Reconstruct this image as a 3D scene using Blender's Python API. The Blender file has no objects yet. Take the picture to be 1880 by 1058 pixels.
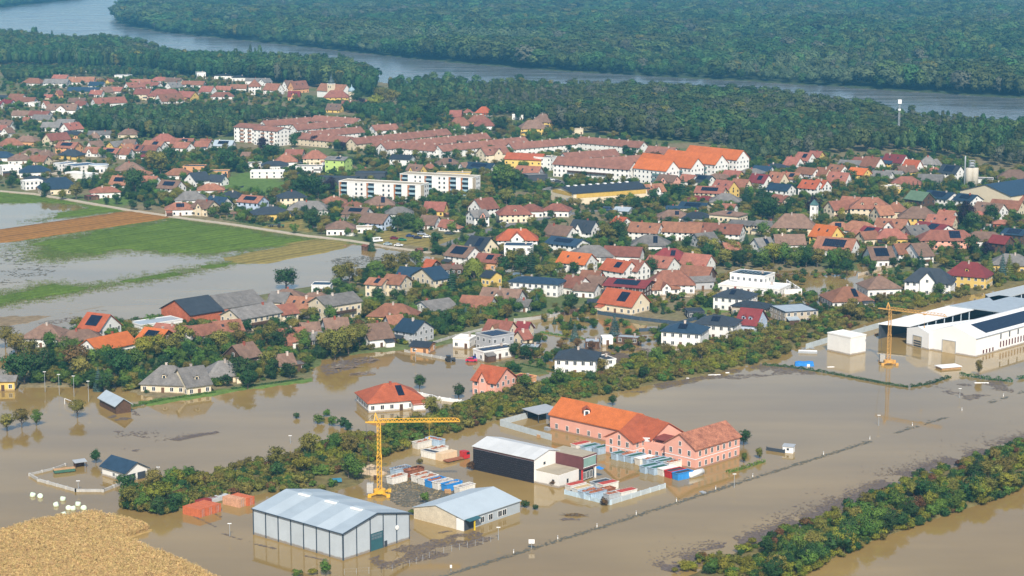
import bpy, math, random
import numpy as np
from mathutils import Vector, Matrix

random.seed(7); RNG = np.random.default_rng(11)
R = math.radians
scene = bpy.context.scene
col = scene.collection

# ------------------------------------------------------------------ camera
CAM_H, PITCH, FPX = 155.0, R(10.2), 3655.0
cam_d = bpy.data.cameras.new("camera"); cam = bpy.data.objects.new("camera", cam_d); col.objects.link(cam)
cam.location = (0, 0, CAM_H); cam.rotation_euler = (math.pi/2 - PITCH, 0, 0)
cam_d.sensor_width = 36.0; cam_d.lens = 36.0*FPX/1880.0
cam_d.clip_start = 1.0; cam_d.clip_end = 40000.0
scene.camera = cam

# ------------------------------------------------------------------ sky and sun
SUN_EL, SUN_AZ = R(42), R(4)          # the sun stands behind the camera, a touch to its right
world = bpy.data.worlds.new("World"); scene.world = world; world.use_nodes = True
wn = world.node_tree; bg = wn.nodes["Background"]
sky = wn.nodes.new("ShaderNodeTexSky"); sky.sky_type = 'NISHITA'; sky.sun_disc = False
sky.sun_elevation = SUN_EL; sky.sun_rotation = R(180) - SUN_AZ
sky.air_density = 1.0; sky.dust_density = 1.2; sky.ozone_density = 1.2
wn.links.new(sky.outputs[0], bg.inputs[0]); bg.inputs[1].default_value = 0.125
sun_d = bpy.data.lights.new("sun", 'SUN'); sun = bpy.data.objects.new("sun", sun_d); col.objects.link(sun)
sun_d.energy = 5.0; sun_d.angle = R(0.53); sun_d.color = (1.0, 0.93, 0.81)
sun.rotation_euler = (math.pi/2 - SUN_EL, 0, SUN_AZ); sun.location = (0, -200, 400)
vs = scene.view_settings
vs.view_transform = 'Standard'; vs.look = 'None'; vs.exposure = 0.25; vs.gamma = 1.0; vs.use_curve_mapping = False
scene.render.engine = 'CYCLES'
cy = scene.cycles
cy.max_bounces = 6; cy.diffuse_bounces = 2; cy.glossy_bounces = 3; cy.transmission_bounces = 3
cy.volume_bounces = 0; cy.transparent_max_bounces = 6; cy.use_denoising = True
cy.sample_clamp_indirect = 4.0; cy.caustics_reflective = False; cy.caustics_refractive = False

# ------------------------------------------------------------------ pixel -> place helpers
def ray(x, y):
    u = (x - 940.0)/FPX; v = (529.0 - y)/FPX
    c, s = math.cos(PITCH), math.sin(PITCH)
    return Vector((u, c + v*s, -s + v*c))
def gp(x, y, z=0.0):
    d = ray(x, y); t = (z - CAM_H)/d.z
    return Vector((d.x*t, d.y*t, z))
def ppm(x, y, z=0.0):                   # photo pixels per metre at that place
    return FPX/((gp(x, y, z) - Vector((0, 0, CAM_H))).length)
def topx(p):                            # place -> photo pixel
    c, s = math.cos(PITCH), math.sin(PITCH)
    dy, dz = p[1], p[2] - CAM_H
    f = dy*c - dz*s; u = dy*s + dz*c
    return 940 + FPX*p[0]/f, 529 - FPX*u/f

# ------------------------------------------------------------------ materials
MATS = {}
def nodes_of(m): return m.node_tree.nodes, m.node_tree.links
def mat(name, c, rough=0.8, var=0.15, scale=0.6, rnd=0.0, spec=0.3, metal=0.0, detail=6.0, hue=0.0, bump=0.0, c2=None, fine=0.0, mud=0.0):
    if name in MATS: return MATS[name]
    m = bpy.data.materials.new(name); m.use_nodes = True; MATS[name] = m
    n, l = nodes_of(m); b = n["Principled BSDF"]
    b.inputs["Roughness"].default_value = rough; b.inputs["Metallic"].default_value = metal
    b.inputs["Specular IOR Level"].default_value = spec
    tc = n.new("ShaderNodeTexCoord"); nz = n.new("ShaderNodeTexNoise")
    nz.inputs["Scale"].default_value = scale; nz.inputs["Detail"].default_value = detail; nz.inputs["Roughness"].default_value = 0.65
    l.new(tc.outputs["Object"], nz.inputs["Vector"])
    rp = n.new("ShaderNodeValToRGB"); rp.color_ramp.elements[0].position = 0.3; rp.color_ramp.elements[1].position = 0.7
    a = tuple(max(0, v*(1-var)) for v in c) + (1,)
    d = (tuple(min(1, v*(1+var)) for v in c) if c2 is None else tuple(c2)) + (1,)
    rp.color_ramp.elements[0].color = a; rp.color_ramp.elements[1].color = d
    l.new(nz.outputs["Fac"], rp.inputs["Fac"]); out = rp.outputs["Color"]
    if fine > 0:
        n2 = n.new("ShaderNodeTexNoise"); n2.inputs["Scale"].default_value = 3.2; n2.inputs["Detail"].default_value = 4
        l.new(tc.outputs["Object"], n2.inputs["Vector"])
        mr = n.new("ShaderNodeMapRange"); mr.inputs[1].default_value = 0.3; mr.inputs[2].default_value = 0.7
        mr.inputs[3].default_value = 1-fine; mr.inputs[4].default_value = 1+fine
        l.new(n2.outputs["Fac"], mr.inputs[0])
        vm = n.new("ShaderNodeVectorMath"); vm.operation = 'SCALE'
        l.new(out, vm.inputs[0]); l.new(mr.outputs[0], vm.inputs["Scale"]); out = vm.outputs[0]
    if rnd > 0 or hue > 0:
        oi = n.new("ShaderNodeObjectInfo"); hs = n.new("ShaderNodeHueSaturation")
        m1 = n.new("ShaderNodeMapRange"); m1.inputs[3].default_value = 1-rnd; m1.inputs[4].default_value = 1+rnd
        l.new(oi.outputs["Random"], m1.inputs[0]); l.new(m1.outputs[0], hs.inputs["Value"])
        mm = n.new("ShaderNodeMath"); mm.operation = 'MULTIPLY'; mm.inputs[1].default_value = 7.31
        fr = n.new("ShaderNodeMath"); fr.operation = 'FRACT'
        l.new(oi.outputs["Random"], mm.inputs[0]); l.new(mm.outputs[0], fr.inputs[0])
        m2 = n.new("ShaderNodeMapRange"); m2.inputs[3].default_value = 0.5-hue; m2.inputs[4].default_value = 0.5+hue
        l.new(fr.outputs[0], m2.inputs[0]); l.new(m2.outputs[0], hs.inputs["Hue"])
        l.new(out, hs.inputs["Color"]); out = hs.outputs["Color"]
    if mud > 0:
        sp = n.new("ShaderNodeSeparateXYZ"); l.new(tc.outputs["Object"], sp.inputs[0])
        na = n.new("ShaderNodeTexNoise"); na.inputs["Scale"].default_value = 0.9; l.new(tc.outputs["Object"], na.inputs["Vector"])
        ad = n.new("ShaderNodeMath"); ad.operation = 'MULTIPLY_ADD'; ad.inputs[1].default_value = -0.5; l.new(na.outputs["Fac"], ad.inputs[0]); l.new(sp.outputs[2], ad.inputs[2])
        mr3 = n.new("ShaderNodeMapRange"); mr3.inputs[1].default_value = mud*0.35; mr3.inputs[2].default_value = mud; mr3.inputs[3].default_value = 0.75; mr3.inputs[4].default_value = 0.0; l.new(ad.outputs[0], mr3.inputs[0])
        mx3 = n.new("ShaderNodeMix"); mx3.data_type = 'RGBA'; mx3.inputs["B"].default_value = (0.20,0.145,0.09,1); l.new(mr3.outputs[0], mx3.inputs["Factor"]); l.new(out, mx3.inputs["A"]); out = mx3.outputs["Result"]
    l.new(out, b.inputs["Base Color"])
    if bump > 0:
        bp = n.new("ShaderNodeBump"); bp.inputs["Strength"].default_value = bump; bp.inputs["Distance"].default_value = 0.2
        l.new(nz.outputs["Fac"], bp.inputs["Height"]); l.new(bp.outputs[0], b.inputs["Normal"])
    return m

def leafmat(name, c, c2, rnd=0.25, hue=0.02):
    m = mat(name, c, rough=0.7, var=0.2, scale=0.35, rnd=rnd, hue=hue, spec=0.15, c2=c2, detail=3)
    n, l = nodes_of(m); b = n["Principled BSDF"]; o = n["Material Output"]
    tr = n.new("ShaderNodeBsdfTranslucent"); mx = n.new("ShaderNodeMixShader"); mx.inputs[0].default_value = 0.28
    src = b.inputs["Base Color"].links[0].from_socket
    l.new(src, tr.inputs["Color"]); l.new(b.outputs[0], mx.inputs[1]); l.new(tr.outputs[0], mx.inputs[2]); l.new(mx.outputs[0], o.inputs[0])
    return m

ROOF = {  # code: (material, word)
 'r': (mat('roof_terracotta', (0.235, 0.098, 0.062), 0.85, 0.28, 0.5, 0.28, hue=0.012, fine=0.22), 'terracotta red'),
 'T': (mat('roof_terrace_tile', (0.225, 0.102, 0.070), 0.85, 0.28, 0.25, 0.1, fine=0.2), 'faded red'),
 'o': (mat('roof_orange_tile', (0.45, 0.120, 0.030), 0.8, 0.15, 0.4, 0.10, fine=0.15), 'bright orange'),
 'b': (mat('roof_brown_tile', (0.17, 0.105, 0.075), 0.85, 0.28, 0.5, 0.2, fine=0.22), 'weathered brown'),
 'm': (mat('roof_maroon', (0.17, 0.030, 0.030), 0.7, 0.2, 0.5, 0.15, fine=0.12), 'dark maroon'),
 'g': (mat('roof_grey_slate', (0.16, 0.15, 0.14), 0.85, 0.28, 0.45, 0.22, fine=0.22), 'weathered grey'),
 'd': (mat('roof_anthracite', (0.032, 0.040, 0.050), 0.6, 0.2, 0.5, 0.2, fine=0.1), 'anthracite'),
 'n': (mat('roof_navy', (0.022, 0.045, 0.075), 0.55, 0.2, 0.5, 0.2, fine=0.1), 'dark blue'),
 's': (mat('roof_blue_grey_metal', (0.33, 0.38, 0.42), 0.5, 0.1, 0.3, 0.08, metal=0.0), 'pale blue-grey metal'),
 'w': (mat('roof_white_membrane', (0.70, 0.70, 0.68), 0.7, 0.08, 0.3, 0.05), 'white flat'),
 'G': (mat('roof_green', (0.10, 0.16, 0.10), 0.8, 0.2, 0.5), 'moss green'),
 'R': (mat('roof_aged_red', (0.32, 0.12, 0.075), 0.85, 0.4, 0.55, 0.0, fine=0.35, c2=(0.46, 0.19, 0.11)), 'aged mottled red'),
 'O': (mat('roof_deep_orange', (0.33, 0.082, 0.034), 0.8, 0.2, 0.4, fine=0.18), 'brick orange'),
 'y': (mat('roof_gravel', (0.36, 0.31, 0.23), 0.9, 0.15, 0.4), 'gravel flat'),
}
WALL = {
 'w': (mat('render_white', (0.74, 0.72, 0.68), mud=0.45, rough=0.85, var=0.06, scale=0.3, rnd=0.07, fine=0.03), 'white'),
 'c': (mat('render_cream', (0.66, 0.56, 0.40), mud=0.45, rough=0.85, var=0.07, scale=0.3, rnd=0.10, fine=0.03), 'cream'),
 'y': (mat('render_yellow', (0.66, 0.46, 0.13), mud=0.45, rough=0.85, var=0.07, scale=0.3, rnd=0.12), 'yellow'),
 'p': (mat('render_pink', (0.72, 0.36, 0.27), mud=0.45, rough=0.85, var=0.06, scale=0.3, rnd=0.05), 'pink'),
 'o': (mat('render_peach', (0.62, 0.32, 0.15), mud=0.45, rough=0.85, var=0.07, scale=0.3, rnd=0.12), 'peach orange'),
 'g': (mat('render_grey', (0.42, 0.42, 0.43), mud=0.45, rough=0.85, var=0.08, scale=0.3, rnd=0.10), 'grey'),
 'b': (mat('render_blue', (0.48, 0.56, 0.68), mud=0.45, rough=0.85, var=0.07, scale=0.3, rnd=0.06), 'pale blue'),
 'l': (mat('render_lime', (0.42, 0.56, 0.16), 0.85, 0.07, 0.3), 'lime green'),
 'n': (mat('wood_brown', (0.09, 0.050, 0.030), 0.85, 0.25, 0.8, 0.2, fine=0.2), 'brown timber'),
 'd': (mat('clad_dark', (0.05, 0.055, 0.065), 0.7, 0.15, 0.5, 0.1), 'dark clad'),
 's': (mat('render_beige', (0.45, 0.38, 0.29), mud=0.45, rough=0.85, var=0.12, scale=0.4, rnd=0.10, fine=0.08), 'beige'),
 'k': (mat('brick_red', (0.40, 0.115, 0.055), 0.85, 0.2, 0.6, 0.05, fine=0.2), 'red brick'),
}
M_GLASS = mat('window_glass', (0.028, 0.036, 0.045), 0.12, 0.3, 0.7, 0.5, spec=0.6)
M_FRAME = mat('window_frame', (0.72, 0.71, 0.69), 0.6, 0.05)
M_DOOR = mat('door_wood', (0.13, 0.07, 0.04), 0.6, 0.2, 1.0, 0.5)
M_SOLAR = mat('solar_glass', (0.010, 0.014, 0.028), 0.15, 0.3, 0.8, 0.2, spec=0.6)
M_CHIM = mat('chimney_render', (0.50, 0.42, 0.36), 0.9, 0.15, 1.0, 0.3)
M_CHIMR = mat('chimney_brick', (0.30, 0.08, 0.05), 0.9, 0.2, 1.0)
M_CONC = mat('concrete', (0.40, 0.385, 0.355), 0.9, 0.15, 0.4, 0.12, fine=0.08)
M_DCONC = mat('dark_concrete', (0.19, 0.19, 0.185), 0.9, 0.2, 0.4)
M_STEEL = mat('grey_steel', (0.34, 0.36, 0.38), 0.5, 0.1)
M_DSTEEL = mat('dark_steel', (0.045, 0.055, 0.07), 0.5, 0.15)
M_WOODL = mat('pale_wood', (0.42, 0.25, 0.12), 0.8, 0.2, 0.8, 0.1)
M_TRUNK = mat('bark', (0.12, 0.095, 0.072), 0.9, 0.25, 1.5)
M_TEAL = mat('teal_metal', (0.035, 0.11, 0.13), 0.5, 0.12)
M_WHITE = mat('white_paint', (0.78, 0.77, 0.75), 0.6, 0.05)
M_RUST = mat('rust', (0.27, 0.075, 0.035), 0.9, 0.35, 1.2, c2=(0.36, 0.15, 0.08))
M_RED = mat('red_paint', (0.50, 0.03, 0.03), 0.45, 0.15, rnd=0.1)
M_YEL = mat('crane_yellow', (0.70, 0.39, 0.04), 0.5, 0.12, 0.8)
M_BLUE = mat('blue_tarp', (0.03, 0.22, 0.60), 0.6, 0.2, 1.0)

# ------------------------------------------------------------------ mesh helpers
class MB:
    def __init__(s): s.v = []; s.f = []
    def box(s, x0, x1, y0, y1, z0, z1):
        b = len(s.v)
        s.v += [(x0,y0,z0),(x1,y0,z0),(x1,y1,z0),(x0,y1,z0),(x0,y0,z1),(x1,y0,z1),(x1,y1,z1),(x0,y1,z1)]
        s.f += [(b,b+3,b+2,b+1),(b+4,b+5,b+6,b+7),(b,b+1,b+5,b+4),(b+1,b+2,b+6,b+5),(b+2,b+3,b+7,b+6),(b+3,b,b+4,b+7)]
        return s
    def poly(s, pts):
        b = len(s.v); s.v += [tuple(p) for p in pts]; s.f.append(tuple(range(b, b+len(pts)))); return s
    def slab(s, pts, t, down=True):      # a plate: polygon pts (counter-clockwise from above) with thickness t downwards
        b = len(s.v); n = len(pts)
        s.v += [tuple(p) for p in pts] + [(p[0], p[1], p[2]-t) for p in pts]
        s.f.append(tuple(range(b, b+n))); s.f.append(tuple(range(b+2*n-1, b+n-1, -1)))
        for i in range(n):
            j = (i+1) % n; s.f.append((b+i, b+n+i, b+n+j, b+j))
        return s
    def bar(s, a, b_, w, h=None):        # a square bar from a to b
        h = h or w; a = Vector(a); b_ = Vector(b_); d = (b_-a)
        if d.length < 1e-6: return s
        d.normalize(); up = Vector((0,0,1)) if abs(d.z) < 0.95 else Vector((1,0,0))
        x = d.cross(up).normalized(); y = x.cross(d).normalized(); k = len(s.v)
        for p in (a, b_):
            for sx, sy in ((-1,-1),(1,-1),(1,1),(-1,1)):
                s.v.append(tuple(p + x*(sx*w/2) + y*(sy*h/2)))
        s.f += [(k,k+1,k+2,k+3),(k+7,k+6,k+5,k+4)]
        for i in range(4):
            j = (i+1) % 4; s.f.append((k+j, k+i, k+4+i, k+4+j))
        return s
    def tube(s, a, b_, r0, r1, n=7):
        a = Vector(a); b_ = Vector(b_); d = (b_-a).normalized()
        up = Vector((0,0,1)) if abs(d.z) < 0.95 else Vector((1,0,0))
        x = d.cross(up).normalized(); y = x.cross(d).normalized(); k = len(s.v)
        for p, r in ((a, r0), (b_, r1)):
            for i in range(n):
                t = 2*math.pi*i/n; s.v.append(tuple(p + x*(math.cos(t)*r) + y*(math.sin(t)*r)))
        for i in range(n):
            j = (i+1) % n; s.f.append((k+j, k+i, k+n+i, k+n+j))
        s.f.append(tuple(range(k, k+n))); s.f.append(tuple(range(k+2*n-1, k+n-1, -1)))
        return s
    def lathe(s, prof, n=16, cx=0, cy=0):
        k = len(s.v); m = len(prof)
        for r, z in prof:
            for i in range(n):
                t = 2*math.pi*i/n; s.v.append((cx+r*math.cos(t), cy+r*math.sin(t), z))
        for j in range(m-1):
            for i in range(n):
                i2 = (i+1) % n; s.f.append((k+j*n+i, k+j*n+i2, k+(j+1)*n+i2, k+(j+1)*n+i))
        s.f.append(tuple(range(k+n-1, k-1, -1))); s.f.append(tuple(range(k+(m-1)*n, k+m*n)))
        return s
    def mesh(s, name, m, smooth=False):
        me = bpy.data.meshes.new(name); me.from_pydata(s.v, [], s.f); me.update()
        ms = m if isinstance(m, (list, tuple)) else [m]
        for q in ms: me.materials.append(q)
        if smooth: me.polygons.foreach_set('use_smooth', [True]*len(me.polygons))
        return me
    def build(s, name, m, parent=None, smooth=False):
        return link(name, s.mesh(name, m, smooth), parent)
def link(name, me, parent=None, loc=(0,0,0), rz=0.0, sc=None):
    o = bpy.data.objects.new(name, me); col.objects.link(o)
    if parent is not None: o.parent = parent
    o.location = loc
    if rz: o.rotation_euler = (0, 0, rz)
    if sc is not None: o.scale = sc
    return o
def tag(o, label=None, cat=None, group=None, kind=None):
    if label: o['label'] = label
    if cat: o['category'] = cat
    if group: o['group'] = group
    if kind: o['kind'] = kind
    return o
def thing(name, label, cat, loc, rz=0.0, group=None):
    o = bpy.data.objects.new(name, None); col.objects.link(o); o.empty_display_size = 0.5
    o.location = loc; o.rotation_euler = (0, 0, rz)
    return tag(o, label, cat, group)
# ------------------------------------------------------------------ ground, fields and water
def lattice(seed, n=256):
    return np.random.default_rng(seed).random((n, n))
_L = [lattice(s) for s in range(6)]
def vnoise(x, y, k=0):
    n = 256; L = _L[k % 6]
    xi = np.floor(x).astype(int); yi = np.floor(y).astype(int); fx = x-xi; fy = y-yi
    fx = fx*fx*(3-2*fx); fy = fy*fy*(3-2*fy)
    a = L[xi % n, yi % n]; b = L[(xi+1) % n, yi % n]; c = L[xi % n, (yi+1) % n]; d = L[(xi+1) % n, (yi+1) % n]
    return (a*(1-fx)+b*fx)*(1-fy)+(c*(1-fx)+d*fx)*fy
def fbm(x, y, s, o=4, k=0):
    t = 0; a = 0.5; w = 0
    for i in range(o):
        t = t + a*vnoise(x/s*2**i + 17.3*i, y/s*2**i + 9.1*i, k+i); w += a; a *= 0.5
    return t/w - 0.5
def wpoly(pts, z=0.0): return np.array([[gp(x, y, z).x, gp(x, y, z).y] for x, y in pts])
def sdist(P, X, Y):                      # distance to polygon edge, positive inside
    d = np.full(X.shape, 1e9); ins = np.zeros(X.shape, bool); n = len(P)
    for i in range(n):
        ax, ay = P[i]; bx, by = P[(i+1) % n]; ex, ey = bx-ax, by-ay
        t = np.clip(((X-ax)*ex + (Y-ay)*ey)/(ex*ex+ey*ey+1e-9), 0, 1)
        d = np.minimum(d, np.hypot(X-ax-t*ex, Y-ay-t*ey))
        c = ((ay > Y) != (by > Y)) & (X < ex*(Y-ay)/(ey if abs(ey) > 1e-9 else 1e-9) + ax)
        ins ^= c
    return np.where(ins, d, -d)
def pline_dist(P, X, Y):
    d = np.full(X.shape, 1e9)
    for i in range(len(P)-1):
        ax, ay = P[i]; bx, by = P[i+1]; ex, ey = bx-ax, by-ay
        t = np.clip(((X-ax)*ex + (Y-ay)*ey)/(ex*ex+ey*ey+1e-9), 0, 1)
        d = np.minimum(d, np.hypot(X-ax-t*ex, Y-ay-t*ey))
    return d

BANK = [(-400,60),(-150,62),(0,70),(100,83),(210,90),(340,112),(500,125),(640,139),(690,150),(780,160),(860,164),(1060,172),(1200,186),(1380,200),(1560,222),(1700,236),(1880,250),(2300,290)]
TOWN_EDGE = [(2300,395),(1880,410),(1650,425),(1500,445),(1300,482),(1090,503),(960,505),(900,488),(800,474),(700,456),(560,434),(330,399),(60,357),(-120,340),(-400,310)]
P_TOWN = wpoly(BANK + TOWN_EDGE)
FAR_SHORE = [(2400,205),(1880,181),(1700,171),(1600,164),(1400,151),(1200,141),(1000,129),(800,113),(620,93),(430,73),(300,60),(240,50),(214,42),(212,34),(225,24),(260,10),(285,-10),(300,-30)]
def far_pt(x, y): return gp(x, max(y, -100))
P_FARB = np.array([[far_pt(x,y).x, far_pt(x,y).y] for x, y in FAR_SHORE] + [[-900, 12000], [6000, 12000], [3000, 1400]])
P_FARL = np.array([[gp(-300,22).x, gp(-300,22).y], [gp(0,15).x, gp(0,15).y], [gp(140,-1).x, gp(140,-1).y], [gp(200,-12).x, gp(200,-12).y], [-2500, 12000], [-6000, 12000]])
LAND = [  # polygon, top height, edge softness, edge noise, surface noise, colour key
 (P_TOWN, 0.34, 2.0, 4.0, 0.05, 'yard'),
 (P_FARB, 1.0, 8.0, 10.0, 0.3, 'wood'), (P_FARL, 1.0, 8.0, 10.0, 0.3, 'wood'),
 (wpoly([(-120,342),(0,352),(60,357),(120,368),(240,386),(130,399),(70,405),(110,392),(150,384),(140,377),(80,373),(-120,378)]), 0.16, 3.0, 7.0, 0.16, 'crop'),
 (wpoly([(-150,432),(0,420),(112,405),(240,387),(330,399),(250,411),(152,427),(0,448),(-150,470)]), 0.30, 1.5, 2.0, 0.05, 'stubble'),
 (wpoly([(60,450),(110,437),(210,418),(325,402),(440,417),(575,437),(550,446),(440,462),(395,466),(300,462),(220,458),(140,470),(85,474)]), 0.17, 4.0, 16.0, 0.16, 'crop'),
 (wpoly([(395,474),(440,466),(520,452),(570,438),(625,443),(640,455),(600,463),(500,486),(435,486)]), 0.22, 2.5, 4.0, 0.06, 'ochre'),
 (wpoly([(-50,542),(0,541),(100,520),(165,528),(160,532),(85,548),(0,560),(-50,566)]), 0.13, 3.0, 9.0, 0.13, 'crop'),
 (wpoly([(200,520),(300,502),(440,478),(440,484),(330,505),(230,522)]), 0.03, 3.0, 9.0, 0.18, 'crop'),
 (wpoly([(-60,585),(120,570),(200,556),(215,564),(60,590),(-60,612)]), 0.02, 3.0, 9.0, 0.16, 'mud'),
 # yards of the lower town, half under water
 (wpoly([(20,640),(90,612),(160,600),(285,590),(330,575),(520,535),(600,520),(665,505),(740,492),(800,480),(900,490),(1000,520),(1110,540),(1090,560),(985,580),(905,600),(870,628),(800,640),(735,642),(600,660),(575,694),(500,708),(400,722),(310,737),(250,730),(190,710),(100,716),(30,712)]), 0.33, 2.0, 5.0, 0.22, 'yard'),
 (wpoly([(960,502),(1100,500),(1300,478),(1490,450),(1560,470),(1600,500),(1480,500),(1360,495),(1300,510),(1250,530),(1200,540),(1120,530),(1010,540)]), 0.28, 2.0, 5.0, 0.16, 'yard'),
 (wpoly([(1500,440),(1650,420),(1950,395),(1950,470),(1800,500),(1700,510),(1560,560),(1640,520),(1600,480),(1560,500)]), 0.16, 2.0, 5.0, 0.2, 'yard'),
 (wpoly([(1255,560),(1330,548),(1350,572),(1290,580)]), 0.3, 0.8, 1.0, 0.05, 'lawn'),
 (wpoly([(1050,636),(1190,650),(1240,672),(1130,672),(1060,655)]), 0.05, 2.0, 5.0, 0.12, 'silt'),
 (wpoly([(885,668),(960,652),(1010,664),(1010,688),(930,694)]), 0.16, 1.5, 3.0, 0.2, 'yard'), (wpoly([(1130,560),(1250,545),(1330,545),(1360,575),(1290,600),(1180,600),(1130,585)]), 0.14, 1.5, 4.0, 0.22, 'yard'),
 (wpoly([(420,706),(560,690),(590,700),(480,716)]), 0.2, 1.0, 2.0, 0.12, 'lawn'),
 # banks under the hedge belt and the tree row
 (wpoly([(225,925),(330,940),(460,912),(590,884),(690,842),(790,806),(900,774),(1010,745),(1130,722),(1280,690),(1420,662),(1480,632),(1610,588),(1700,562),(1950,505),(1950,470),(1800,505),(1700,522),(1600,548),(1520,578),(1420,598),(1330,628),(1230,645),(1150,665),(1050,694),(960,714),(860,744),(760,776),(640,806),(520,846),(440,862),(330,880),(240,905)]), 0.45, 2.0, 3.0, 0.2, 'scrub'),
 (wpoly([(1200,1085),(1384,1000),(1484,966),(1585,922),(1669,882),(1753,856),(1836,832),(1960,800),(1960,860),(1880,895),(1786,932),(1719,952),(1635,982),(1565,1008),(1500,1040),(1400,1090)]), 0.45, 1.5, 2.0, 0.15, 'scrub'),
 (wpoly([(-60,985),(0,976),(60,957),(175,941),(225,951),(280,968),(285,976),(240,990),(300,1012),(380,1046),(430,1075),(430,1140),(-60,1140)]), 0.25, 1.2, 1.5, 0.06, 'straw'),
 (wpoly([(560,886),(640,870),(690,846),(712,850),(690,868),(660,890),(600,905),(520,912),(500,905)]), 0.28, 1.0, 2.0, 0.15, 'scrub'),
 (wpoly([(240,738),(330,725),(400,712),(470,705),(470,715),(400,728),(330,738),(270,748)]), 0.22, 1.0, 1.0, 0.06, 'lawn'),
]
GC = {'yard': (0.19,0.155,0.085), 'wood': (0.045,0.065,0.03), 'crop': (0.108,0.165,0.018), 'stubble': (0.29,0.138,0.032), 'ochre': (0.24,0.19,0.055),
      'mud': (0.22,0.165,0.10), 'lawn': (0.10,0.16,0.035), 'silt': (0.115,0.085,0.06), 'scrub': (0.15,0.125,0.05), 'straw': (0.36,0.24,0.09)}
NR, NC = 860, 200
ys = 330*np.exp(np.linspace(0, math.log(12000/330), NR)); us = np.linspace(-0.42, 0.42, NC)
GX = (us[None, :]*ys[:, None]); GY = np.repeat(ys[:, None], NC, 1)
Hh = np.full(GX.shape, -1.3); CC = np.zeros(GX.shape+(3,)); CC[:] = GC['mud']
n1 = fbm(GX, GY, 22, 4, 0); n2 = fbm(GX, GY, 9, 4, 2); n3 = fbm(GX, GY, 60, 3, 3)
for P, top, soft, en, sn, ck in LAND:
    d = sdist(P, GX, GY) + n1*2*en
    t = np.clip((d+soft)/(2*soft), 0, 1); t = t*t*(3-2*t)
    h = -1.3 + (top+1.3)*np.clip(t*1.15, 0, 1) + n2*2*sn*(d > -soft)
    sel = h > Hh; Hh = np.where(sel, h, Hh); CC[sel & (d > -soft)] = GC[ck]
# gardens: green lawns and dry earth patches
town = sdist(P_TOWN, GX, GY) > 0
g = np.clip(fbm(GX, GY, 40, 3, 4)*5+0.55, 0, 1)[..., None]
yd = (np.abs(CC - np.array(GC['yard'])).sum(-1) < 1e-6)[..., None]
CC = np.where(yd, CC*(1-g) + np.array((0.105, 0.130, 0.045))*g, CC)
for pts, ck in (([(412,327),(455,318),(520,335),(560,352),(520,362),(470,360),(405,352)],'lawn'), ([(160,366),(240,352),(262,360),(235,378),(190,378)],'lawn'), ([(-50,116),(100,116),(150,122),(100,132),(-50,136)],'ochre'),
                ([(640,165),(700,160),(705,172),(650,180)],'lawn'), ([(700,425),(790,430),(850,440),(790,456),(700,448)],'ochre'), ([(470,420),(560,402),(570,428),(520,424)],'ochre'), ([(1740,345),(1790,340),(1800,352),(1750,358)],'lawn'),
                ([(745,363),(880,366),(880,376),(790,376)],'lawn')):
    s = sdist(wpoly(pts), GX, GY) + n1*4 > 0; CC[s] = GC[ck]
vv = np.stack([GX, GY, Hh], -1).reshape(-1, 3)
ii = (np.arange(NR-1)[:, None]*NC + np.arange(NC-1)[None, :]).reshape(-1)
ff = np.stack([ii, ii+1, ii+NC+1, ii+NC], -1)
gm = bpy.data.meshes.new('ground'); gm.from_pydata(vv.tolist(), [], ff.tolist()); gm.update()
fld = np.zeros(GX.shape)
for ck in ('crop','stubble','ochre'): fld[np.abs(CC-np.array(GC[ck])).sum(-1) < 1e-6] = 1.0
fa = gm.attributes.new('fld','FLOAT','POINT'); fa.data.foreach_set('value', fld.astype(np.float32).ravel())
ca = gm.color_attributes.new('Col', 'FLOAT_COLOR', 'POINT')
ca.data.foreach_set('color', np.concatenate([CC.reshape(-1, 3), np.ones((NR*NC, 1))], 1).astype(np.float32).ravel())
gm.polygons.foreach_set('use_smooth', [True]*len(gm.polygons))
m_ground = bpy.data.materials.new('ground_cover'); m_ground.use_nodes = True
n, l = nodes_of(m_ground); b = n["Principled BSDF"]; b.inputs["Roughness"].default_value = 0.95; b.inputs["Specular IOR Level"].default_value = 0.1
at = n.new("ShaderNodeAttribute"); at.attribute_name = 'Col'
tc = n.new("ShaderNodeTexCoord"); nz = n.new("ShaderNodeTexNoise"); nz.inputs["Scale"].default_value = 0.35; nz.inputs["Detail"].default_value = 8; nz.inputs["Roughness"].default_value = 0.7
l.new(tc.outputs["Object"], nz.inputs["Vector"])
mr = n.new("ShaderNodeMapRange"); mr.inputs[1].default_value = 0.3; mr.inputs[2].default_value = 0.7; mr.inputs[3].default_value = 0.62; mr.inputs[4].default_value = 1.4
l.new(nz.outputs["Fac"], mr.inputs[0]); vm = n.new("ShaderNodeVectorMath"); vm.operation = 'SCALE'
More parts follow.
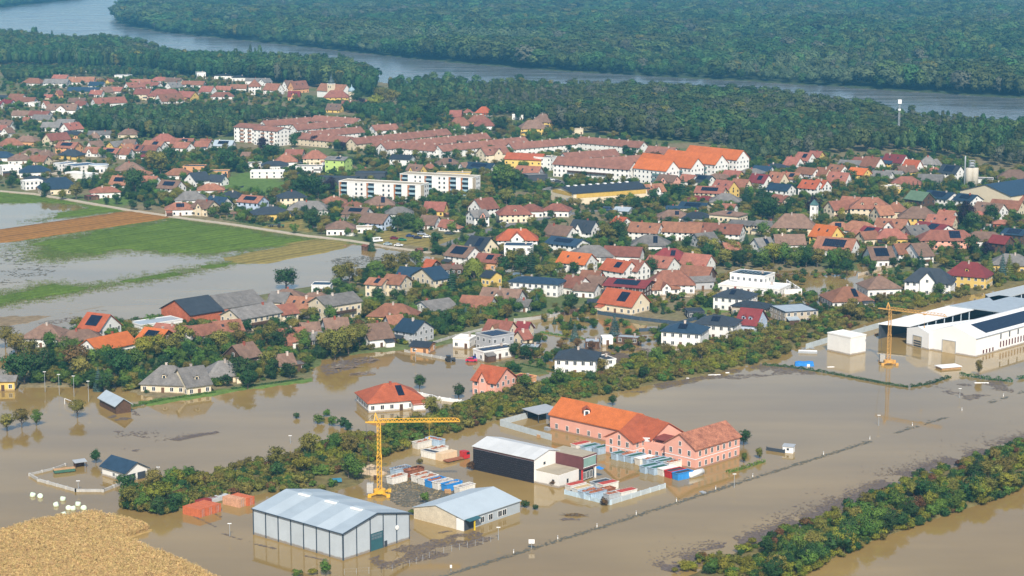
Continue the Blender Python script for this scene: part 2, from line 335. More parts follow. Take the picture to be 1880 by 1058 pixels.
# drill rows and wheel tracks of the fields
fd = gp(240,388)-gp(0,421); fang = math.atan2(fd.y, fd.x)
def rows(period, lo, hi, sharp):
    mp = n.new("ShaderNodeMapping"); mp.inputs["Rotation"].default_value = (0,0,-fang); l.new(tc.outputs["Object"], mp.inputs["Vector"])
    sx = n.new("ShaderNodeSeparateXYZ"); l.new(mp.outputs[0], sx.inputs[0])
    ad = n.new("ShaderNodeMath"); ad.operation = 'MULTIPLY_ADD'; ad.inputs[1].default_value = 1.2; l.new(nz.outputs["Fac"], ad.inputs[0]); l.new(sx.outputs[1], ad.inputs[2])
    mu = n.new("ShaderNodeMath"); mu.operation = 'MULTIPLY'; mu.inputs[1].default_value = 2*math.pi/period; l.new(ad.outputs[0], mu.inputs[0])
    sn = n.new("ShaderNodeMath"); sn.operation = 'SINE'; l.new(mu.outputs[0], sn.inputs[0])
    r_ = n.new("ShaderNodeMapRange"); r_.inputs[1].default_value = sharp; r_.inputs[2].default_value = 1.0; r_.inputs[3].default_value = hi; r_.inputs[4].default_value = lo; l.new(sn.outputs[0], r_.inputs[0]); return r_.outputs[0]
r1 = rows(5.5, 0.80, 1.06, -1.0); r2 = rows(22.0, 0.72, 1.0, 0.9)
pm = n.new("ShaderNodeMath"); pm.operation = 'MULTIPLY'; l.new(r1, pm.inputs[0]); l.new(r2, pm.inputs[1])
fa_ = n.new("ShaderNodeAttribute"); fa_.attribute_name = 'fld'
mxf = n.new("ShaderNodeMix"); mxf.data_type = 'FLOAT'; mxf.inputs["A"].default_value = 1.0; l.new(fa_.outputs["Fac"], mxf.inputs["Factor"]); l.new(pm.outputs[0], mxf.inputs["B"])
pm2 = n.new("ShaderNodeMath"); pm2.operation = 'MULTIPLY'; l.new(mr.outputs[0], pm2.inputs[0]); l.new(mxf.outputs["Result"], pm2.inputs[1])
l.new(at.outputs["Color"], vm.inputs[0]); l.new(pm2.outputs[0], vm.inputs["Scale"]); l.new(vm.outputs[0], b.inputs["Base Color"])
bp = n.new("ShaderNodeBump"); bp.inputs["Strength"].default_value = 0.6; bp.inputs["Distance"].default_value = 0.5
l.new(nz.outputs["Fac"], bp.inputs["Height"]); l.new(bp.outputs[0], b.inputs["Normal"])
gm.materials.append(m_ground)
tag(link('ground', gm), kind='structure')
# the wide base sheet under it, out to the horizon
m_base = mat('river_bed', (0.12, 0.10, 0.06), 0.95, 0.2, 0.02)
o = MB().poly([(-7000,-1500,-2.2),(7000,-1500,-2.2),(7000,13500,-2.2),(-7000,13500,-2.2)]).build('terrain_base', m_base); tag(o, kind='structure')

def watermat(name, c, c2, bstr, bscale, dist=0.05, rlo=0.01, rhi=0.09):
    m = bpy.data.materials.new(name); m.use_nodes = True; n, l = nodes_of(m); b = n["Principled BSDF"]
    b.inputs["Roughness"].default_value = 0.05; b.inputs["IOR"].default_value = 1.33; b.inputs["Specular IOR Level"].default_value = 0.5
    tc = n.new("ShaderNodeTexCoord"); nz = n.new("ShaderNodeTexNoise"); nz.inputs["Scale"].default_value = 0.012; nz.inputs["Detail"].default_value = 5
    l.new(tc.outputs["Object"], nz.inputs["Vector"]); rp = n.new("ShaderNodeValToRGB")
    rp.color_ramp.elements[0].position = 0.35; rp.color_ramp.elements[1].position = 0.65
    rp.color_ramp.elements[0].color = c+(1,); rp.color_ramp.elements[1].color = c2+(1,)
    l.new(nz.outputs["Fac"], rp.inputs["Fac"]); l.new(rp.outputs[0], b.inputs["Base Color"])
    mp = n.new("ShaderNodeMapping"); mp.inputs["Scale"].default_value = (1, 0.45, 1); l.new(tc.outputs["Object"], mp.inputs["Vector"])
    # wind-ruffled lanes and calm lanes
    mp2 = n.new("ShaderNodeMapping"); mp2.inputs["Scale"].default_value = (0.25, 1.0, 1); mp2.inputs["Rotation"].default_value = (0, 0, R(-32)); l.new(tc.outputs["Object"], mp2.inputs["Vector"])
    n4 = n.new("ShaderNodeTexNoise"); n4.inputs["Scale"].default_value = 0.05; n4.inputs["Detail"].default_value = 4; l.new(mp2.outputs[0], n4.inputs["Vector"])
    mr4 = n.new("ShaderNodeMapRange"); mr4.inputs[1].default_value = 0.38; mr4.inputs[2].default_value = 0.66; mr4.inputs[3].default_value = rlo; mr4.inputs[4].default_value = rhi; l.new(n4.outputs["Fac"], mr4.inputs[0]); l.new(mr4.outputs[0], b.inputs["Roughness"])
    mr5 = n.new("ShaderNodeMapRange"); mr5.inputs[1].default_value = 0.3; mr5.inputs[2].default_value = 0.7; mr5.inputs[3].default_value = 0.88; mr5.inputs[4].default_value = 1.12; l.new(n4.outputs["Fac"], mr5.inputs[0])
    vs_ = n.new("ShaderNodeVectorMath"); vs_.operation = 'SCALE'; l.new(rp.outputs[0], vs_.inputs[0]); l.new(mr5.outputs[0], vs_.inputs["Scale"]); l.new(vs_.outputs[0], b.inputs["Base Color"])
    n2 = n.new("ShaderNodeTexNoise"); n2.inputs["Scale"].default_value = bscale; n2.inputs["Detail"].default_value = 3; l.new(mp.outputs[0], n2.inputs["Vector"])
    bp = n.new("ShaderNodeBump"); bp.inputs["Strength"].default_value = bstr; bp.inputs["Distance"].default_value = dist
    l.new(n2.outputs["Fac"], bp.inputs["Height"]); l.new(bp.outputs[0], b.inputs["Normal"])
    return m
M_FLOOD = watermat('muddy_flood', (0.238, 0.156, 0.050), (0.276, 0.188, 0.066), 0.08, 0.9)
M_RIVER = watermat('river_water', (0.105, 0.12, 0.125), (0.14, 0.145, 0.14), 1.0, 0.22, 0.7, 0.12, 0.3)
YS = 1330.0
o = MB().poly([(-4000,-1400,0),(4000,-1400,0),(4000,YS,0),(-4000,YS,0)]).build('flood_water', M_FLOOD); tag(o, kind='structure')
o = MB().poly([(-6900,YS,0),(6900,YS,0),(6900,13400,0),(-6900,13400,0)]).build('river', M_RIVER); tag(o, kind='structure')

# roads
def strip(name, pts, w, z, m):
    P = [gp(x, y) for x, y in pts]; q = []
    for i, p in enumerate(P):
        a = P[max(0, i-1)]; b_ = P[min(len(P)-1, i+1)]; d = (b_-a).normalized(); nn = Vector((-d.y, d.x, 0))
        q.append((p+nn*w/2, p-nn*w/2))
    mb = MB()
    for i in range(len(q)-1):
        a, b_ = q[i]; c, d = q[i+1]
        mb.slab([(b_.x,b_.y,z),(d.x,d.y,z),(c.x,c.y,z),(a.x,a.y,z)], 0.5)
    o = mb.build(name, m); tag(o, kind='structure'); return o
M_DIRT = mat('dirt_road', (0.42, 0.36, 0.27), 0.95, 0.15, 0.3, fine=0.1)
M_ASPH = mat('asphalt', (0.17, 0.165, 0.16), 0.9, 0.2, 0.3, fine=0.1)
strip('field_road', [(-120,338),(0,352),(60,357),(110,365),(230,386),(330,401),(430,414),(560,434),(640,443),(720,456),(790,466)], 4.2, 0.5, M_DIRT)
strip('street', [(816,452),(870,432),(930,415),(990,404),(1060,392),(1128,385),(1210,384)], 6.0, 0.46, M_ASPH)
strip('street', [(960,322),(1010,330),(1040,340),(1000,350)], 8.0, 0.46, M_ASPH)
strip('street', [(90,318),(140,325),(200,330)], 8.0, 0.46, M_DIRT)
strip('street', [(490,352),(520,350),(545,345),(560,330)], 4.0, 0.46, M_DIRT)
# ------------------------------------------------------------------ houses
SITES = [("near the onion-domed church",617,165),("beside the dark wooded grove",300,225),("near the round white drum building",185,305),("along the pale field road",440,400),
 ("by the four-storey apartment blocks",745,350),("beside the long faded terraces",800,265),("near the orange-roofed apartment rows",1290,300),("near the concrete silo",1770,330),
 ("near the slim white chapel tower",1490,400),("near the solar-roofed hall",1090,350),("by the brick barn",390,560),("by the flooded pitch",120,690),("along the flooded lane",830,640),
 ("near the weeping willow",870,510),("by the white walled villa",1370,520),("near the white industrial halls",1700,560),("at the far edge of town",130,140),("near the square town hall",465,155),
 ("around the parking meadow",760,420),("by the lime green hall",625,295),("beside the flooded garden pool",1140,590),("near the purple beech tree",1772,400),("behind the wooded hedge belt",1080,650), ("at the left town fringe",30,250)]
def site(x, y):
    return min(SITES, key=lambda s: (s[1]-x)**2 + ((s[2]-y)*2.2)**2)[0]
WIN = {}
def winmesh(w, h):
    k = (round(w,1), round(h,1))
    if k not in WIN:
        g = MB().box(-w/2, w/2, -0.05, 0.04, 0, h).mesh('window', M_GLASS)
        f = MB(); t = 0.11
        f.box(-w/2-t, w/2+t, -0.05, 0.07, h, h+t); f.box(-w/2-t, w/2+t, -0.05, 0.09, -t, 0)
        f.box(-w/2-t, -w/2, -0.05, 0.07, 0, h); f.box(w/2, w/2+t, -0.05, 0.07, 0, h); f.box(-0.04, 0.04, -0.04, 0.06, 0, h)
        WIN[k] = (g, f.mesh('frame', M_FRAME))
    return WIN[k]
DOORM = MB().box(-0.55, 0.55, -0.05, 0.06, 0, 2.1).mesh('door', M_DOOR)
def put_window(parent, p, ang, w=1.1, h=1.3, frame=False):
    g, f = winmesh(w, h)
    o = link('window', g, parent, p, ang)
    if frame: link('frame', f, o)
    return o
# wall lines: local start, end; normal is to the right of travel
def wall_windows(root, a, b, z0, nfl, yaw, near, step=2.7, w=1.1, h=1.3, door=False, fh=2.8, frame=None, margin=1.0):
    a = Vector((a[0], a[1], 0)); b = Vector((b[0], b[1], 0)); d = b-a; L = d.length
    if L < 2.2: return
    d.normalize(); nrm = Vector((d.y, -d.x, 0))
    wn_ = Matrix.Rotation(yaw, 3, 'Z') @ nrm
    rp = root.location
    tocam = Vector((-rp.x, -rp.y, 0)).normalized()
    if wn_.dot(tocam) < 0.08: return
    ang = math.atan2(d.y, d.x) + math.pi     # window local +y points outwards
    nw = max(1, int((L-2*margin)/step)+1)
    for fl in range(nfl):
        for i in range(nw):
            t = margin + 0.4 + (L-2*margin-0.8)*(i/(nw-1) if nw > 1 else 0.5)
            p = a + d*t
            if door and fl == 0 and i == nw//2:
                link('door', DOORM, root, (p.x, p.y, 0.05), ang); continue
            put_window(root, (p.x, p.y, z0 + fl*fh + 0.95), ang, w, h, near if frame is None else frame)
def solar_on(roof, ridge_z, he, W, L, side, frac=0.75, oh=0.4, off=0.0):
    # an array of panels lying on one roof slope; side = -1 (local -y) or +1
    hw = W/2; sl = math.hypot(hw, ridge_z-he); cs, sn = hw/sl, (ridge_z-he)/sl
    pw, ph, gap = 1.05, 1.70, 0.05
    nx = max(2, int(L*frac/(pw+gap))); ny = max(1, int(sl*0.74/(ph+gap)))
    mb = MB(); w_tot = nx*(pw+gap); h_tot = ny*(ph+gap); s0 = (sl-h_tot)*0.45
    for i in range(nx):
        for j in range(ny):
            x0 = -w_tot/2 + i*(pw+gap) + off; x1 = x0+pw; s_a = s0+j*(ph+gap); s_b = s_a+ph
            lift = 0.17
            def P(x, s): return (x, side*(s*cs + lift*sn), ridge_z - s*sn + lift*cs)
            q = [P(x0,s_a), P(x1,s_a), P(x1,s_b), P(x0,s_b)]
            if side > 0: q = q[::-1]
            mb.slab(q[::-1], 0.06)
    return mb.build('solar_panel_array', M_SOLAR, roof)
def make_chimney(roof, x, y, z, h=1.1, brick=False, s=0.35):
    mb = MB().box(x-s, x+s, y-s, y+s, z-1.0, z+h); mb.box(x-s-0.08, x+s+0.08, y-s-0.08, y+s+0.08, z+h, z+h+0.12)
    return mb.build('chimney', M_CHIMR if brick else M_CHIM, roof)
BUILD = []           # (x, y, radius-ish, L, W, yaw) footprints for keeping trees off
def building(center, yaw, L, W, he, rise, typ, rc, wc, flags='', label=None, cat='house', name='house', group=None, near=False, px=None, oh=0.6, zb=-0.8, fl=None, nowin=False, winstep=2.7, gables=None, win=(1.1,1.3)):
    cx, cyy = center
    root = thing(name, label, cat, (cx, cyy, 0), yaw, group)
    BUILD.append((cx, cyy, L, W, yaw, he+rise, px))
    hl, hw = L/2, W/2; wm = WALL[wc][0]; rm = ROOF[rc][0]; zr = he+rise
    # wall
    mb = MB()
    if typ == 'F':
        mb.box(-hl, hl, -hw, hw, zb, he)
    else:
        b = 0
        mb.v += [(-hl,-hw,zb),(hl,-hw,zb),(hl,hw,zb),(-hl,hw,zb),(-hl,-hw,he),(hl,-hw,he),(hl,hw,he),(-hl,hw,he)]
        mb.f += [(0,3,2,1),(0,1,5,4),(2,3,7,6)]
        if typ == 'G':
            mb.v += [(-hl,0,zr-0.02),(hl,0,zr-0.02)]; mb.f += [(1,2,6,9,5),(3,0,4,8,7),(4,5,9,8),(6,7,8,9)]
        else:
            mb.f += [(1,2,6,5),(3,0,4,7),(4,5,6,7)]
    mb.build('wall', wm, root)
    # roof
    t = 0.22; rb = MB()
    if typ == 'F':
        p = 0.35
        rb.box(-hl-0.12, hl+0.12, -hw-0.12, hw+0.12, he+0.003, he+0.12)
        roof = rb.build('roof', rm, root)
        pm = wm if 'E' not in flags else M_DSTEEL
        pb = MB(); e = 0.14
        for x0,x1,y0,y1 in ((-hl-e,hl+e,-hw-e,-hw+0.16),(-hl-e,hl+e,hw-0.16,hw+e),(-hl-e,-hl+0.16,-hw+0.16,hw-0.16),(hl-0.16,hl+e,-hw+0.16,hw-0.16)):
            pb.box(x0,x1,y0,y1,he-0.1,he+p)
        pb.build('parapet', pm, root)
    elif typ == 'G':
        dz = oh*rise/hw; k = 0.16
        for s in (-1, 1):
            q = [(-hl-oh,0,zr+k),(hl+oh,0,zr+k),(hl+oh,s*(hw+oh),he-dz+k),(-hl-oh,s*(hw+oh),he-dz+k)]
            if s > 0: q = q[::-1]
            rb.slab(q[::-1], t)
        roof = rb.build('roof', rm, root)
    else:
        dz = oh*rise/hw; k = 0.16; hr = max(0.15, hl-hw*0.92)
        E = [(-hl-oh,-hw-oh,he-dz+k),(hl+oh,-hw-oh,he-dz+k),(hl+oh,hw+oh,he-dz+k),(-hl-oh,hw+oh,he-dz+k)]
        A = (-hr,0,zr+k); B = (hr,0,zr+k)
        rb.slab([E[0],E[1],B,A], t); rb.slab([E[1],E[2],B], t); rb.slab([E[2],E[3],A,B], t); rb.slab([E[3],E[0],A], t)
        roof = rb.build('roof', rm, root)
    # which long side looks at the camera
    tocam = Vector((-cx, -cyy)).normalized(); nm = Vector((math.sin(yaw), -math.cos(yaw)))  # outward normal of local -y
    side = -1 if nm.dot(tocam) > 0 else 1
    if 'S' in flags and typ != 'F': solar_on(roof, zr+0.16, he+0.16, W, (L if typ == 'G' else L-W*0.75), side, 0.62)
    if 's' in flags and typ != 'F': solar_on(roof, zr+0.16, he+0.16, W, (L if typ == 'G' else L-W*0.75), side, 0.32, off=L*0.12)
    if 'S' in flags and typ == 'F':
        mb = MB()
        for i in range(int((L-2)/1.9)):
            x = -hl+1.2+i*1.9
            for j in range(max(1, int((W-2)/3.6))):
                y = -hw+1.0+j*3.6
                mb.slab([(x,y,he+0.25),(x+1.6,y,he+0.45),(x+1.6,y+3.3,he+0.45),(x,y+3.3,he+0.25)], 0.05)
        mb.build('solar_panel_array', M_SOLAR, roof)
    rnd = random.Random(int(cx*13+cyy*7))
    if typ in 'GH' and 'Z' not in flags and cat == 'house':
        ch = rnd.uniform(-0.3, 0.3)*max(0.1, L-W*(typ == 'H'))
        if rnd.random() < 0.75: make_chimney(roof, ch, rnd.choice((-0.7, 0.7)), zr-0.1, 0.8, rnd.random() < 0.3)
    if typ == 'F' and rnd.random() < 0.5 and cat == 'house': make_chimney(roof, hl*0.5, hw*0.3, he+0.6, 0.6)
    if 'D' in flags:
        for xx in ((-L*0.2, L*0.14) if 'DD' in flags else (0.0,)):
            db = MB(); y0 = side*hw*0.72; zt = he + rise*0.28
            db.box(xx-0.7, xx+0.7, min(y0, 0.1*side), max(y0, 0.1*side), zt-0.3, zt+1.2)
            dm = db.build('dormer', wm, roof)
            rb2 = MB(); yo = y0+side*0.25; yi = side*0.1
            for s in (-1, 1):
                q = [(xx,yo,zt+1.75),(xx,yi,zt+1.75),(xx+s*1.0,yi,zt+1.1),(xx+s*1.0,yo,zt+1.1)]
                rb2.slab(q if (s*side) < 0 else q[::-1], 0.1)
            rb2.build('dormer_roof', rm, roof)
            MB().box(xx-0.45, xx+0.45, min(y0, y0+side*0.03), max(y0, y0+side*0.03), zt+0.1, zt+1.0).build('dormer_window', M_GLASS, roof)
    if typ == 'G' and rise >= 3.5 and 'S' not in flags and 's' not in flags and 'D' not in flags and cat == 'house' and L > 10 and rnd.random() < 0.35:
        for xx in (-L*0.22, L*0.2):      # roof windows
            sl_ = math.hypot(hw, rise); sa, sb = sl_*0.35, sl_*0.55
            def PR(x, s_): return (x, side*(s_*hw/sl_+0.2*rise/sl_), zr+0.16-s_*rise/sl_+0.06)
            q = [PR(xx-0.5,sa),PR(xx+0.5,sa),PR(xx+0.5,sb),PR(xx-0.5,sb)]
            MB().slab(q[::-1] if side < 0 else q, 0.12).build('roof_window', M_GLASS, roof)
    if 'x' in flags:   # cross gable towards the camera
        g = 0.32*L; zc = he + rise*0.8; yo = side*(hw+0.9)
        cb = MB(); k = len(cb.v)
        cb.v += [(-g/2,0,zb),(g/2,0,zb),(g/2,yo,zb),(-g/2,yo,zb),(-g/2,0,he+.4),(g/2,0,he+.4),(g/2,yo,he+.4),(-g/2,yo,he+.4),(0,0,zc),(0,yo,zc)]
        fs = [(2,3,7,9,6),(1,2,6,5),(3,0,4,7)]
        cb.f += fs if side > 0 else [f[::-1] for f in fs]
        cb.build('wing_wall', wm if 'X' not in flags else WALL['p'][0], root)
        rb2 = MB(); y2 = yo+side*0.4
        for s in (-1, 1):
            q = [(0,0,zc+.2),(0,y2,zc+.2),(s*(g/2+.4),y2,he+.35),(s*(g/2+.4),0,he+.35)]
            rb2.slab(q if (s*side) > 0 else q[::-1], 0.2)
        rb2.build('wing_roof', rm, root)
        ang = 0 if side > 0 else math.pi
        put_window(root, (0, yo, he-0.2), ang, 1.0, 1.2, near)
        put_window(root, (0, yo, 0.9), ang, 1.2, 1.3, near)
    if not nowin:
        nfl = fl or max(1, int(round((he-0.2)/2.8)))
        fh = min(3.0, he/nfl)
        w_, h_ = win
        dr = cat == 'house'
        wall_windows(root, (-hl,-hw), (hl,-hw), 0, nfl, yaw, near, winstep, w_, h_, dr, fh)
        wall_windows(root, (hl,hw), (-hl,hw), 0, nfl, yaw, near, winstep, w_, h_, dr, fh)
        wall_windows(root, (hl,-hw), (hl,hw), 0, nfl, yaw, near, winstep+0.4, w_, h_, False, fh)
        wall_windows(root, (-hl,hw), (-hl,-hw), 0, nfl, yaw, near, winstep+0.4, w_, h_, False, fh)
        if typ == 'G' and rise > 2.6:
            for s, aa in ((1, -math.pi/2), (-1, math.pi/2)):
                nx = Matrix.Rotation(yaw, 3, 'Z') @ Vector((s,0,0))
                if nx.x*(-cx)+nx.y*(-cyy) > 0:
                    put_window(root, (s*hl, 0.0, he+0.15), aa, 0.9, 1.1, near)
    if cat == 'house' and 'x' not in flags and L > 9 and rnd.random() < 0.5:   # lean-to annex towards the camera
        aw, ad_, ah = rnd.uniform(3.0,5.0), rnd.uniform(2.0,3.2), 2.5; ax = rnd.choice((-1,1))*(hl-aw/2-0.4); y0, y1 = side*(hw-0.05), side*(hw+ad_); lo, hi = min(y0,y1), max(y0,y1)
        MB().box(ax-aw/2, ax+aw/2, lo, hi, zb, ah).build('annex', wm if rnd.random() < 0.7 else WALL['n'][0], root)
        q = [(ax-aw/2-.2,y1+side*.25,ah-0.1),(ax+aw/2+.2,y1+side*.25,ah-0.1),(ax+aw/2+.2,y0,ah+0.75),(ax-aw/2-.2,y0,ah+0.75)]
        MB().slab(q if side < 0 else q[::-1], 0.14).build('annex_roof', rm if rnd.random() < 0.6 else ROOF['d'][0], root)
    if 'B' in flags:   # balcony along the front
        y0 = side*hw; y1 = side*(hw+1.3); a0, a1 = min(y0,y1), max(y0,y1)
        mb = MB().box(-L*0.3, L*0.3, a0, a1, he*0.5-0.15, he*0.5); mb.box(-L*0.3, L*0.3, y1-0.05, y1+0.05, he*0.5, he*0.5+0.95)
        mb.build('balcony', WALL['n'][0], root)
    return root
SIZEW = lambda L, W: 'small ' if L*W < 60 else ('long ' if L > 2.0*W and L > 20 else ('large ' if L*W > 260 else ''))
def describe(L, W, he, typ, rc, wc, flags):
    st = 'two-storey ' if he >= 5 else ''
    sh = {'G': 'gable', 'H': 'hip', 'F': 'flat'}[typ]
    r = ROOF[rc][1]
    s = f"{SIZEW(L,W)}{WALL[wc][1]} {st}house with {r.replace(' flat','')} {sh} roof"
    if 'S' in flags: s += " and solar panels"
    elif 's' in flags: s += " and small solar array"
    elif 'D' in flags: s += " and dormer"
    elif 'x' in flags: s += " and cross gable"
    elif 'B' in flags: s += " and balcony"
    return s
PENDING = []
def parse_tile(ox, oy, sc, text):
    for ln in text.strip().splitlines():
        p = ln.split()
        if len(p) < 10: continue
        x1, x2, y = float(p[0])/sc+ox, float(p[1])/sc+ox, float(p[2])/sc+oy
        yaw = float(p[3]); W, he, rise = map(float, p[4:7]); typ, rc, wc = p[7:10]; fl = p[10] if len(p) > 10 else ''
        yr = R(yaw); mx = (x1+x2)/2
        zr = he + (0 if typ == 'F' else rise)
        c = gp(mx, y, zr); s = ppm(mx, y, zr)
        L = (x2-x1)/s/max(0.35, math.cos(yr))
        if typ == 'H': L = max(L + W*0.9, W*1.02)
        L = min(max(L, 4.0), 70.0)
        # keep the direction as seen along the line of sight at that place
        va = math.atan2(c.x, c.y)
        PENDING.append(dict(center=(c.x, c.y), yaw=yr - va, L=L, W=W, he=he, rise=rise, typ=typ, rc=rc, wc=wc, flags=fl, px=(mx, y)))
RS = {'r':'red','T':'faded red','o':'orange','b':'brown','m':'maroon','g':'grey','d':'black','n':'navy','s':'metal','w':'white','G':'green','y':'gravel','O':'orange'}
def flush_houses():
    PENDING[:] = [h for h in PENDING]
    for h in PENDING:
        far = h['px'][1] < 330
        rr_ = random.Random(int(h['px'][0]*11+h['px'][1]*5))
        if h['typ'] == 'G' and h['rise'] >= 3 and h['L'] > 10 and not set('SsDxB') & set(h['flags']) and rr_.random() < 0.13: h['flags'] += 'x'
        if h['typ'] != 'F' and far: h['he'] *= 0.82; h['rise'] *= 1.12
        h['desc'] = describe(h['L'], h['W'], h['he'], h['typ'], h['rc'], h['wc'], h['flags']); h['lab'] = h['desc'] + ' ' + site(*h['px'])
    def count():
        c = {}
        for h in PENDING: c[h['lab']] = c.get(h['lab'], 0)+1
        return c
    cnt = count()
    for h in PENDING:
        if cnt[h['lab']] > 1 or len(h['lab'].split()) > 16:
            c = Vector(h['center'])
            near_ = sorted((g_ for g_ in PENDING if g_ is not h), key=lambda g_: (Vector(g_['center'])-c).length)
            ds = []
            for g_ in near_[:8]:
                w = f"{RS[g_['rc']]}-roofed {WALL[g_['wc']][1].split()[0]} one"
                if w not in ds: ds.append(w)
                if len(ds) == 2: break
            base = h['desc'].replace('two-storey ', '').replace('terracotta ', '').replace('weathered ', '').replace('small solar array','solar array')
            h['alt'] = base + ' between ' + ' and '.join(ds)
            if len(h['alt'].split()) > 16: h['alt'] = base + ' beside ' + ds[0]
            if len(h['alt'].split()) > 16: h['alt'] = ' '.join(base.split()[:15])
    for h in PENDING:
        if 'alt' in h: h['lab'] = h['alt']
    for h in PENDING:
        x, y = h['px']
        building(h['center'], h['yaw'], h['L'], h['W'], h['he'], h['rise'], h['typ'], h['rc'], h['wc'], h['flags'], label=h['lab'], group='houses of the flooded town', near=(y > 440), px=h['px'],
                 winstep=2.9 if y > 330 else 4.4, win=(1.1,1.3) if y > 330 else (0.95,1.1))
# columns: ridge x1 x2 y (in a 5x crop), turn, width, eaves, rise, roof shape, roof, wall, extras
parse_tile(0, 105, 4.99, """
600 720 85 -20 9 4 2 G d w
750 870 90 -20 10 4 2 G d w
880 990 95 -20 9 4 2 G g w
1060 1200 165 -10 12 4 0 F n w
500 620 160 -35 9 4 3 G r w
640 860 180 -15 12 4 4 G r w
270 350 190 -30 12 4 4 H r w
420 620 195 -20 12 6 3 G g w
985 1025 195 40 6 5 2 G r y
880 950 195 -30 8 4 2 G r y
830 950 225 -30 9 3 3 G n w
640 900 272 -25 10 4 3 G n c
1160 1300 228 35 9 4 4 G r w
1330 1460 225 -40 9 4 3 G r w
1540 1640 225 40 10 5 4 G g w
1200 1380 200 -20 10 4 3 G r c
1430 1510 180 -20 10 4 3 H r w
1530 1660 185 -30 10 5 3 G b c
1680 1870 215 -20 10 4 3 G r w
930 1010 270 40 8 4 4 G b s
1010 1120 270 -30 9 4 3 G r w
1250 1380 282 -25 12 7 4 G r c
1430 1600 290 -15 14 6 5 H r c
1450 1650 335 35 12 4 5 G r w
1650 1780 310 -40 12 5 4 G r y
860 1130 365 25 11 5 4 G r w
700 790 400 -20 10 4 3 G r w
450 700 425 -15 14 5 4 G b w
840 940 300 -30 8 4 3 G r w
640 780 370 -20 9 4 3 G b c
400 480 340 -20 8 3 2 G r c
520 560 300 40 5 5 3 G r o
100 215 335 -35 10 4 4 G r w
130 320 365 -20 11 4 3 G r w
30 115 385 -40 9 5 3 G m w
-60 20 400 -40 9 4 3 G m w
-40 60 345 -20 10 4 2 G d w
280 360 415 -20 8 4 0 F g w
400 440 400 40 6 4 3 G r w
130 300 485 -20 10 5 3 G b w
290 450 485 -30 10 6 3 G r w
220 270 545 -20 7 4 2 G r c
320 470 525 -35 9 4 3 G g c
400 550 590 -20 10 5 3 G g w
540 680 565 -30 10 4 3 G g w
590 715 594 40 11 6 4 G r w
600 730 672 -30 9 4 2 G d o
-20 110 575 -40 10 4 4 G b w
-40 60 620 -30 9 4 3 G r w
40 100 640 45 7 5 3 G b w
60 130 740 20 11 4 4 H r w
210 290 715 -30 9 5 3 H b o
430 600 688 35 11 6 4 G r c
550 710 768 -35 11 6 3 G r o S
620 690 842 -30 10 4 3 H d y
0 60 860 -20 11 4 3 H n w
150 210 882 0 12 4 3 H b w
300 430 897 -35 10 4 3 G r c
270 330 832 -20 9 4 2 H b c
400 450 850 -40 9 4 4 H b c
820 920 765 35 8 4 4 G b w
1010 1120 765 35 10 4 3 G g y
1140 1240 748 -20 10 5 3 G b w
1110 1200 790 40 9 5 3 G r y
800 920 820 -40 9 4 3 G r w
960 1090 828 -35 10 4 3 G r w S
1120 1200 830 -30 9 5 3 G r w
1210 1310 800 -35 9 4 3 G r w s
1340 1500 757 -35 10 6 3 G r w s
1340 1450 805 -35 9 4 3 G r w
1260 1410 890 -15 6 3 1 G m w
1470 1540 698 0 14 5 4 H r w
1580 1770 740 -15 11 4 3 G r w s
1620 1740 775 -40 9 4 3 G r w
1800 1920 765 -25 9 4 3 G r w
1150 1220 655 -15 10 4 3 H b c
820 1010 670 -10 10 4 2 G g w
850 880 690 0 7 3 3 H b w
1690 1850 58 -5 10 5 3 G r w
1800 1876 140 10 10 7 0 F d w
""")
parse_tile(0, 250, 4.99, """
10 180 272 10 10 6 0 F w w
260 370 262 0 12 5 3 H n w
280 350 352 -30 8 6 2 H d w
215 365 408 20 8 5.6 0 F w w
460 600 375 10 14 5 5 H n c
900 1020 465 5 10 4 2.5 H r w
790 890 548 20 6 2.5 0 F m n
1040 1180 358 -30 11 5 4 G r w S
1230 1320 305 -20 10 3 2 H r w
1150 1220 232 0 14 5 4 H b w
1320 1440 360 -35 9 4 3 G r w
1590 1680 292 -15 11 4 3 H r w
1740 1876 325 40 11 5 4 G d w
1490 1650 405 -35 11 5 4 G b w S
1690 1880 272 -10 10 5 0 F d o
1700 1790 505 0 13 4 4 H g w
1600 1700 608 0 11 4 3 H r w S
530 660 248 35 9 5 0 F s w S
640 850 262 30 14 5 0 F s w S
""")
parse_tile(376, 260, 4.99, """
-60 75 538 -40 11 5 3.5 G b c
50 200 505 -40 10 4 4 G n w
220 290 455 -30 9 4 3 H d w
350 530 495 -35 11 6 3 G r b S
760 830 452 10 12 6 3 H d c
860 1040 545 -5 13 3.5 4 H g w
540 660 597 10 14 4 3 H d y
1150 1210 503 0 12 3 3 H r o
1330 1400 553 0 9 3 2 H r o
1570 1630 500 0 14 4 4 H b o s
1300 1500 600 -25 12 4 3 G b w S
1470 1680 660 -35 12 4.5 4 G b b
1210 1280 728 0 12 4 3 H b w
1390 1530 785 0 8 3 0 F y w
60 180 300 -35 8 4 3 G d w
20 90 385 0 12 4 3 H r w
50 220 268 -10 9 4.5 0 F g o
590 690 170 0 11 5 2 H d w
1140 1310 112 -25 13 11 1.4 G g l s
400 520 198 0 9 4 0 F d w
425 725 270 -5 11 4.5 0 F w w
720 770 106 0 12 5 4 H r w
750 900 65 -15 11 5 3 G r c
980 1040 74 0 13 6 4 H r c
840 1080 225 -5 10 4.4 0 F g w
1080 1250 200 -5 9 4.5 0 F d w
350 420 90 -20 8 4 2 G b y
1040 1400 325 -15 9 6 0 F d d
1390 1660 282 -10 10 7 0 F d d
1720 1900 108 -20 11 7 2 G d w
1740 1820 598 0 11 4 3 H g w
""")
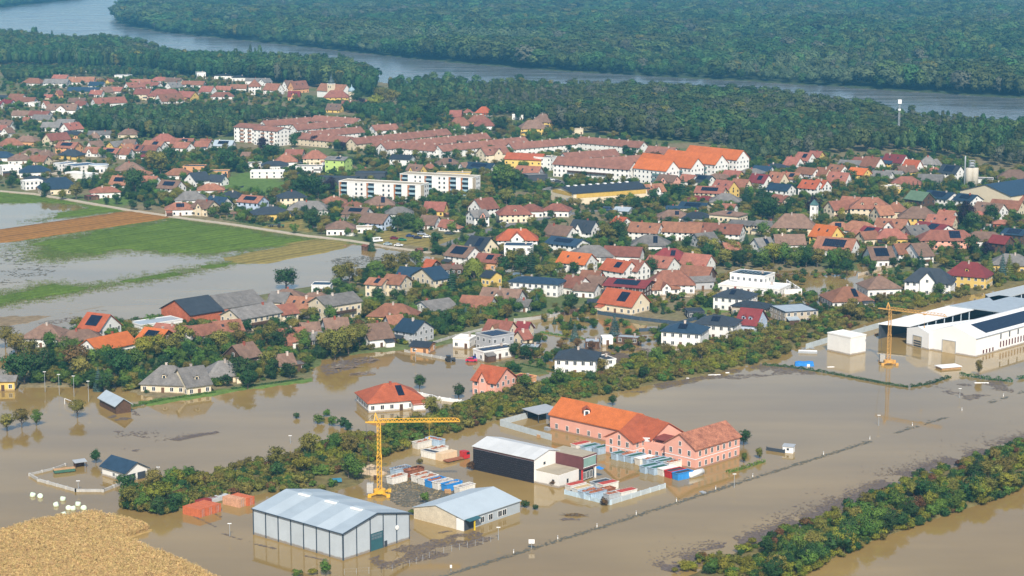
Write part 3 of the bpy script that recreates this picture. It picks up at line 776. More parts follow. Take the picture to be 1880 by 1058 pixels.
parse_tile(752, 150, 4.99, """
0 120 755 -40 9 4 4 G b y
160 205 752 0 7 3 3 H r w
310 380 695 0 12 4 3 H b w s
470 520 735 40 6 4 3 G b w
540 770 737 -30 12 4 3 G n w S
990 1200 770 -20 12 4 4 G r g
1060 1240 850 20 10 4 0 F g d
250 560 835 -5 10 5 0 F y y
375 475 258 -10 10 5 4 G r k
520 550 253 0 6 3 2 H r w
660 700 225 -20 9 5 4 H O w
590 680 300 -10 11 6 4 H r o
420 500 325 0 12 5 5 H r w
640 720 340 10 11 5 4 H r w
20 70 103 -20 12 5 4 H r y
1080 1180 345 10 14 7 5 H b y
1200 1250 288 -20 12 7 5 H b y
940 1040 305 0 8 4 0 F w w
1050 1150 293 0 8 4 0 F g w
1490 1590 435 0 8 4 0 F y c
900 1230 640 -20 12 8.5 3 G O y
1175 1330 690 -30 11 8.5 0 F g w
655 870 578 35 12 9 4 G T c
""")
parse_tile(376, 105, 4.99, """
1260 1390 398 -10 11 4 4 G r y
1130 1250 425 -25 9 4 4 G b y
1440 1490 390 -30 9 4 3 G r y
1580 1605 408 0 4 5 2 H b c
1150 1260 298 -5 13 7 5 H r y
730 800 210 40 9 6 5 G b w
790 920 215 40 10 6 6 G r o
570 690 238 -40 11 6 5 G r w
770 870 308 -10 10 5 4 G m o
-20 80 262 -35 11 5 4 G r w
110 240 260 -15 10 5 3 G r w
100 220 318 0 10 4 3 H r w
240 380 245 -5 11 5 3 G r w
60 235 118 -10 9 5 0 F w w
-20 60 118 -10 9 5 0 F d w
130 280 150 -10 9 5 1 H d w
290 400 162 -5 9 5 1.5 H d w
380 540 187 -10 10 5 2 G g w
520 590 190 40 9 5 3 G g w
100 260 757 -20 10 4 3 G s w S
-30 60 745 -30 9 4 3 G r w
""")
parse_tile(1128, 220, 4.99, """
420 570 497 -30 10 5 3 G b p
630 740 497 -35 10 4 3 G r w
750 890 502 -35 10 4 3 G d w S
920 1010 488 -30 9 4 2 H b w
1020 1160 457 -30 10 5 3 G r y
1220 1300 440 -20 10 4 2 H g w
1290 1440 417 -25 10 4 2.5 G n w
1440 1520 395 -20 10 4 2 H d w
1590 1700 338 -35 10 5 4 G r w
1690 1810 292 -35 10 6 4 G r w s
1800 1900 275 -25 10 7 3 G r y
1270 1410 492 -35 10 5 4 G m w s
1440 1555 477 -40 10 5 5 G r c
1550 1700 477 -30 10 4 3 G r w s
1700 1850 427 -35 10 6 3 G r w
1730 1880 555 -30 11 5 4 G O w
940 1090 556 -40 11 5 5 G r y
1100 1230 537 -30 10 5 4 G r c
760 1010 612 -15 11 5 3 G r c S
1440 1620 586 -30 11 6 3 G n w
1470 1590 688 -40 10 5 3 G r c
280 430 588 35 9 5 4 G r w
740 860 698 -5 10 3 2 H m c
980 1060 675 0 14 4 4 H g c
620 850 757 -20 12 4 2.5 G n c S
490 610 790 -20 8 3 1.5 G n o
490 590 827 0 12 4 3 H b w s
720 800 845 0 12 4 2.5 H d w
1000 1090 836 -25 12 7 1.5 H b c s
1090 1280 922 -25 11 5 1.5 G g c
1310 1470 925 -25 10 5 2 G g c
1560 1730 862 0 14 5 6 H b c
20 110 890 -40 9 4 3 G O w
160 420 943 -20 11 5 4 G r w
450 800 940 -12 12 5 4 G r w
690 1170 948 -15 12 5 4 G r w
20 150 800 -20 9 4 1.5 G s w
1000 1110 770 -20 8 3 2 G r w
""")
parse_tile(1504, 250, 4.99, """
200 400 215 -15 11 4 2 G g w
330 450 187 -20 10 5 3 G r w
430 560 187 -40 11 5 5 G r w
570 690 182 -30 10 6 3 G n y
620 790 157 -30 11 7 4 G m w
985 1015 173 0 10 7 4 H g w
1060 1085 200 0 6 6 3 H g w
800 920 214 -35 10 5 5 G O w
720 870 267 30 10 4 3 G b y
500 660 315 -20 11 4 2.5 G g w
620 760 310 -20 10 4 2 G g w
110 230 257 -40 11 5 4 G r w
300 440 281 -30 11 6 3 G o y
-10 90 283 -35 9 5 4 G r c
100 270 330 -25 12 4 5 G r w
-20 70 400 -40 9 5 4 G O w
1140 1290 257 -30 12 6 4 G d w S
1035 1075 283 0 7 3 2 H r c
920 1130 345 -5 12 4 3 G g w
750 850 366 0 13 4 3.5 H r y
590 720 455 -20 8 4 0 F w c
660 770 485 10 7 3 0 F y y
1450 1590 392 0 12 4 0 F g w
1740 1840 302 0 14 5 4 H b w
850 1000 507 -40 11 6 4 G G n
1010 1230 507 -35 14 6 3 G n w S
1290 1440 532 -35 12 6 3 G n w S
1490 1740 527 -20 13 5 2 G d w
1760 1900 525 -30 10 5 3 G r c
1460 1680 612 -30 11 5 4 G b w
1600 1850 587 -20 12 4 4 G r c
95 260 592 35 10 6 4 G r c
400 540 562 0 14 8 5 H r c DD
520 640 640 35 9 6 4 G r c
680 730 608 0 9 7 4 H r c
220 370 555 -20 10 6 4 G r w
850 970 647 0 14 6 5 H b y
1010 1240 724 -15 12 5 4 G r c
1110 1240 680 -20 10 4 3 G r w
1440 1480 688 0 6 4 2 H r w
1650 1700 768 0 7 3 1.5 H r k
930 1170 797 -40 13 4 3 G m w s
800 970 818 35 12 5 4 G g s
1020 1320 862 12 12 5 4 H r p s
540 800 757 -15 12 4 4 G r w
600 720 848 10 10 4 4 H r y
130 220 788 0 10 4 3 H r w S
300 440 782 -30 11 4 4 H r w
420 560 832 -40 10 4 3 G m w S
310 360 858 0 9 3 3 H r w
380 510 872 35 8 4 3 G r c
740 820 900 -30 7 3 2 G r n
-20 160 817 -35 12 6 5 G o y
0 330 930 -20 14 4 5 G r w S
1430 1600 876 0 12 4 3.5 H b w
1600 1740 912 -30 9 6 3 G m n
1720 1900 850 -20 14 6 2 G n n S
""")
parse_tile(752, 330, 4.99, """
150 330 203 -15 11 3.5 4 G r y
120 260 328 -25 11 3 4 G b w
300 400 367 -30 8 3 3 G r w
375 425 408 -20 6 2.5 1.5 H r w
600 750 170 40 12 5 5 G r w
555 690 277 30 9 6 3 G g w xX
890 1020 236 10 11 5 4 H r c D
1085 1140 224 0 11 4 3 H r w
1310 1390 220 -10 11 4 3 H r w
1510 1700 372 -30 12 5 5 G d w x
1280 1490 418 -35 11 4 4 G b w B
900 1070 452 0 12 4.5 4.5 H O w x
570 740 522 -40 12 5 5 G d c s
400 590 607 -40 13 5 4 G b w S
640 830 678 -25 11 4 3 G r o s
875 1125 595 -5 11 6 0 F n w
1310 1580 532 -35 13 5 2.5 G n w S
1600 1740 602 0 14 4 4 H g w
1410 1660 668 -30 12 5 4 G o w
160 240 732 -40 9 4 3 G O n
300 470 778 -10 10 6 1 G b n
710 790 837 -40 8 7 2 G d y
1060 1290 893 -20 12 6 1.5 H n w
960 1160 1003 -20 8 3 0 F n w
1225 1405 992 -20 8 3 0 F g w
1450 1600 882 -40 11 4 4 G r w
1590 1750 832 -20 9 4 3 G r w
1650 1800 882 -35 9 4 3 G b c
1540 1720 945 -20 10 3.5 2.5 G b w
""")
parse_tile(1128, 400, 4.99, """
280 390 158 0 14 4 4 H g w s
-80 250 263 -12 12 4 3.5 G r w
450 570 281 -10 11 5 4 H m o s
650 880 332 -25 11 4 4 G r w
330 540 352 -30 12 4 4 G r w
630 890 442 -20 12 4 4 G r n
440 600 481 5 13 4.5 5 H r w
320 560 570 20 9 3 3 G r w
680 880 537 20 9 4 1.5 G g g
-60 150 387 -40 11 5 4 G O w s
160 270 387 -40 9 5 4 G r w
-40 330 562 -20 16 5 2 G m n S
-60 240 660 -35 13 4 5 G O c s
1110 1420 507 -25 11 6.5 0 F n w S
1010 1560 612 -20 15 3 0 F w w
1080 1140 651 -20 13 6 2.5 H d w S
1210 1330 766 -20 10 4 1.5 H d s
1170 1350 832 -20 13 4 5 G m b DD
910 990 891 -15 13 6 2.5 H d w S
610 690 958 -15 13 6 2.5 H n w S
1500 1790 830 25 15 5 0 F s s E
1290 1420 182 35 11 4 4.5 G g w s
1470 1730 152 10 12 4 4 G b w
740 900 137 35 12 3 4 G g g
1000 1130 227 20 10 4 3 G r y
660 810 848 10 8 2.8 0 F d d
""")
parse_tile(1504, 430, 4.99, """
450 650 113 20 13 4 5 G b w S
850 970 82 35 14 5 5 G b w B
690 820 85 30 10 5 4 G r w
530 575 385 20 14 4 4 H b w
220 285 482 20 16 3.2 4.5 H r w s
930 1110 312 -10 12 6 5 H d w x
1310 1450 257 -15 12 6 5 H m y D
1700 1830 182 0 13 4 4 H g y
""")
parse_tile(0, 540, 4.99, """
815 1000 178 -40 13 5 5 G O w S
390 460 275 -20 14 4 4 H b w
640 810 327 5 10 3.5 3 H b w
810 1150 378 41 11 4 3.5 G o w
1340 1530 315 -40 12 4 3.5 G o n S
-60 140 748 -10 8 3.5 1 G g y
1480 1600 655 -20 12 3.5 5 H g c D
1640 1850 668 25 13 3.5 5 G g c D
""")
parse_tile(250, 490, 4.99, """
1290 1430 343 30 9 5 3 G r c
1420 1620 275 -30 11 4 4 G r w
1250 1400 232 -20 11 5 3 G g c
1340 1420 205 0 12 4 3 H b w
1580 1700 237 0 10 4 3 H b w
1620 1790 157 -10 8 3.5 0 F n w
870 1230 357 39 13 6 3 G g c B
200 470 528 -35 10 4 3 G r w
480 710 530 25 10 4 3 G r w
710 940 490 20 10 4 3.5 G r y
890 1055 703 42 10 4 4 G b n
750 840 862 10 11 3 4 H g c
1280 1530 560 15 11 3.5 4 G r w
1520 1640 517 20 10 4 3.5 G b w
1720 1880 468 15 10 4 4 G b w
1580 1700 597 10 8 3 2 G g n
1280 1420 797 20 8 3.5 3 G b w
1330 1530 888 20 7 2.6 0 F g n
560 830 378 38 9 3 2.5 G r s s
""")
parse_tile(560, 460, 4.99, """
600 740 253 -30 9 6 2 G r c s
760 920 222 -30 11 6 3 G r c
1080 1230 153 38 16 6 4 G n c B
880 1060 152 -20 12 5 3 G n c
1260 1420 132 10 11 6 1 G b n
115 430 400 38 12 7 3 G g c B
1070 1310 450 35 15 3.5 3 G g w
730 900 487 -15 12 3.5 4 H r y
750 880 592 20 9 3 3 G r w
910 1085 633 -40 12 5 3.5 G n g
1000 1160 832 -20 8 3 1.2 G d o
530 745 668 25 12 4 4.5 G b w
200 380 617 10 10 4 3.5 G b w
-40 120 657 10 10 4 3.5 G b w
1450 1720 417 -20 11 3.5 3.5 G r w
1640 1980 347 -20 12 3.5 4 G b w
""")
parse_tile(800, 540, 4.99, """
442 642 362 40 9.5 6.3 0 F g g S
390 690 497 36 6.5 3.6 0 F g w S
190 340 397 -20 8 3.6 0 F w w
490 700 243 -30 10 4 4 G r c x
760 860 254 -20 9 4 3 G m c
770 830 332 40 6 3 2.5 G r c
1265 1335 500 -8 13 6 2.5 H d w
1500 1600 585 30 8 4.5 0 F d w
430 640 662 -35 12 5.5 4 G O p xX
720 860 762 -35 8 4 0 F o o
780 950 477 -10 7 2.5 0 F s n
1370 1500 427 0 7 2.5 0 F s n
1530 1605 392 10 4 3 0 F w w
1670 1870 392 -15 5 2.5 0 F s n
1400 1520 47 0 6 2.5 1 G d n
760 870 47 -20 8 3 2 G g w
""".replace(' F o o', ' F m o'))
parse_tile(0, 0, 1.0, """
704 728 704 15 16 3.5 4 H O w s
""")
flush_houses()
# ------------------------------------------------------------------ terraces, apartment rows and landmarks
def ridge_building(p1, p2, W, he, rise, typ, rc, wc, flags='', label=None, cat='building', name='building', group=None, near=False, L=None, **kw):
    zr = he + (0 if typ == 'F' else rise)
    a = gp(*p1, zr); b = gp(*p2, zr); d = b-a; c = (a+b)/2
    yaw = math.atan2(d.y, d.x); L = L or d.length
    if typ == 'H': L += W*0.9
    return building((c.x, c.y), yaw, L, W, he, rise, typ, rc, wc, flags, label, cat, name, group, near, ((p1[0]+p2[0])/2, (p1[1]+p2[1])/2), **kw)
def eaves_building(p1, x2, yawdeg, W, he, rise, typ, rc, wc, flags='', **kw):
    # ridge starts at pixel p1, runs to screen x = x2 with a screen turn yawdeg
    zr = he + (0 if typ == 'F' else rise); a = gp(*p1, zr); va = math.atan2(a.x, a.y); yaw = R(yawdeg) - va
    s = ppm(*p1, zr); L = abs(x2-p1[0])/s/math.cos(R(yawdeg)); d = Vector((math.cos(yaw), math.sin(yaw), 0))
    c = a + d*(L/2 if x2 > p1[0] else -L/2)
    return building((c.x, c.y), yaw, L, W, he, rise, typ, rc, wc, flags, px=((p1[0]+x2)/2, p1[1]), **kw)
TG = 'long two-storey housing terraces'
for p1, x2, yaw, wc, lab in [((546,243),643,-44,'c','long cream terrace ending at the purple-leaved street trees'), ((645,254),826,42,'c','longest cream terrace running back from its corner wing'),
    ((690,257),802,-40,'w','white terrace wing with small white dormer end'), ((804,267),968,42,'w','long white terrace beside the cream gabled block'),
    ((700,263),900,41,'w','inner white terrace between the two longest rows'), ((935,263),1054,38,'w','white terrace with ridge chimneys behind the peach block'), ((1056,250),1178,-38,'w','terrace below the wood with garages at its end'),
    ((1034,281),1130,36,'w','terrace around the inner court with trees'), ((1075,292),1180,34,'w','low terrace roof beside the bright orange rows'), ((1192,268),1240,-30,'w','short terrace with pinkish roof against the wood'),
    ((482,222),570,36,'w','white terrace beside the grove behind the apartment house'), ((578,212),657,-40,'w','white terrace with white gable below the yellow rectory'),
    ((538,229),626,36,'w','short white and yellow terrace with two front trees'), ((566,241),662,38,'w','terrace with plain faded ridge behind the long cream terrace'), ((683,230),726,30,'w','short terrace end among garden trees')]:
    o = eaves_building(p1, x2, yaw, 10.5, 5.6, 3.6, 'G', 'T', wc, 'Z', label=lab, cat='terrace', name='terrace_house', group=TG, winstep=4.0, win=(0.8,1.0))
    L_ = BUILD[-1][2]; nch = max(2, int(L_/8))
    for k in range(nch): make_chimney(o, -L_/2+(k+0.5)*L_/nch, 0.6*(-1)**k, 9.0, 0.9, False, 0.4)
eaves_building((1025,287), 1160, -32, 12, 8.6, 4.2, 'G', 'T', 'w', 'BZ', label='white three-storey terrace with balconies facing the car park', cat='terrace', name='terrace_house', group=TG, winstep=3.2)
OG = 'apartment rows with bright orange roofs'
for p1, x2, lab in (((1268,267),1361,'orange-roofed apartment row nearest the wood, tall white gable'), ((1228,275),1322,'orange-roofed apartment row with green balconies, second from the wood'),
                    ((1182,281),1278,'orange-roofed apartment row with blue balconies, third from the wood'), ((1176,290),1234,'short orange-roofed apartment row beside the reddish tree')):
    o = eaves_building(p1, x2, -40, 13, 9.6, 5.4, 'G', 'o', 'w', 'Z', label=lab, cat='apartment row', name='apartment_row', group=OG, winstep=3.2, win=(1.0,1.2))
    BL = [b for b in BUILD][-1]; Lh, Wh = BL[2]/2, BL[3]/2
    for fl in range(3):
        for xx in (0.35, 0.62):
            MB().box(Lh*xx-1.8, Lh*xx+1.8, -Wh-1.3, -Wh-0.02, 0.3+fl*3, 1.3+fl*3).build('balcony', mat('balcony_green', (0.12, 0.2, 0.2), 0.6), o)
# four storey white apartment house with red roof
for (p1, x2, lab) in (((442,226),478,'white four-storey apartment house with loggias, end beside the grove'), ((478,231),520,'white four-storey apartment house with big blank gable')):
    o = eaves_building(p1, x2, -42, 15, 11.5, 2.2, 'G', 'T', 'w', 'Z', label=lab, cat='apartment house', name='apartment_house', group='stepped white apartment house', winstep=3.6)
    BL = BUILD[-1]; Lh, Wh = BL[2]/2, BL[3]/2
    for fl in range(4):
        for xx in (-0.2, 0.55):
            MB().box(Lh*xx-1.5, Lh*xx+1.5, -Wh-1.0, -Wh-0.02, 0.4+fl*2.8, 1.4+fl*2.8).build('balcony', mat('balcony_brown', (0.30, 0.16, 0.10), 0.7), o)
# the two flat-roofed blocks with coloured balconies
M_BALB = mat('balcony_blue', (0.30, 0.42, 0.47), 0.6, 0.1); M_PANO = mat('panel_rust', (0.36, 0.135, 0.045), 0.8, 0.15)
for p1, x2, lab in (((630,331),776,'white flat-roofed apartment block with rust panels, nearer the houses'), ((742,318),872,'white flat-roofed apartment block with rust panels, behind its twin')):
    o = eaves_building(p1, x2, -26, 11.5, 11.0, 0, 'F', 'y', 'w', label=lab, cat='apartment block', name='apartment_block', group='flat-roofed apartment blocks', nowin=True)
    L_, W_ = BUILD[-1][2], BUILD[-1][3]; yw = BUILD[-1][4]
    nb = 6; seg = L_/nb
    for i in range(nb):
        x0 = -L_/2 + i*seg
        for fl in range(4):
            z = 0.1+fl*2.7
            if i % 2 == 0 or i == 5:
                MB().box(x0+1.6, x0+5.2, -W_/2-1.15, -W_/2-0.01, z+0.1, z+1.1).build('balcony', M_BALB, o)
                MB().box(x0+1.6, x0+5.2, -W_/2-0.06, -W_/2+0.05, z+1.1, z+2.6).build('window', M_GLASS, o)
            else:
                for xx in (seg*0.28, seg*0.68): put_window(o, (x0+xx, -W_/2, z+0.9), math.pi, 1.1, 1.3)
        if i % 2 == 0 or i == 5:
            MB().box(x0+0.35, x0+1.55, -W_/2-0.12, -W_/2-0.02, 0.2, 10.8).build('rust_panel', M_PANO, o)
    MB().box(L_/2+0.01, L_/2+0.1, -W_/2+0.1, -W_/2+4.5, 0, 10.8).build('beige_panel', mat('panel_beige', (0.56,0.45,0.32), 0.8), o)
    for fl in range(4):
        for yy in (0.8, 3.6): put_window(o, (L_/2, yy, 0.9+fl*2.7), -math.pi/2, 1.0, 1.2)
# hall with arched dark roof full of panels
o = eaves_building((1032,343), 1172, 30, 26, 7.2, 2.4, 'G', 'd', 'c', 'Z', label='long cream hall with dark solar roof and yellow band', cat='hall', name='sports_hall', nowin=True)
L_, W_ = BUILD[-1][2], BUILD[-1][3]
M_BANDY = mat('band_yellow', (0.55, 0.36, 0.08), 0.7)
MB().box(-L_/2+2, L_/2-2, -W_/2-0.08, -W_/2-0.02, 4.2, 6.6).build('yellow_band', M_BANDY, o)
MB().box(-L_/2-0.08, -L_/2-0.02, -W_/2+2, W_/2-2, 5.2, 7.4).build('yellow_band', M_BANDY, o)
for y0, y1, z1 in ((-9,-5,3.6),(-3,0,3.0),(4,8,3.2)): MB().box(-L_/2-0.12, -L_/2-0.03, y0, y1, 0, z1).build('gate', M_STEEL, o)
for i in range(9):
    x0 = -L_/2+3+i*(L_-6)/9; MB().box(x0, x0+1.6, -0.9, 0.9, 9.4, 10.1).build('rooflight', M_WHITE, o)
# town hall
eaves_building((456,146), 478, 0, 17, 8.5, 6, 'H', 'r', 'w', 'Z', label='square white town hall with tall red hip roof', cat='town hall', name='town_hall', winstep=2.8)
# blue roofed warehouse and silo
ridge_building((1822,337), (1925,322), 34, 8, 5, 'G', 'n', 'c', 'Z', label='cream warehouse with wide dark blue roof beside the silo', cat='warehouse', name='warehouse', nowin=True, L=70)
c = gp(1783,348)
t = thing('silo', 'pale concrete grain silo of joined cylinders with roof cage', 'silo', (c.x, c.y, 0))
M_SILO = mat('silo_concrete', (0.52, 0.47, 0.39), 0.85, 0.1, 0.4)
for dx, dy in ((-1.7,0),(1.9,0.3),(0.1,2.6)):
    MB().lathe([(2.2,-0.5),(2.2,12.8),(2.0,13.1)], 18, dx, dy).build('cylinder', M_SILO, t, True)
mb = MB()
for dx in (-1.5,1.5):
    for dy in (-0.6,2.2): mb.bar((dx,dy,12.8),(dx,dy,17.5),0.22)
for z in (14.2,15.8,17.5): mb.box(-1.7,1.7,-0.8,2.4,z-0.1,z+0.05)
mb.box(-1.0,1.0,0,1.6,14.3,16.6); mb.build('roof_cage', M_STEEL, t)
c = gp(1770,350)
t = thing('exhaust_stack', 'tall thin steel stack standing beside the silo', 'chimney stack', (c.x, c.y, 0))
MB().lathe([(0.55,-0.5),(0.45,18),(0.4,21)], 10).build('pipe', M_STEEL, t, True); MB().lathe([(0.8,0),(0.8,1.2)], 10).build('base', M_CONC, t)
# telecom mast in the wood
c = gp(1649,262)
t = thing('telecom_mast', 'slim lattice telecom mast with white antennas above the wood', 'mast', (c.x, c.y, 0))
mb = MB(); hh = 30.0
def lat(mb, z0, z1, w0, w1, step, bw=0.12):
    n_ = int((z1-z0)/step)
    for i in range(n_):
        za, zb_ = z0+(z1-z0)*i/n_, z0+(z1-z0)*(i+1)/n_; wa = w0+(w1-w0)*i/n_; wb = w0+(w1-w0)*(i+1)/n_
        ca = [(-wa,-wa),(wa,-wa),(wa,wa),(-wa,wa)]; cb = [(-wb,-wb),(wb,-wb),(wb,wb),(-wb,wb)]
        for k in range(4):
            mb.bar((*ca[k],za),(*cb[k],zb_),bw*1.5); j = (k+1)%4
            mb.bar((*ca[k],za),(*cb[j],zb_),bw); mb.bar((*cb[k],zb_),(*cb[j],zb_),bw)
lat(mb, 0, hh, 0.75, 0.4, 1.6); mb.build('lattice', M_STEEL, t)
MB().box(-1.3,1.3,-1.3,1.3,hh-1.2,hh+1.8).build('antenna_head', M_WHITE, t); MB().box(-0.9,0.9,-1.0,1.0,hh-6.2,hh-5.0).build('dish_platform', M_WHITE, t)
# church with onion dome
o = ridge_building((590,153), (636,156), 12, 7, 6, 'G', 'r', 'w', 'Z', label='parish church nave with red roof joined to its white onion tower', cat='church', name='church', nowin=True)
L_ = BUILD[-1][2]; tx = L_*0.08
MB().box(tx-2.6,tx+2.6,-8.8,-3.6,-0.5,13.5).build('tower', WALL['c'][0], o)
MB().box(tx-2.8,tx+2.8,-9.0,-3.4,13.5,14.0).build('cornice', WALL['w'][0], o)
MB().lathe([(2.7,14.0),(3.0,15.2),(2.6,16.5),(1.3,17.6),(0.9,18.3),(1.2,19.0),(1.0,19.8),(0.3,20.8),(0.1,23.5)], 14, tx, -6.2).build('onion_dome', mat('dome_copper', (0.06,0.085,0.085), 0.5), o, True)
put_window(o, (tx-1.2,-8.8,10), math.pi, 0.9, 2.0); put_window(o, (tx+1.2,-8.8,10), math.pi, 0.9, 2.0)
c = gp(646,182); t = thing('domed_chapel', 'small chapel with pale blue copper cupola below the church', 'chapel', (c.x, c.y, 0))
MB().lathe([(3.2,-0.5),(3.2,7)], 12).build('drum', WALL['c'][0], t); MB().lathe([(3.5,7),(3.2,8.5),(2.0,10.2),(0.6,11.2),(0.4,12.4),(0.05,14)], 14).build('cupola', mat('copper_pale', (0.25,0.35,0.40), 0.5), t, True)
# slim white chapel tower
c = gp(1494,411); t = thing('chapel_tower', 'slim white chapel tower with teal pyramid roof', 'tower', (c.x, c.y, 0), R(-30))
MB().box(-1.7,1.7,-1.7,1.7,-0.6,10.2).build('shaft', WALL['w'][0], t)
MB().v and None
mb = MB(); e = 2.0
for a_, b_ in (((-e,-e),(e,-e)),((e,-e),(e,e)),((e,e),(-e,e)),((-e,e),(-e,-e))): mb.poly([(*a_,10.2),(*b_,10.2),(0,0,13.4)])
mb.poly([(-e,e,10.2),(e,e,10.2),(e,-e,10.2),(-e,-e,10.2)]); mb.build('pyramid_roof', mat('copper_teal', (0.06,0.13,0.13), 0.6), t)
put_window(t, (0,-1.7,7.6), math.pi, 0.7, 1.5); put_window(t, (1.7,0,7.6), -math.pi/2, 0.7, 1.5)
# round school drum
c = gp(182,318); t = thing('school_drum', 'round white drum building with grey metal roof', 'school', (c.x, c.y, 0))
MB().lathe([(6.2,-0.5),(6.2,5.2),(6.5,5.2),(6.5,5.6)], 28).build('wall', WALL['w'][0], t); MB().lathe([(6.0,5.4),(6.0,5.75),(0.3,6.4)], 28).build('roof', ROOF['s'][0], t)
for k in range(5):
    a = R(-150+k*22); put_window(t, (6.2*math.cos(a), 6.2*math.sin(a), 1.2), a-math.pi/2, 1.2, 1.8)
ridge_building((128,316),(172,320),8,5,0,'F','w','w',label='white school entrance wing in front of the solar roofs',cat='school',name='school_wing',nowin=True)
# brick barn and its grey neighbour
ridge_building((322,551),(380,542),20,5.8,4.6,'G','d','k','Z',label='red brick barn with wide dark blue-grey roof',cat='barn',name='brick_barn',nowin=True)
ridge_building((388,543),(462,532),17,5,4,'G','g','s','Z',label='long barn with weathered grey fibre-cement roof',cat='barn',name='long_barn',nowin=True)
ridge_building((248,595),(324,584),9,4,0,'F','s','w',label='low white shed with pale blue-grey flat roof by the barn',cat='shed',name='farm_shed',nowin=True)
ridge_building((196,717),(226,732),5.2,3.0,1.9,'G','s','n','Z',label='dark timber shed with shiny blue metal roof',cat='shed',name='metal_roof_shed',nowin=True)
# field hall and scrapped scaffolding house detail
c = gp(800,668)
# ------------------------------------------------------------------ the industrial yard in front
def frame3(f, a, b, z=0.0):
    F = gp(*f, z); A = gp(*a, z)-F; B = gp(*b, z)-F
    e1 = A.normalized(); e2 = B - e1*B.dot(e1); W = e2.length; e2.normalize()
    yaw = math.atan2(e1.y, e1.x); c = F + e1*A.length/2 + e2*W/2
    return c, yaw, A.length, W
# big grey panel hall; local x runs from the front gable (-) to the back, local +y is the long visible side
c, yaw, L, W = frame3((630,1029.5),(466,981.5),(760,992))
t = thing('panel_hall', 'large pale grey panel hall with dark pilasters and blue gate', 'hall', (c.x,c.y,0), yaw)
BUILD.append((c.x,c.y,L,W,yaw,10,(610,960)))
hl, hw = L/2, W/2; he, zr = 7.0, 9.6
M_PANEL = mat('wall_panel_grey', (0.43,0.475,0.51), 0.6, 0.07, 0.25, 0.05, fine=0.03, mud=0.5); M_TRIM = mat('trim_dark_blue', (0.05,0.07,0.095), 0.5, 0.1)
M_RF1 = mat('roof_sheet_light', (0.40,0.46,0.50), 0.45, 0.06, 0.2, 0.03); M_RF2 = mat('roof_sheet_weathered', (0.33,0.39,0.435), 0.5, 0.08, 0.2, 0.03)
core = MB(); core.v += [(-hl+.2,-hw+.2,-1),(hl-.2,-hw+.2,-1),(hl-.2,hw-.2,-1),(-hl+.2,hw-.2,-1),(-hl+.2,-hw+.2,he-.3),(hl-.2,-hw+.2,he-.3),(hl-.2,hw-.2,he-.3),(-hl+.2,hw-.2,he-.3),(-hl+.2,0,zr-.3),(hl-.2,0,zr-.3)]
core.f += [(0,3,2,1),(0,1,5,4),(2,3,7,6),(1,2,6,9,5),(3,0,4,8,7),(4,5,9,8),(6,7,8,9)]
core.build('core_wall', M_DSTEEL, t)
def roofz(y): return he + (zr-he)*(1-abs(y)/hw)
n = 7
for i in range(n):
    x0 = -hl + L*i/n + 0.16; x1 = -hl + L*(i+1)/n - 0.16
    MB().box(x0,x1,hw-0.25,hw,-1,he-0.25).build('wall_panel', M_PANEL, t); MB().box(x0,x1,-hw,-hw+0.25,-1,he-0.25).build('wall_panel', M_PANEL, t)
for i in range(n+1):
    x = -hl + L*i/n; MB().box(x-0.15,x+0.15,hw-0.2,hw+0.12,-1,he-0.2).build('pilaster', M_TRIM, t)
ed = [-hw + 2*hw*k for k in (0,0.198,0.402,0.598,0.80,1.0)]   # +y is the corner nearest the long side
for i in range(5):
    y0, y1 = ed[i]+0.14, ed[i+1]-0.14
    z0 = 4.6 if i == 2 else -1
    for sx, xx in ((-1,-hl),(1,hl-0.25)):
        mb = MB(); k = [(y0,z0 if sx < 0 else -1),(y1,z0 if sx < 0 else -1),(y1,roofz(y1)-0.3),(y0,roofz(y0)-0.3)]
        if y0 < 0 < y1: k = k[:3] + [(0,zr-0.3)] + k[3:]
        a = [(xx,y,z) for y,z in k]; b_ = [(xx+0.25,y,z) for y,z in k]; m_ = len(k)
        mb.v += a+b_; mb.f.append(tuple(range(m_))[::-1]); mb.f.append(tuple(range(m_,2*m_)))
        for q in range(m_): mb.f.append((q,(q+1)%m_,m_+(q+1)%m_,m_+q))
        mb.build('wall_panel', M_PANEL, t)
for y in ed: MB().box(-hl-0.12,-hl+0.2,max(-hw,y-0.13),min(hw,y+0.13),-1,roofz(y)-0.25).build('pilaster', M_TRIM, t)
gt = MB().box(-hl-0.02,-hl+0.1,ed[2]+0.2,ed[3]-0.2,-1,4.55).build('gate', M_TEAL, t)
for r_ in range(2):
    for k in range(4):
        y0 = ed[2]+0.45+k*(ed[3]-ed[2]-0.9)/4; MB().box(-hl-0.06,-hl-0.025,y0+0.06,y0+(ed[3]-ed[2]-0.9)/4-0.06,2.9+r_*0.8,3.5+r_*0.8).build('gate_window', mat('gate_glass',(0.12,0.17,0.2),0.2), gt)
MB().box(-hl-0.06,-hl+0.02,ed[2]-1.4,ed[2]-0.4,-1,1.6).build('door', M_DSTEEL, t)
for s in (-1,1):
    for i in range(n):
        x0 = -hl-0.35 + (L+0.7)*i/n; x1 = -hl-0.35 + (L+0.7)*(i+1)/n
        q = [(x0,0,zr+.1),(x1,0,zr+.1),(x1,s*(hw+.35),he+.03),(x0,s*(hw+.35),he+.03)]
        if s > 0: q = q[::-1]
        MB().slab(q[::-1],0.16).build('roof_sheet', M_RF1 if i % 2 else M_RF2, t)
MB().bar((-hl-.3,hw+.4,he-.02),(hl+.3,hw+.4,he-.02),0.22).build('gutter', M_TRIM, t)
for s in (-1,1): MB().bar((-hl-.38,0,zr+.02),(-hl-.38,s*(hw+.38),he-.04),0.16,0.34).build('verge_trim', M_TRIM, t)
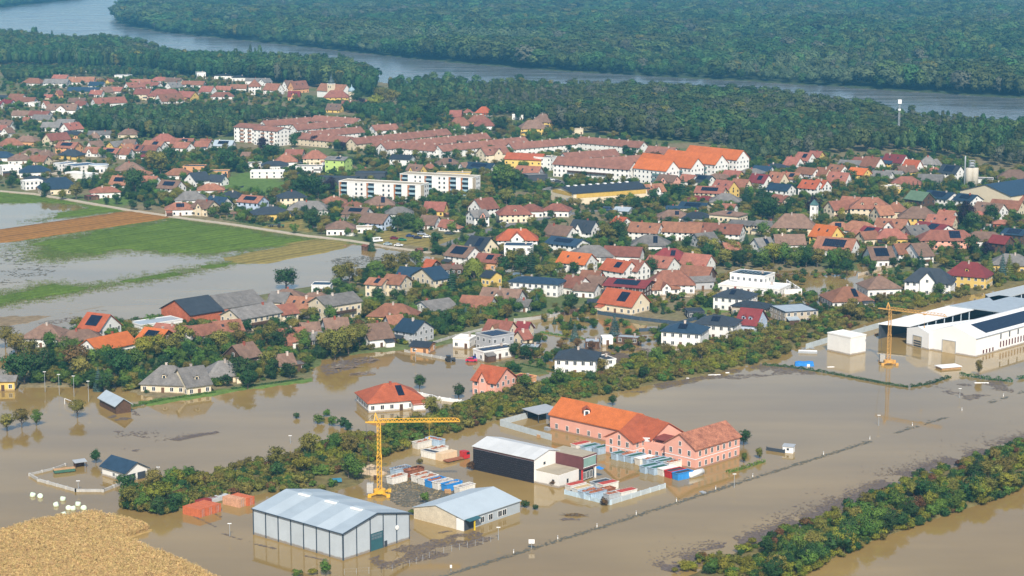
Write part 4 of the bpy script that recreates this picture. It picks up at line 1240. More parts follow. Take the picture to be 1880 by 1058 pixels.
for k in (-0.62,-0.05,0.55):
    MB().box(hl*k-1.8,hl*k+1.8,0.35,1.3,zr-0.1,zr+0.25).build('roof_vent', M_WHITE, t); MB().box(hl*k-1.6,hl*k+1.6,-0.6,0.6,zr+0.05,zr+0.42).build('ridge_vent', M_RF1, t)
o = MB().lathe([(0.62,0),(0.62,0.12)],16).build('dish_lamp', M_WHITE, t); o.rotation_euler = (0,-math.pi/2,0); o.location = (-hl-0.15, ed[1], 4.2)

# low workshop: beige gable wall, grey side with windows
c, yaw, L, W = frame3((851,975.5),(760,952),(953,940))
# ridge runs along the right-hand side direction
c2 = c; yw = yaw - math.pi/2
t = thing('workshop', 'low workshop with pale blue metal roof and beige end wall', 'workshop', (c.x,c.y,0), yw)
BUILD.append((c.x,c.y,W,L,yw,6,(855,940)))
hl, hw = W/2, L/2                      # local x along the ridge, local -x end is the beige wall
he, zr = 3.2, 5.2
mb = MB(); mb.v += [(-hl,-hw,-1),(hl,-hw,-1),(hl,hw,-1),(-hl,hw,-1),(-hl,-hw,he),(hl,-hw,he),(hl,hw,he),(-hl,hw,he),(-hl,0.8,zr),(hl,0.8,zr)]
mb.f += [(0,3,2,1),(0,1,5,4),(2,3,7,6),(1,2,6,9,5),(4,5,9,8),(6,7,8,9)]; mb.build('side_wall', mat('sheet_grey', (0.36,0.40,0.43), 0.6, 0.08, 0.3), t)
MB().poly([(-hl-0.02,hw,-1),(-hl-0.02,-hw+2.6,-1),(-hl-0.02,-hw+2.6,he+0.62),(-hl-0.02,0.8,zr),(-hl-0.02,hw,he)]).build('end_wall', mat('stained_beige', (0.56,0.49,0.37), 0.85, 0.14, 0.5, fine=0.12), t)
MB().box(-hl-0.06,-hl+0.1,-hw-0.05,-hw+2.5,-1,he).build('white_panel', M_WHITE, t)
rb = MB()
rb.slab([(-hl-.3,0.8,zr+.14),(-hl-.3,-hw-.4,he+.06),(hl+.3,-hw-.4,he+.06),(hl+.3,0.8,zr+.14)],0.16); rb.slab([(hl+.3,0.8,zr+.14),(hl+.3,hw+.3,he-.02),(-hl-.3,hw+.3,he-.02),(-hl-.3,0.8,zr+.14)],0.16)
rb.build('roof', M_RF1, t)
MB().box(-hl+0.3,-hl+4.6,-hw-0.05,-hw+0.02,-1,he-0.5).build('recess', M_DSTEEL, t); MB().slab([(-hl+0.2,-hw-2.0,he-0.25),(-hl+5,-hw-2.0,he-0.25),(-hl+5,-hw,he+0.05),(-hl+0.2,-hw,he+0.05)],0.14).build('canopy', M_TEAL, t)
MB().bar((-hl+2.6,-hw-1.6,-1),(-hl+2.6,-hw-1.6,he-0.4),0.3).build('canopy_post', mat('yellow_post',(0.7,0.5,0.02),0.5), t)
for xx in (-hl+7.4,-hl+10.8,-hl+14.6,-hl+16.4): put_window(t, (xx,-hw,0.7), math.pi, 1.5, 1.5, True)

# dark clad hall with white annex and brown cube
z5 = lambda x, y: (850+x/3.413, 700+y/3.413)
c, yaw, L, W = frame3(z5(447,640), z5(65,553), z5(657,590))
t = thing('dark_hall', 'dark clad workshop hall with white annex and brown office cube', 'hall', (c.x,c.y,0), yaw)
BUILD.append((c.x,c.y,L+10,W,yaw,9,(950,840)))
hl, hw = L/2, W/2; he, zr = 7.0, 8.6
mb = MB(); mb.v += [(-hl,-hw,-1),(hl,-hw,-1),(hl,hw,-1),(-hl,hw,-1),(-hl,-hw,he),(hl,-hw,he),(hl,hw,he),(-hl,hw,he),(-hl,0,zr),(hl,0,zr)]
mb.f += [(0,3,2,1),(0,1,5,4),(2,3,7,6),(1,2,6,9,5),(3,0,4,8,7),(4,5,9,8),(6,7,8,9)]; mb.build('wall', WALL['w'][0], t)
M_CHAR = mat('charred_boards', (0.020,0.016,0.019), 0.7, 0.35, 0.9, fine=0.25)
nb = 22
for i in range(nb):
    z0 = -0.9+i*(he+0.2)/nb; MB().box(-hl+0.1,hl,hw+0.01,hw+0.08+0.03*(i%2),z0,z0+(he+0.2)/nb-0.03).build('cladding_board', M_CHAR, t)
MB().box(-hl+0.1,hl,hw+0.01,hw+0.10,he-0.6,he-0.1).build('cladding_board', mat('rust_brown_board',(0.11,0.042,0.035),0.8), t)
M_LR = mat('roof_sheet_pale', (0.52,0.53,0.53), 0.55, 0.07, 0.3, 0.04)
for s in (-1,1):
    for i in range(8):
        x0 = -hl-0.3+(L+0.6)*i/8; x1 = -hl-0.3+(L+0.6)*(i+1)/8-0.03
        q = [(x0,0,zr+.1),(x1,0,zr+.1),(x1,s*(hw+.35),he+.08),(x0,s*(hw+.35),he+.08)]
        if s > 0: q = q[::-1]
        MB().slab(q[::-1],0.16).build('roof_sheet', M_LR, t)
put_window(t, (-hl,1.8,4.6), math.pi/2, 0.9, 0.8)
ax0 = -hl-8.6
MB().box(ax0,-hl-0.01,-hw+3.2,hw-0.4,-1,3.7).build('annex', WALL['w'][0], t); MB().box(ax0+0.2,-hl-0.02,-hw+3.4,hw-0.6,3.7,3.95).build('annex_roof', ROOF['y'][0], t)
put_window(t, (ax0+2.0,hw-0.4,1.0), 0, 0.8, 1.2); put_window(t, (ax0,2.0,0.8), math.pi/2, 0.8, 1.2)
M_BRN = mat('cube_brown', (0.13,0.045,0.045), 0.7, 0.15, 0.6)
bx0, bx1, by0, by1 = ax0-1.2, -hl+2.5, -hw-3.6, -hw+3.1
MB().box(bx0,bx1,by0,by1,3.5,7.3).build('office_cube', M_BRN, t); MB().box(bx0+0.2,bx1-0.2,by0+0.2,by1-0.2,7.3,7.42).build('cube_roof', ROOF['y'][0], t)
MB().box(bx0+0.8,bx1-0.5,by0+0.6,by1-0.4,-1,3.5).build('ground_floor', M_DSTEEL, t)
gl = mat('office_glass', (0.22,0.36,0.32), 0.15, 0.1, spec=0.6)
for k in range(6):
    y0 = by0+0.5+k*(by1-by0-1.0)/6; MB().box(bx0-0.05,bx0+0.05,y0,y0+(by1-by0-1.0)/6-0.08,4.2,6.8).build('window', gl, t)
MB().box(bx0-0.12,bx0-0.02,by0+0.3,by1-0.3,4.0,4.15).build('window_sill', M_WHITE, t); MB().box(bx0-0.12,bx0-0.02,by0+0.3,by1-0.3,6.82,6.95).build('window_lintel', M_WHITE, t)
MB().box(bx0+0.1,bx0+0.5,by1-0.5,by1-0.1,-1,3.5).build('red_column', M_RED, t); MB().box(bx0+0.1,bx0+0.5,by0+0.1,by0+0.5,-1,3.5).build('white_column', M_WHITE, t)
for k in range(3): put_window(t, (bx0+0.8,by0+1.6+k*1.6,0.4), math.pi/2, 1.0, 2.0, True)
MB().slab([(bx0-1.4,by0+0.2,2.6),(bx0+0.4,by0+0.2,3.0),(bx0+0.4,by0-1.6,3.0),(bx0-1.4,by0-1.6,2.6)][::-1],0.1).build('awning', M_BLUE, t)

# the pink building complex, each wing of it a part
PX = 'p'
def wing(root, p1, p2, W, he, rise, rc, gw=True, fl=2, step=2.9, L=None, wins=True, name='wing', typ='G'):
    zr = he+rise; a = gp(*p1, zr); b = gp(*p2, zr); d = b-a; cc = (a+b)/2; yw = math.atan2(d.y, d.x); L = L or d.length
    hl, hw = L/2, W/2
    def X(x, y, z): return (cc.x + x*math.cos(yw) - y*math.sin(yw) - root.location.x, cc.y + x*math.sin(yw) + y*math.cos(yw) - root.location.y, z)
    mb = MB(); P = [(-hl,-hw,-1),(hl,-hw,-1),(hl,hw,-1),(-hl,hw,-1),(-hl,-hw,he),(hl,-hw,he),(hl,hw,he),(-hl,hw,he),(-hl,0,zr),(hl,0,zr)]
    mb.v += [X(*p) for p in P]; mb.f += [(0,3,2,1),(0,1,5,4),(2,3,7,6),(1,2,6,9,5),(3,0,4,8,7),(4,5,9,8),(6,7,8,9)]
    mb.build(name+'_wall', WALL['p'][0], root)
    dz = 0.5*rise/hw; rb = MB()
    for s in (-1,1):
        q = [X(-hl-.5,0,zr+.2),X(hl+.5,0,zr+.2),X(hl+.5,s*(hw+.5),he-dz+.2),X(-hl-.5,s*(hw+.5),he-dz+.2)]
        if s > 0: q = q[::-1]
        rb.slab(q[::-1],0.24)
    rf = rb.build(name+'_roof', ROOF[rc][0], root)
    # string course and windows
    sc_ = MB()
    if fl > 1:
        for s in (-1,1):
            y0 = s*hw; q = [X(-hl,y0,he*0.52),X(hl,y0,he*0.52),X(hl,y0+s*0.08,he*0.52),X(-hl,y0+s*0.08,he*0.52)]; sc_.slab(q if s < 0 else q[::-1],0.2)
            x0 = s*hl; q = [X(x0,-hw,he*0.52),X(x0,hw,he*0.52),X(x0+s*0.08,hw,he*0.52),X(x0+s*0.08,-hw,he*0.52)]; sc_.slab(q[::-1] if s < 0 else q,0.2)
        for s in (-1,1):
            y0 = s*hw; q = [X(-hl,y0,he-0.25),X(hl,y0,he-0.25),X(hl,y0+s*0.1,he-0.25),X(-hl,y0+s*0.1,he-0.25)]; sc_.slab(q if s < 0 else q[::-1],0.25)
        sc_.build('string_course', M_FRAME, root)
    cam2 = Vector((-cc.x,-cc.y)).normalized()
    if wins:
        for (ax,ay,bx,by,ln,nx,ny,aa) in ((-hl,-hw,hl,-hw,L,0,-1,math.pi),(hl,hw,-hl,hw,L,0,1,0),(hl,-hw,hl,hw,W,1,0,-math.pi/2),(-hl,hw,-hl,-hw,W,-1,0,math.pi/2)):
            wx = nx*math.cos(yw)-ny*math.sin(yw); wy = nx*math.sin(yw)+ny*math.cos(yw)
            if wx*cam2.x + wy*cam2.y < 0.1: continue
            nwin = max(1, int((ln-1.6)/step))
            for f_ in range(fl):
                for i in range(nwin):
                    u = (i+0.5)/nwin*(ln-1.2)+0.6; u /= ln
                    p = X(ax+(bx-ax)*u, ay+(by-ay)*u, 0.75+f_*he*0.5)
                    put_window(root, p, yw+aa, 0.95, 1.45, True)
            if abs(nx) and rise > 2.2:
                p = X(nx*hl,0,he+0.1); put_window(root, p, yw+aa, 0.8, 1.2, True)
    return rf, X, hl, hw
c = gp(1180,860); t = thing('pink_building', 'pink winged building with orange roofs standing in flood water', 'building', (c.x,c.y,0))
rf, X, hl, hw = wing(t, z5(625,103), z5(1120,207), 12, 5.0, 4.2, 'o', fl=1, step=4.2, name='long_wing')
for i in range(1): pass
d0 = MB()
px_, py_, pz_ = X(-hl*0.2,-hw*0.55,5.0+4.2*0.36)
db = MB().box(px_-0.9,px_+0.9,py_-0.9,py_+1.2,pz_-0.8,pz_+1.5); db.build('dormer', M_FRAME, t)
MB().slab([(px_-1.3,py_-1.3,pz_+1.5),(px_,py_-1.3,pz_+2.4),(px_,py_+2.4,pz_+2.4),(px_-1.3,py_+2.4,pz_+1.5)],0.12).slab([(px_,py_-1.3,pz_+2.4),(px_+1.3,py_-1.3,pz_+1.5),(px_+1.3,py_+2.4,pz_+1.5),(px_,py_+2.4,pz_+2.4)],0.12).build('dormer_roof', ROOF['O'][0], t)
MB().box(px_-0.5,px_+0.5,py_-0.95,py_-0.91,pz_,pz_+1.2).build('dormer_window', M_GLASS, t)
wing(t, z5(1100,207), z5(1285,262), 13, 5.6, 4.0, 'O', fl=2, name='rear_wing', wins=False)
wing(t, z5(980,308), z5(1215,238), 10.5, 5.2, 2.8, 'O', fl=2, name='gabled_wing', step=2.6)
wing(t, z5(1362,330), z5(1640,250), 11.5, 6.3, 3.6, 'R', fl=2, name='right_wing', step=2.5)
# terrace link between them
cc, yw, L_, W_ = frame3(z5(1290,505), z5(1055,452), z5(1400,470))
lt = MB()
def Y(x, y, z): return (cc.x + x*math.cos(yw) - y*math.sin(yw) - c.x, cc.y + x*math.sin(yw) + y*math.cos(yw) - c.y, z)
P = [(-L_/2,-W_/2,-1),(L_/2,-W_/2,-1),(L_/2,W_/2,-1),(-L_/2,W_/2,-1),(-L_/2,-W_/2,4.6),(L_/2,-W_/2,4.6),(L_/2,W_/2,4.6),(-L_/2,W_/2,4.6)]
lt.v += [Y(*p) for p in P]; lt.f += [(0,3,2,1),(4,5,6,7),(0,1,5,4),(1,2,6,5),(2,3,7,6),(3,0,4,7)]; lt.build('terrace_link', WALL['p'][0], t)
for u in (-0.36,-0.18,0.0,0.18,0.36): put_window(t, Y(u*L_,W_/2,0.8), yw, 0.95, 1.45, True)
MB().slab([Y(-L_*0.02,-W_*0.1,6.6),Y(L_*0.02-L_/2,-W_*0.1,6.6),Y(L_*0.02-L_/2,W_*0.42,5.9),Y(-L_*0.02,W_*0.42,5.9)][::-1],0.14).build('terrace_canopy', mat('canopy_maroon',(0.2,0.05,0.04),0.7), t)
for u, v in ((-0.03,0.38),(-0.45,0.38),(-0.03,-0.06),(-0.45,-0.06)): MB().bar(Y(u*L_,v*W_,4.6),Y(u*L_,v*W_,6.1),0.16).build('canopy_post', M_DSTEEL, t)
pw_ = MB(); pw_.slab([Y(0.02*L_,W_/2,6.0),Y(0.5*L_,W_/2,5.0),Y(0.5*L_,W_/2-0.25,5.0),Y(0.02*L_,W_/2-0.25,6.0)][::-1],1.2); pw_.build('white_parapet', M_WHITE, t)
BUILD.append((c.x,c.y,36,30,0.7,10,(1180,800)))
# carport behind the pink wing
p = gp(*z5(495,235)); t = thing('carport', 'open grey-roofed carport beside the pink long wing', 'carport', (p.x,p.y,0), R(40))
MB().slab([(-5,-4,3.0),(5,-4,3.0),(5,4,3.4),(-5,4,3.4)],0.2).build('roof', M_STEEL, t)
for x in (-4.6,0,4.6):
    for y in (-3.6,3.6): MB().bar((x,y,-1),(x,y,3.0),0.2).build('post', M_DSTEEL, t)
MB().box(-4.8,4.8,3.5,3.7,-1,2.9).build('back_wall', M_DSTEEL, t)

# the small white garage
c, yaw, L, W = frame3((231,886),(188,873),(270,876))
o = building((c.x,c.y), yaw, L, W, 3.0, 2.2, 'G', 'n', 'w', 'Z', label='small white double garage with teal roof standing in flood', cat='garage', name='flooded_garage', near=True, nowin=True, px=(230,860))
for y in (-W*0.23, W*0.24): MB().box(-L/2-0.08,-L/2-0.01,y-1.4,y+1.4,-0.7,2.1).build('garage_door', M_DSTEEL, o)
put_window(o, (0.0,W/2,0.8), 0, 1.0, 1.0, True)

# white industrial halls on the right
k4 = lambda x, y: (1400+x/3.917, 500+y/3.917)
def long_hall(front, left, yaw_ref, length, he, zr, name, label, gate=None, wins=False, solar=False):
    F = gp(*front); A = gp(*left)-F; e1 = A.normalized(); yaw = math.atan2(e1.y, e1.x) - math.pi/2   # local x runs back along the hall
    W = A.length; ex = Vector((math.cos(yaw), math.sin(yaw), 0)); c = F + A/2 + ex*length/2
    t = thing(name, label, 'hall', (c.x,c.y,0), yaw); hl, hw = length/2, W/2
    BUILD.append((c.x,c.y,length,W,yaw,zr,front))
    mb = MB(); mb.v += [(-hl,-hw,-1),(hl,-hw,-1),(hl,hw,-1),(-hl,hw,-1),(-hl,-hw,he),(hl,-hw,he),(hl,hw,he),(-hl,hw,he),(-hl,0,zr),(hl,0,zr)]
    mb.f += [(0,3,2,1),(0,1,5,4),(2,3,7,6),(1,2,6,9,5),(3,0,4,8,7),(4,5,9,8),(6,7,8,9)]; mb.build('wall', mat('hall_white', (0.80,0.79,0.77), 0.7, 0.03, 0.2, mud=0.4), t)
    for s in (-1,1):
        for i in range(6):
            x0 = -hl+length*i/6; x1 = -hl+length*(i+1)/6-0.03
            q = [(x0,0,zr+.1),(x1,0,zr+.1),(x1,s*(hw+.2),he+.06),(x0,s*(hw+.2),he+.06)]
            if s > 0: q = q[::-1]
            MB().slab(q[::-1],0.14).build('roof_sheet', mat('hall_roof_white',(0.70,0.71,0.71),0.6,0.04,0.2), t)
    if gate:
        y0, y1, z1 = gate; MB().box(-hl-0.1,-hl-0.01,y0,y1,-1,z1).build('gate', mat('gate_beige',(0.50,0.42,0.30),0.7), t)
        fr = MB(); fr.bar((-hl-0.1,y0-0.1,-1),(-hl-0.1,y0-0.1,z1),0.2); fr.bar((-hl-0.1,y1+0.1,-1),(-hl-0.1,y1+0.1,z1),0.2); fr.bar((-hl-0.1,y0-0.2,z1+0.1),(-hl-0.1,y1+0.2,z1+0.1),0.2); fr.build('gate_frame', M_STEEL, t)
    return t, hl, hw
t, hl, hw = long_hall(k4(1530,612), k4(1193,555), 0, 75, 7.0, 10.4, 'factory_hall', 'big white factory hall with beige gate and solar roof', (-1.5,4.0,4.6))
MB().bar((-hl,-hw-0.15,6.9),(hl,-hw-0.15,6.9),0.3).build('gutter', M_STEEL, t)
M_REDW = mat('window_maroon', (0.10,0.02,0.025), 0.3)
for i in range(4): MB().box(-hl+5.0+i*2.2,-hl+5.9+i*2.2,-hw-0.06,-hw+0.02,0.6,2.0).build('window', M_REDW, t)
for i in range(16): MB().box(-hl+17+i*2.1,-hl+17.8+i*2.1,-hw-0.06,-hw+0.02,1.2,3.4).build('window', M_REDW, t)
for i in range(8): MB().box(-hl+17+i*6.2,-hl+17.8+i*6.2,-hw-0.06,-hw+0.02,4.4,6.4).build('window', M_DSTEEL, t)
mb = MB()
for i in range(26):
    for j in range(4):
        x0 = -hl+9+i*1.7; s0 = 2.2+j*1.75; sl = math.hypot(hw,3.4); cs, sn = hw/sl, 3.4/sl
        def Pp(x, s): return (x,-(s*cs+0.2*sn),10.5-s*sn+0.2*cs)
        mb.slab([Pp(x0,s0),Pp(x0,s0+1.68),Pp(x0+1.62,s0+1.68),Pp(x0+1.62,s0)],0.05)
mb.build('solar_panel_array', M_SOLAR, t)
t, hl, hw = long_hall(k4(1195,560), k4(1035,518), 0, 72, 6.2, 7.8, 'factory_hall', 'narrower white factory hall with barred grey gate, joined beside the big one', (-2.2,2.4,4.2))
for r_ in range(3): MB().box(-hl-0.16,-hl-0.11,-1.9,2.1,0.2+r_*0.9,0.75+r_*0.9).build('gate_window', M_DSTEEL, t)
# open white-roofed storage shed
def open_shed(q, z, name, label, m_roof, nposts, slope=0.0):
    P = [gp(*k4(*a), z) for a in q]; c = sum(P, Vector())/4; c.z = 0
    t = thing(name, label, 'shed', (c.x,c.y,0)); P = [p-c for p in P]
    MB().slab([tuple(p) for p in P],0.35).build('roof', m_roof, t)
    BUILD.append((c.x,c.y,40,12,0.9,z,(1700,580)))
    f, l, bk, r = P[0], P[3], P[2], P[1]
    for i in range(nposts):
        for a, b_ in ((P[0],P[1]),):
            p = a.lerp(b_, (i+0.15)/nposts); q_ = P[3].lerp(P[2], (i+0.15)/nposts); inn = (q_-p).normalized()*0.5
            MB().bar((p.x+inn.x,p.y+inn.y,-1),(p.x+inn.x,p.y+inn.y,z-0.3),0.35).build('post', mat('post_pale_blue',(0.42,0.50,0.58),0.6), t)
    bw = MB(); a, b_ = P[3], P[2]; i1 = (P[0]-P[3]).normalized()*0.4
    bw.slab([(a.x+i1.x,a.y+i1.y,z-0.4),(a.x+i1.x*2,a.y+i1.y*2,z-0.4),(b_.x+i1.x*2,b_.y+i1.y*2,z-0.4),(b_.x+i1.x,b_.y+i1.y,z-0.4)],z+0.6); bw.build('back_wall', M_DSTEEL, t)
    return t
open_shed([(1060,388),(1545,260),(1355,236),(830,368)], 6.0, 'storage_shed', 'open storage shed with white roof and pale blue posts', mat('shed_roof_white',(0.76,0.76,0.75),0.6,0.04), 8)
open_shed([(1740,290),(1990,200),(1700,165),(1345,238)], 6.4, 'storage_shed', 'grey-roofed open shed behind the white-roofed one', ROOF['s'][0], 5)
open_shed([(1660,205),(2000,118),(1930,80),(1600,158)], 6.4, 'storage_shed', 'grey-roofed open shed filled with stored goods', mat('shed_roof_grey',(0.40,0.43,0.44),0.6,0.06), 7)
# white cube building
o = eaves_building(k4(524,428), k4(684,0)[0], -42, 8.5, 6.6, 0, 'F', 'w', 'w', label='plain white cube building standing in the flooded yard', cat='building', name='white_cube_building', nowin=True)
# ------------------------------------------------------------------ cranes
def crane(base, H_, jib_len, jib_dir, cjib, label, m=M_YEL, th=1.0):
    p = gp(*base); t = thing('tower_crane', label, 'crane', (p.x,p.y,0))
    ft = MB()
    for s in (-1,1): ft.bar((s*2.6,-2.6,0.5),(s*-2.6,2.6,0.5),0.5); 
    for sx in (-1,1):
        for sy in (-1,1): ft.box(sx*2.6-0.5,sx*2.6+0.5,sy*2.6-0.5,sy*2.6+0.5,-1,0.8)
    ft.lathe([(1.7,0.5),(1.7,1.5)],14); ft.build('undercarriage', m, t)
    ms = MB(); lat(ms, 1.4, H_*0.55, 0.62, 0.62, 1.35, 0.10*th); ms.build('lower_mast', m, t)
    ms = MB(); lat(ms, H_*0.55-0.6, H_, 0.48, 0.48, 1.2, 0.095*th); ms.build('upper_mast', m, t)
    dx, dy = math.cos(jib_dir), math.sin(jib_dir); d = Vector((dx,dy,0)); nrm = Vector((-dy,dx,0)); top = Vector((0,0,H_))
    jb = MB(); n_ = int(jib_len/1.25); w = 0.55
    for i in range(n_):
        a = top + d*(jib_len*i/n_); b_ = top + d*(jib_len*(i+1)/n_)
        u = Vector((0,0,0.95)) if i > 0 else Vector((0,0,0.95)); u2 = Vector((0,0,0.95 if i < n_-1 else 0.2))
        for s in (-1,1):
            jb.bar(a+nrm*w*s,b_+nrm*w*s,0.14*th); jb.bar(a+nrm*w*s,(a+b_)/2+u,0.085*th); jb.bar(b_+nrm*w*s,(a+b_)/2+u,0.085*th)
        jb.bar(a+u,b_+u2,0.15*th); jb.bar(a-nrm*w,b_+nrm*w,0.07*th)
    jb.build('jib', m, t)
    cj = MB()
    for s in (-1,1): cj.bar(top+nrm*w*s,top-d*cjib+nrm*w*s,0.22)
    cj.bar(top-d*cjib-nrm*w,top-d*cjib+nrm*w,0.22); cj.build('counter_jib', m, t)
    ap = top + Vector((0,0,2.6)) - d*0.9; af = MB()
    for s in (-1,1): af.bar(top+nrm*w*s,ap,0.2); af.bar(top-d*1.4+nrm*w*s,ap,0.2)
    af.build('apex_frame', m, t)
    tr = MB().bar(ap,top+d*(jib_len*0.55)+Vector((0,0,1.15)),0.07).bar(ap,top-d*cjib,0.07).bar(top-d*cjib,(-dx*2.4,-dy*2.4,1.6),0.07); tr.build('tie_rods', M_DSTEEL, t)
    bl = MB(); q = -d*2.6; bl.box(q.x-0.9,q.x+0.9,q.y-0.9,q.y+0.9,0.6,3.2); bl.build('ballast', M_CONC, t)
    tr = top + d*(jib_len*0.62); MB().box(tr.x-0.6,tr.x+0.6,tr.y-0.4,tr.y+0.4,H_-0.35,H_-0.05).build('trolley', m, t)
    hk = MB().bar(tr,(tr.x,tr.y,H_-4.5),0.05); hk.box(tr.x-0.2,tr.x+0.2,tr.y-0.2,tr.y+0.2,H_-5.0,H_-4.4); hk.build('hook', m, t)
    return t
crane((697,908), 20.8, 22.5, R(2), 3.6, 'yellow tower crane with level jib beside the scrap skips')
crane((1631,668), 20.0, 22.0, R(-38), 4.6, 'orange-yellow tower crane in the flooded factory yard', mat('crane_orange',(0.60,0.33,0.09),0.5,0.15), 0.75)

# ------------------------------------------------------------------ skips and containers
SK = {'lb': mat('skip_pale_blue',(0.36,0.46,0.56),0.6,0.18,0.7,0.1), 'w': mat('skip_white',(0.66,0.63,0.57),0.6,0.12,0.7,0.06,fine=0.1), 'bl': mat('skip_blue',(0.04,0.25,0.60),0.5,0.15,0.7), 'rd': M_RED, 'ru': M_RUST,
      'cr': mat('skip_cream',(0.64,0.48,0.31),0.7,0.12,0.7), 'gy': mat('skip_grey',(0.42,0.44,0.45),0.6,0.15,0.7)}
LD = {'g': mat('cover_green',(0.03,0.11,0.08),0.7,0.2), 'r': M_RUST, 'm': mat('scrap_mixed',(0.30,0.26,0.24),0.8,0.6,2.5,c2=(0.5,0.45,0.42)), 'w': M_WHITE, 'R': mat('cover_red',(0.42,0.06,0.04),0.7,0.2), 'y': mat('cover_tan',(0.5,0.36,0.18),0.8,0.2), 'd': M_DSTEEL}
LW = {'g':'green cover','r':'rusty load','m':'mixed scrap','w':'white lid','R':'red-brown lid','y':'tan cover','d':'dark interior'}
CW = {'lb':'pale blue','w':'white','bl':'bright blue','rd':'red','ru':'rusty','cr':'cream','gy':'grey'}
def skip(px, yawdeg, ckey, lkey, where, L=6.0, W=2.4, h=2.0):
    p = gp(*px); va = math.atan2(p.x,p.y)
    t = thing('skip', f"{CW[ckey]} roll-off skip with {LW[lkey]} {where}", 'skip', (p.x,p.y,0), R(yawdeg)-va, 'skips '+where)
    hl, hw = L/2, W/2; mb = MB()
    A = [(-hl+.35,-hw,-0.9),(hl-.1,-hw,-0.9),(hl-.1,hw,-0.9),(-hl+.35,hw,-0.9)]; B = [(-hl,-hw,h),(hl,-hw,h),(hl,hw,h),(-hl,hw,h)]
    mb.v += A+B; mb.f += [(0,3,2,1),(0,1,5,4),(1,2,6,5),(2,3,7,6),(3,0,4,7)]
    mb.build('body', SK[ckey], t)
    rm = MB(); e = 0.12
    for x0,x1,y0,y1 in ((-hl-e,hl+e,-hw-e,-hw+e),(-hl-e,hl+e,hw-e,hw+e),(-hl-e,-hl+e,-hw+e,hw-e),(hl-e,hl+e,-hw+e,hw-e)): rm.box(x0,x1,y0,y1,h-0.05,h+0.1)
    for i in range(7):
        x = -hl+0.6+i*(L-1.2)/6
        for s in (-1,1): rm.box(x-0.07,x+0.07,s*hw-0.08,s*hw+0.08,-0.8,h-0.05)
    rm.build('rim_and_ribs', SK[ckey], t)
    ld = MB()
    if lkey in 'rm':
        rr = random.Random(int(px[0]*3+px[1])); nx, ny = 9, 4
        g_ = [[(-hl+.15+(L-.3)*i/nx,-hw+.15+(W-.3)*j/ny,h-0.35+(rr.uniform(-0.1,0.75) if 0<i<nx and 0<j<ny else 0)) for j in range(ny+1)] for i in range(nx+1)]
        for i in range(nx):
            for j in range(ny): ld.poly([g_[i][j],g_[i+1][j],g_[i+1][j+1],g_[i][j+1]])
    else: ld.box(-hl+.13,hl-.13,-hw+.13,hw-.13,h-0.2,h+(0.16 if lkey in 'wR' else -0.1))
    ld.build('load' if lkey in 'rmd' else 'cover', LD[lkey], t)
    return t
s6 = lambda x, y: (1020+x/5.211, 790+y/5.211)
s7 = lambda x, y: (700+x/9.36, 780+y/9.36)
s8 = lambda x, y: (625+x/2.984, 704+y/2.984)
wA = 'in the pair before the pink long wing'; wB = 'in the row along the pink facade'; wC = 'in the front row below the pink wing'; wD = 'in the walled corner by the annex'; wE = 'beside the yellow crane'; wF = 'by the hedge behind the dark hall'
for x,y,c_,l_ in ((240,185,'w','R'),(330,205,'lb','g'),(450,215,'lb','g')): skip(s6(x,y), 42, c_, l_, wA)
for x,y,c_,l_ in ((625,270,'lb','g'),(695,282,'lb','r'),(765,297,'lb','g'),(850,318,'w','w'),(915,325,'lb','r'),(985,335,'lb','g'),(1050,345,'lb','g'),(1130,355,'w','r')): skip(s6(x,y), 42, c_, l_, wB)
for x,y,c_,l_ in ((900,395,'lb','g'),(985,410,'lb','g'),(1070,420,'w','w'),(1140,440,'rd','d'),(1215,460,'bl','d')): skip(s6(x,y), 42, c_, l_, wC)
for x,y,c_,l_ in ((190,575,'w','R'),(255,605,'w','y'),(315,635,'lb','r'),(385,650,'lb','r'),(500,565,'w','R'),(430,550,'gy','d'),(470,625,'ru','r'),(675,640,'w','R'),(560,660,'gy','r')): skip(s6(x,y), 42, c_, l_, wD)
for x,y,yw,c_,l_ in ((330,845,42,'lb','m'),(270,985,42,'w','r'),(560,865,42,'ru','r'),(690,955,42,'w','r')): skip(s7(x,y), yw, c_, l_, wE)
for x,y,c_,l_ in ((480,545,'w','r'),(520,560,'bl','r'),(560,570,'w','m'),(610,580,'bl','m'),(680,595,'w','m')): skip(s8(x,y), 42, c_, l_, wE)
for x,y,yw,c_,l_ in ((700,385,42,'w','r'),(930,345,-42,'lb','r'),(850,560,-42,'w','d'),(980,500,42,'w','r')): skip(s7(x,y), yw, c_, l_, wF)
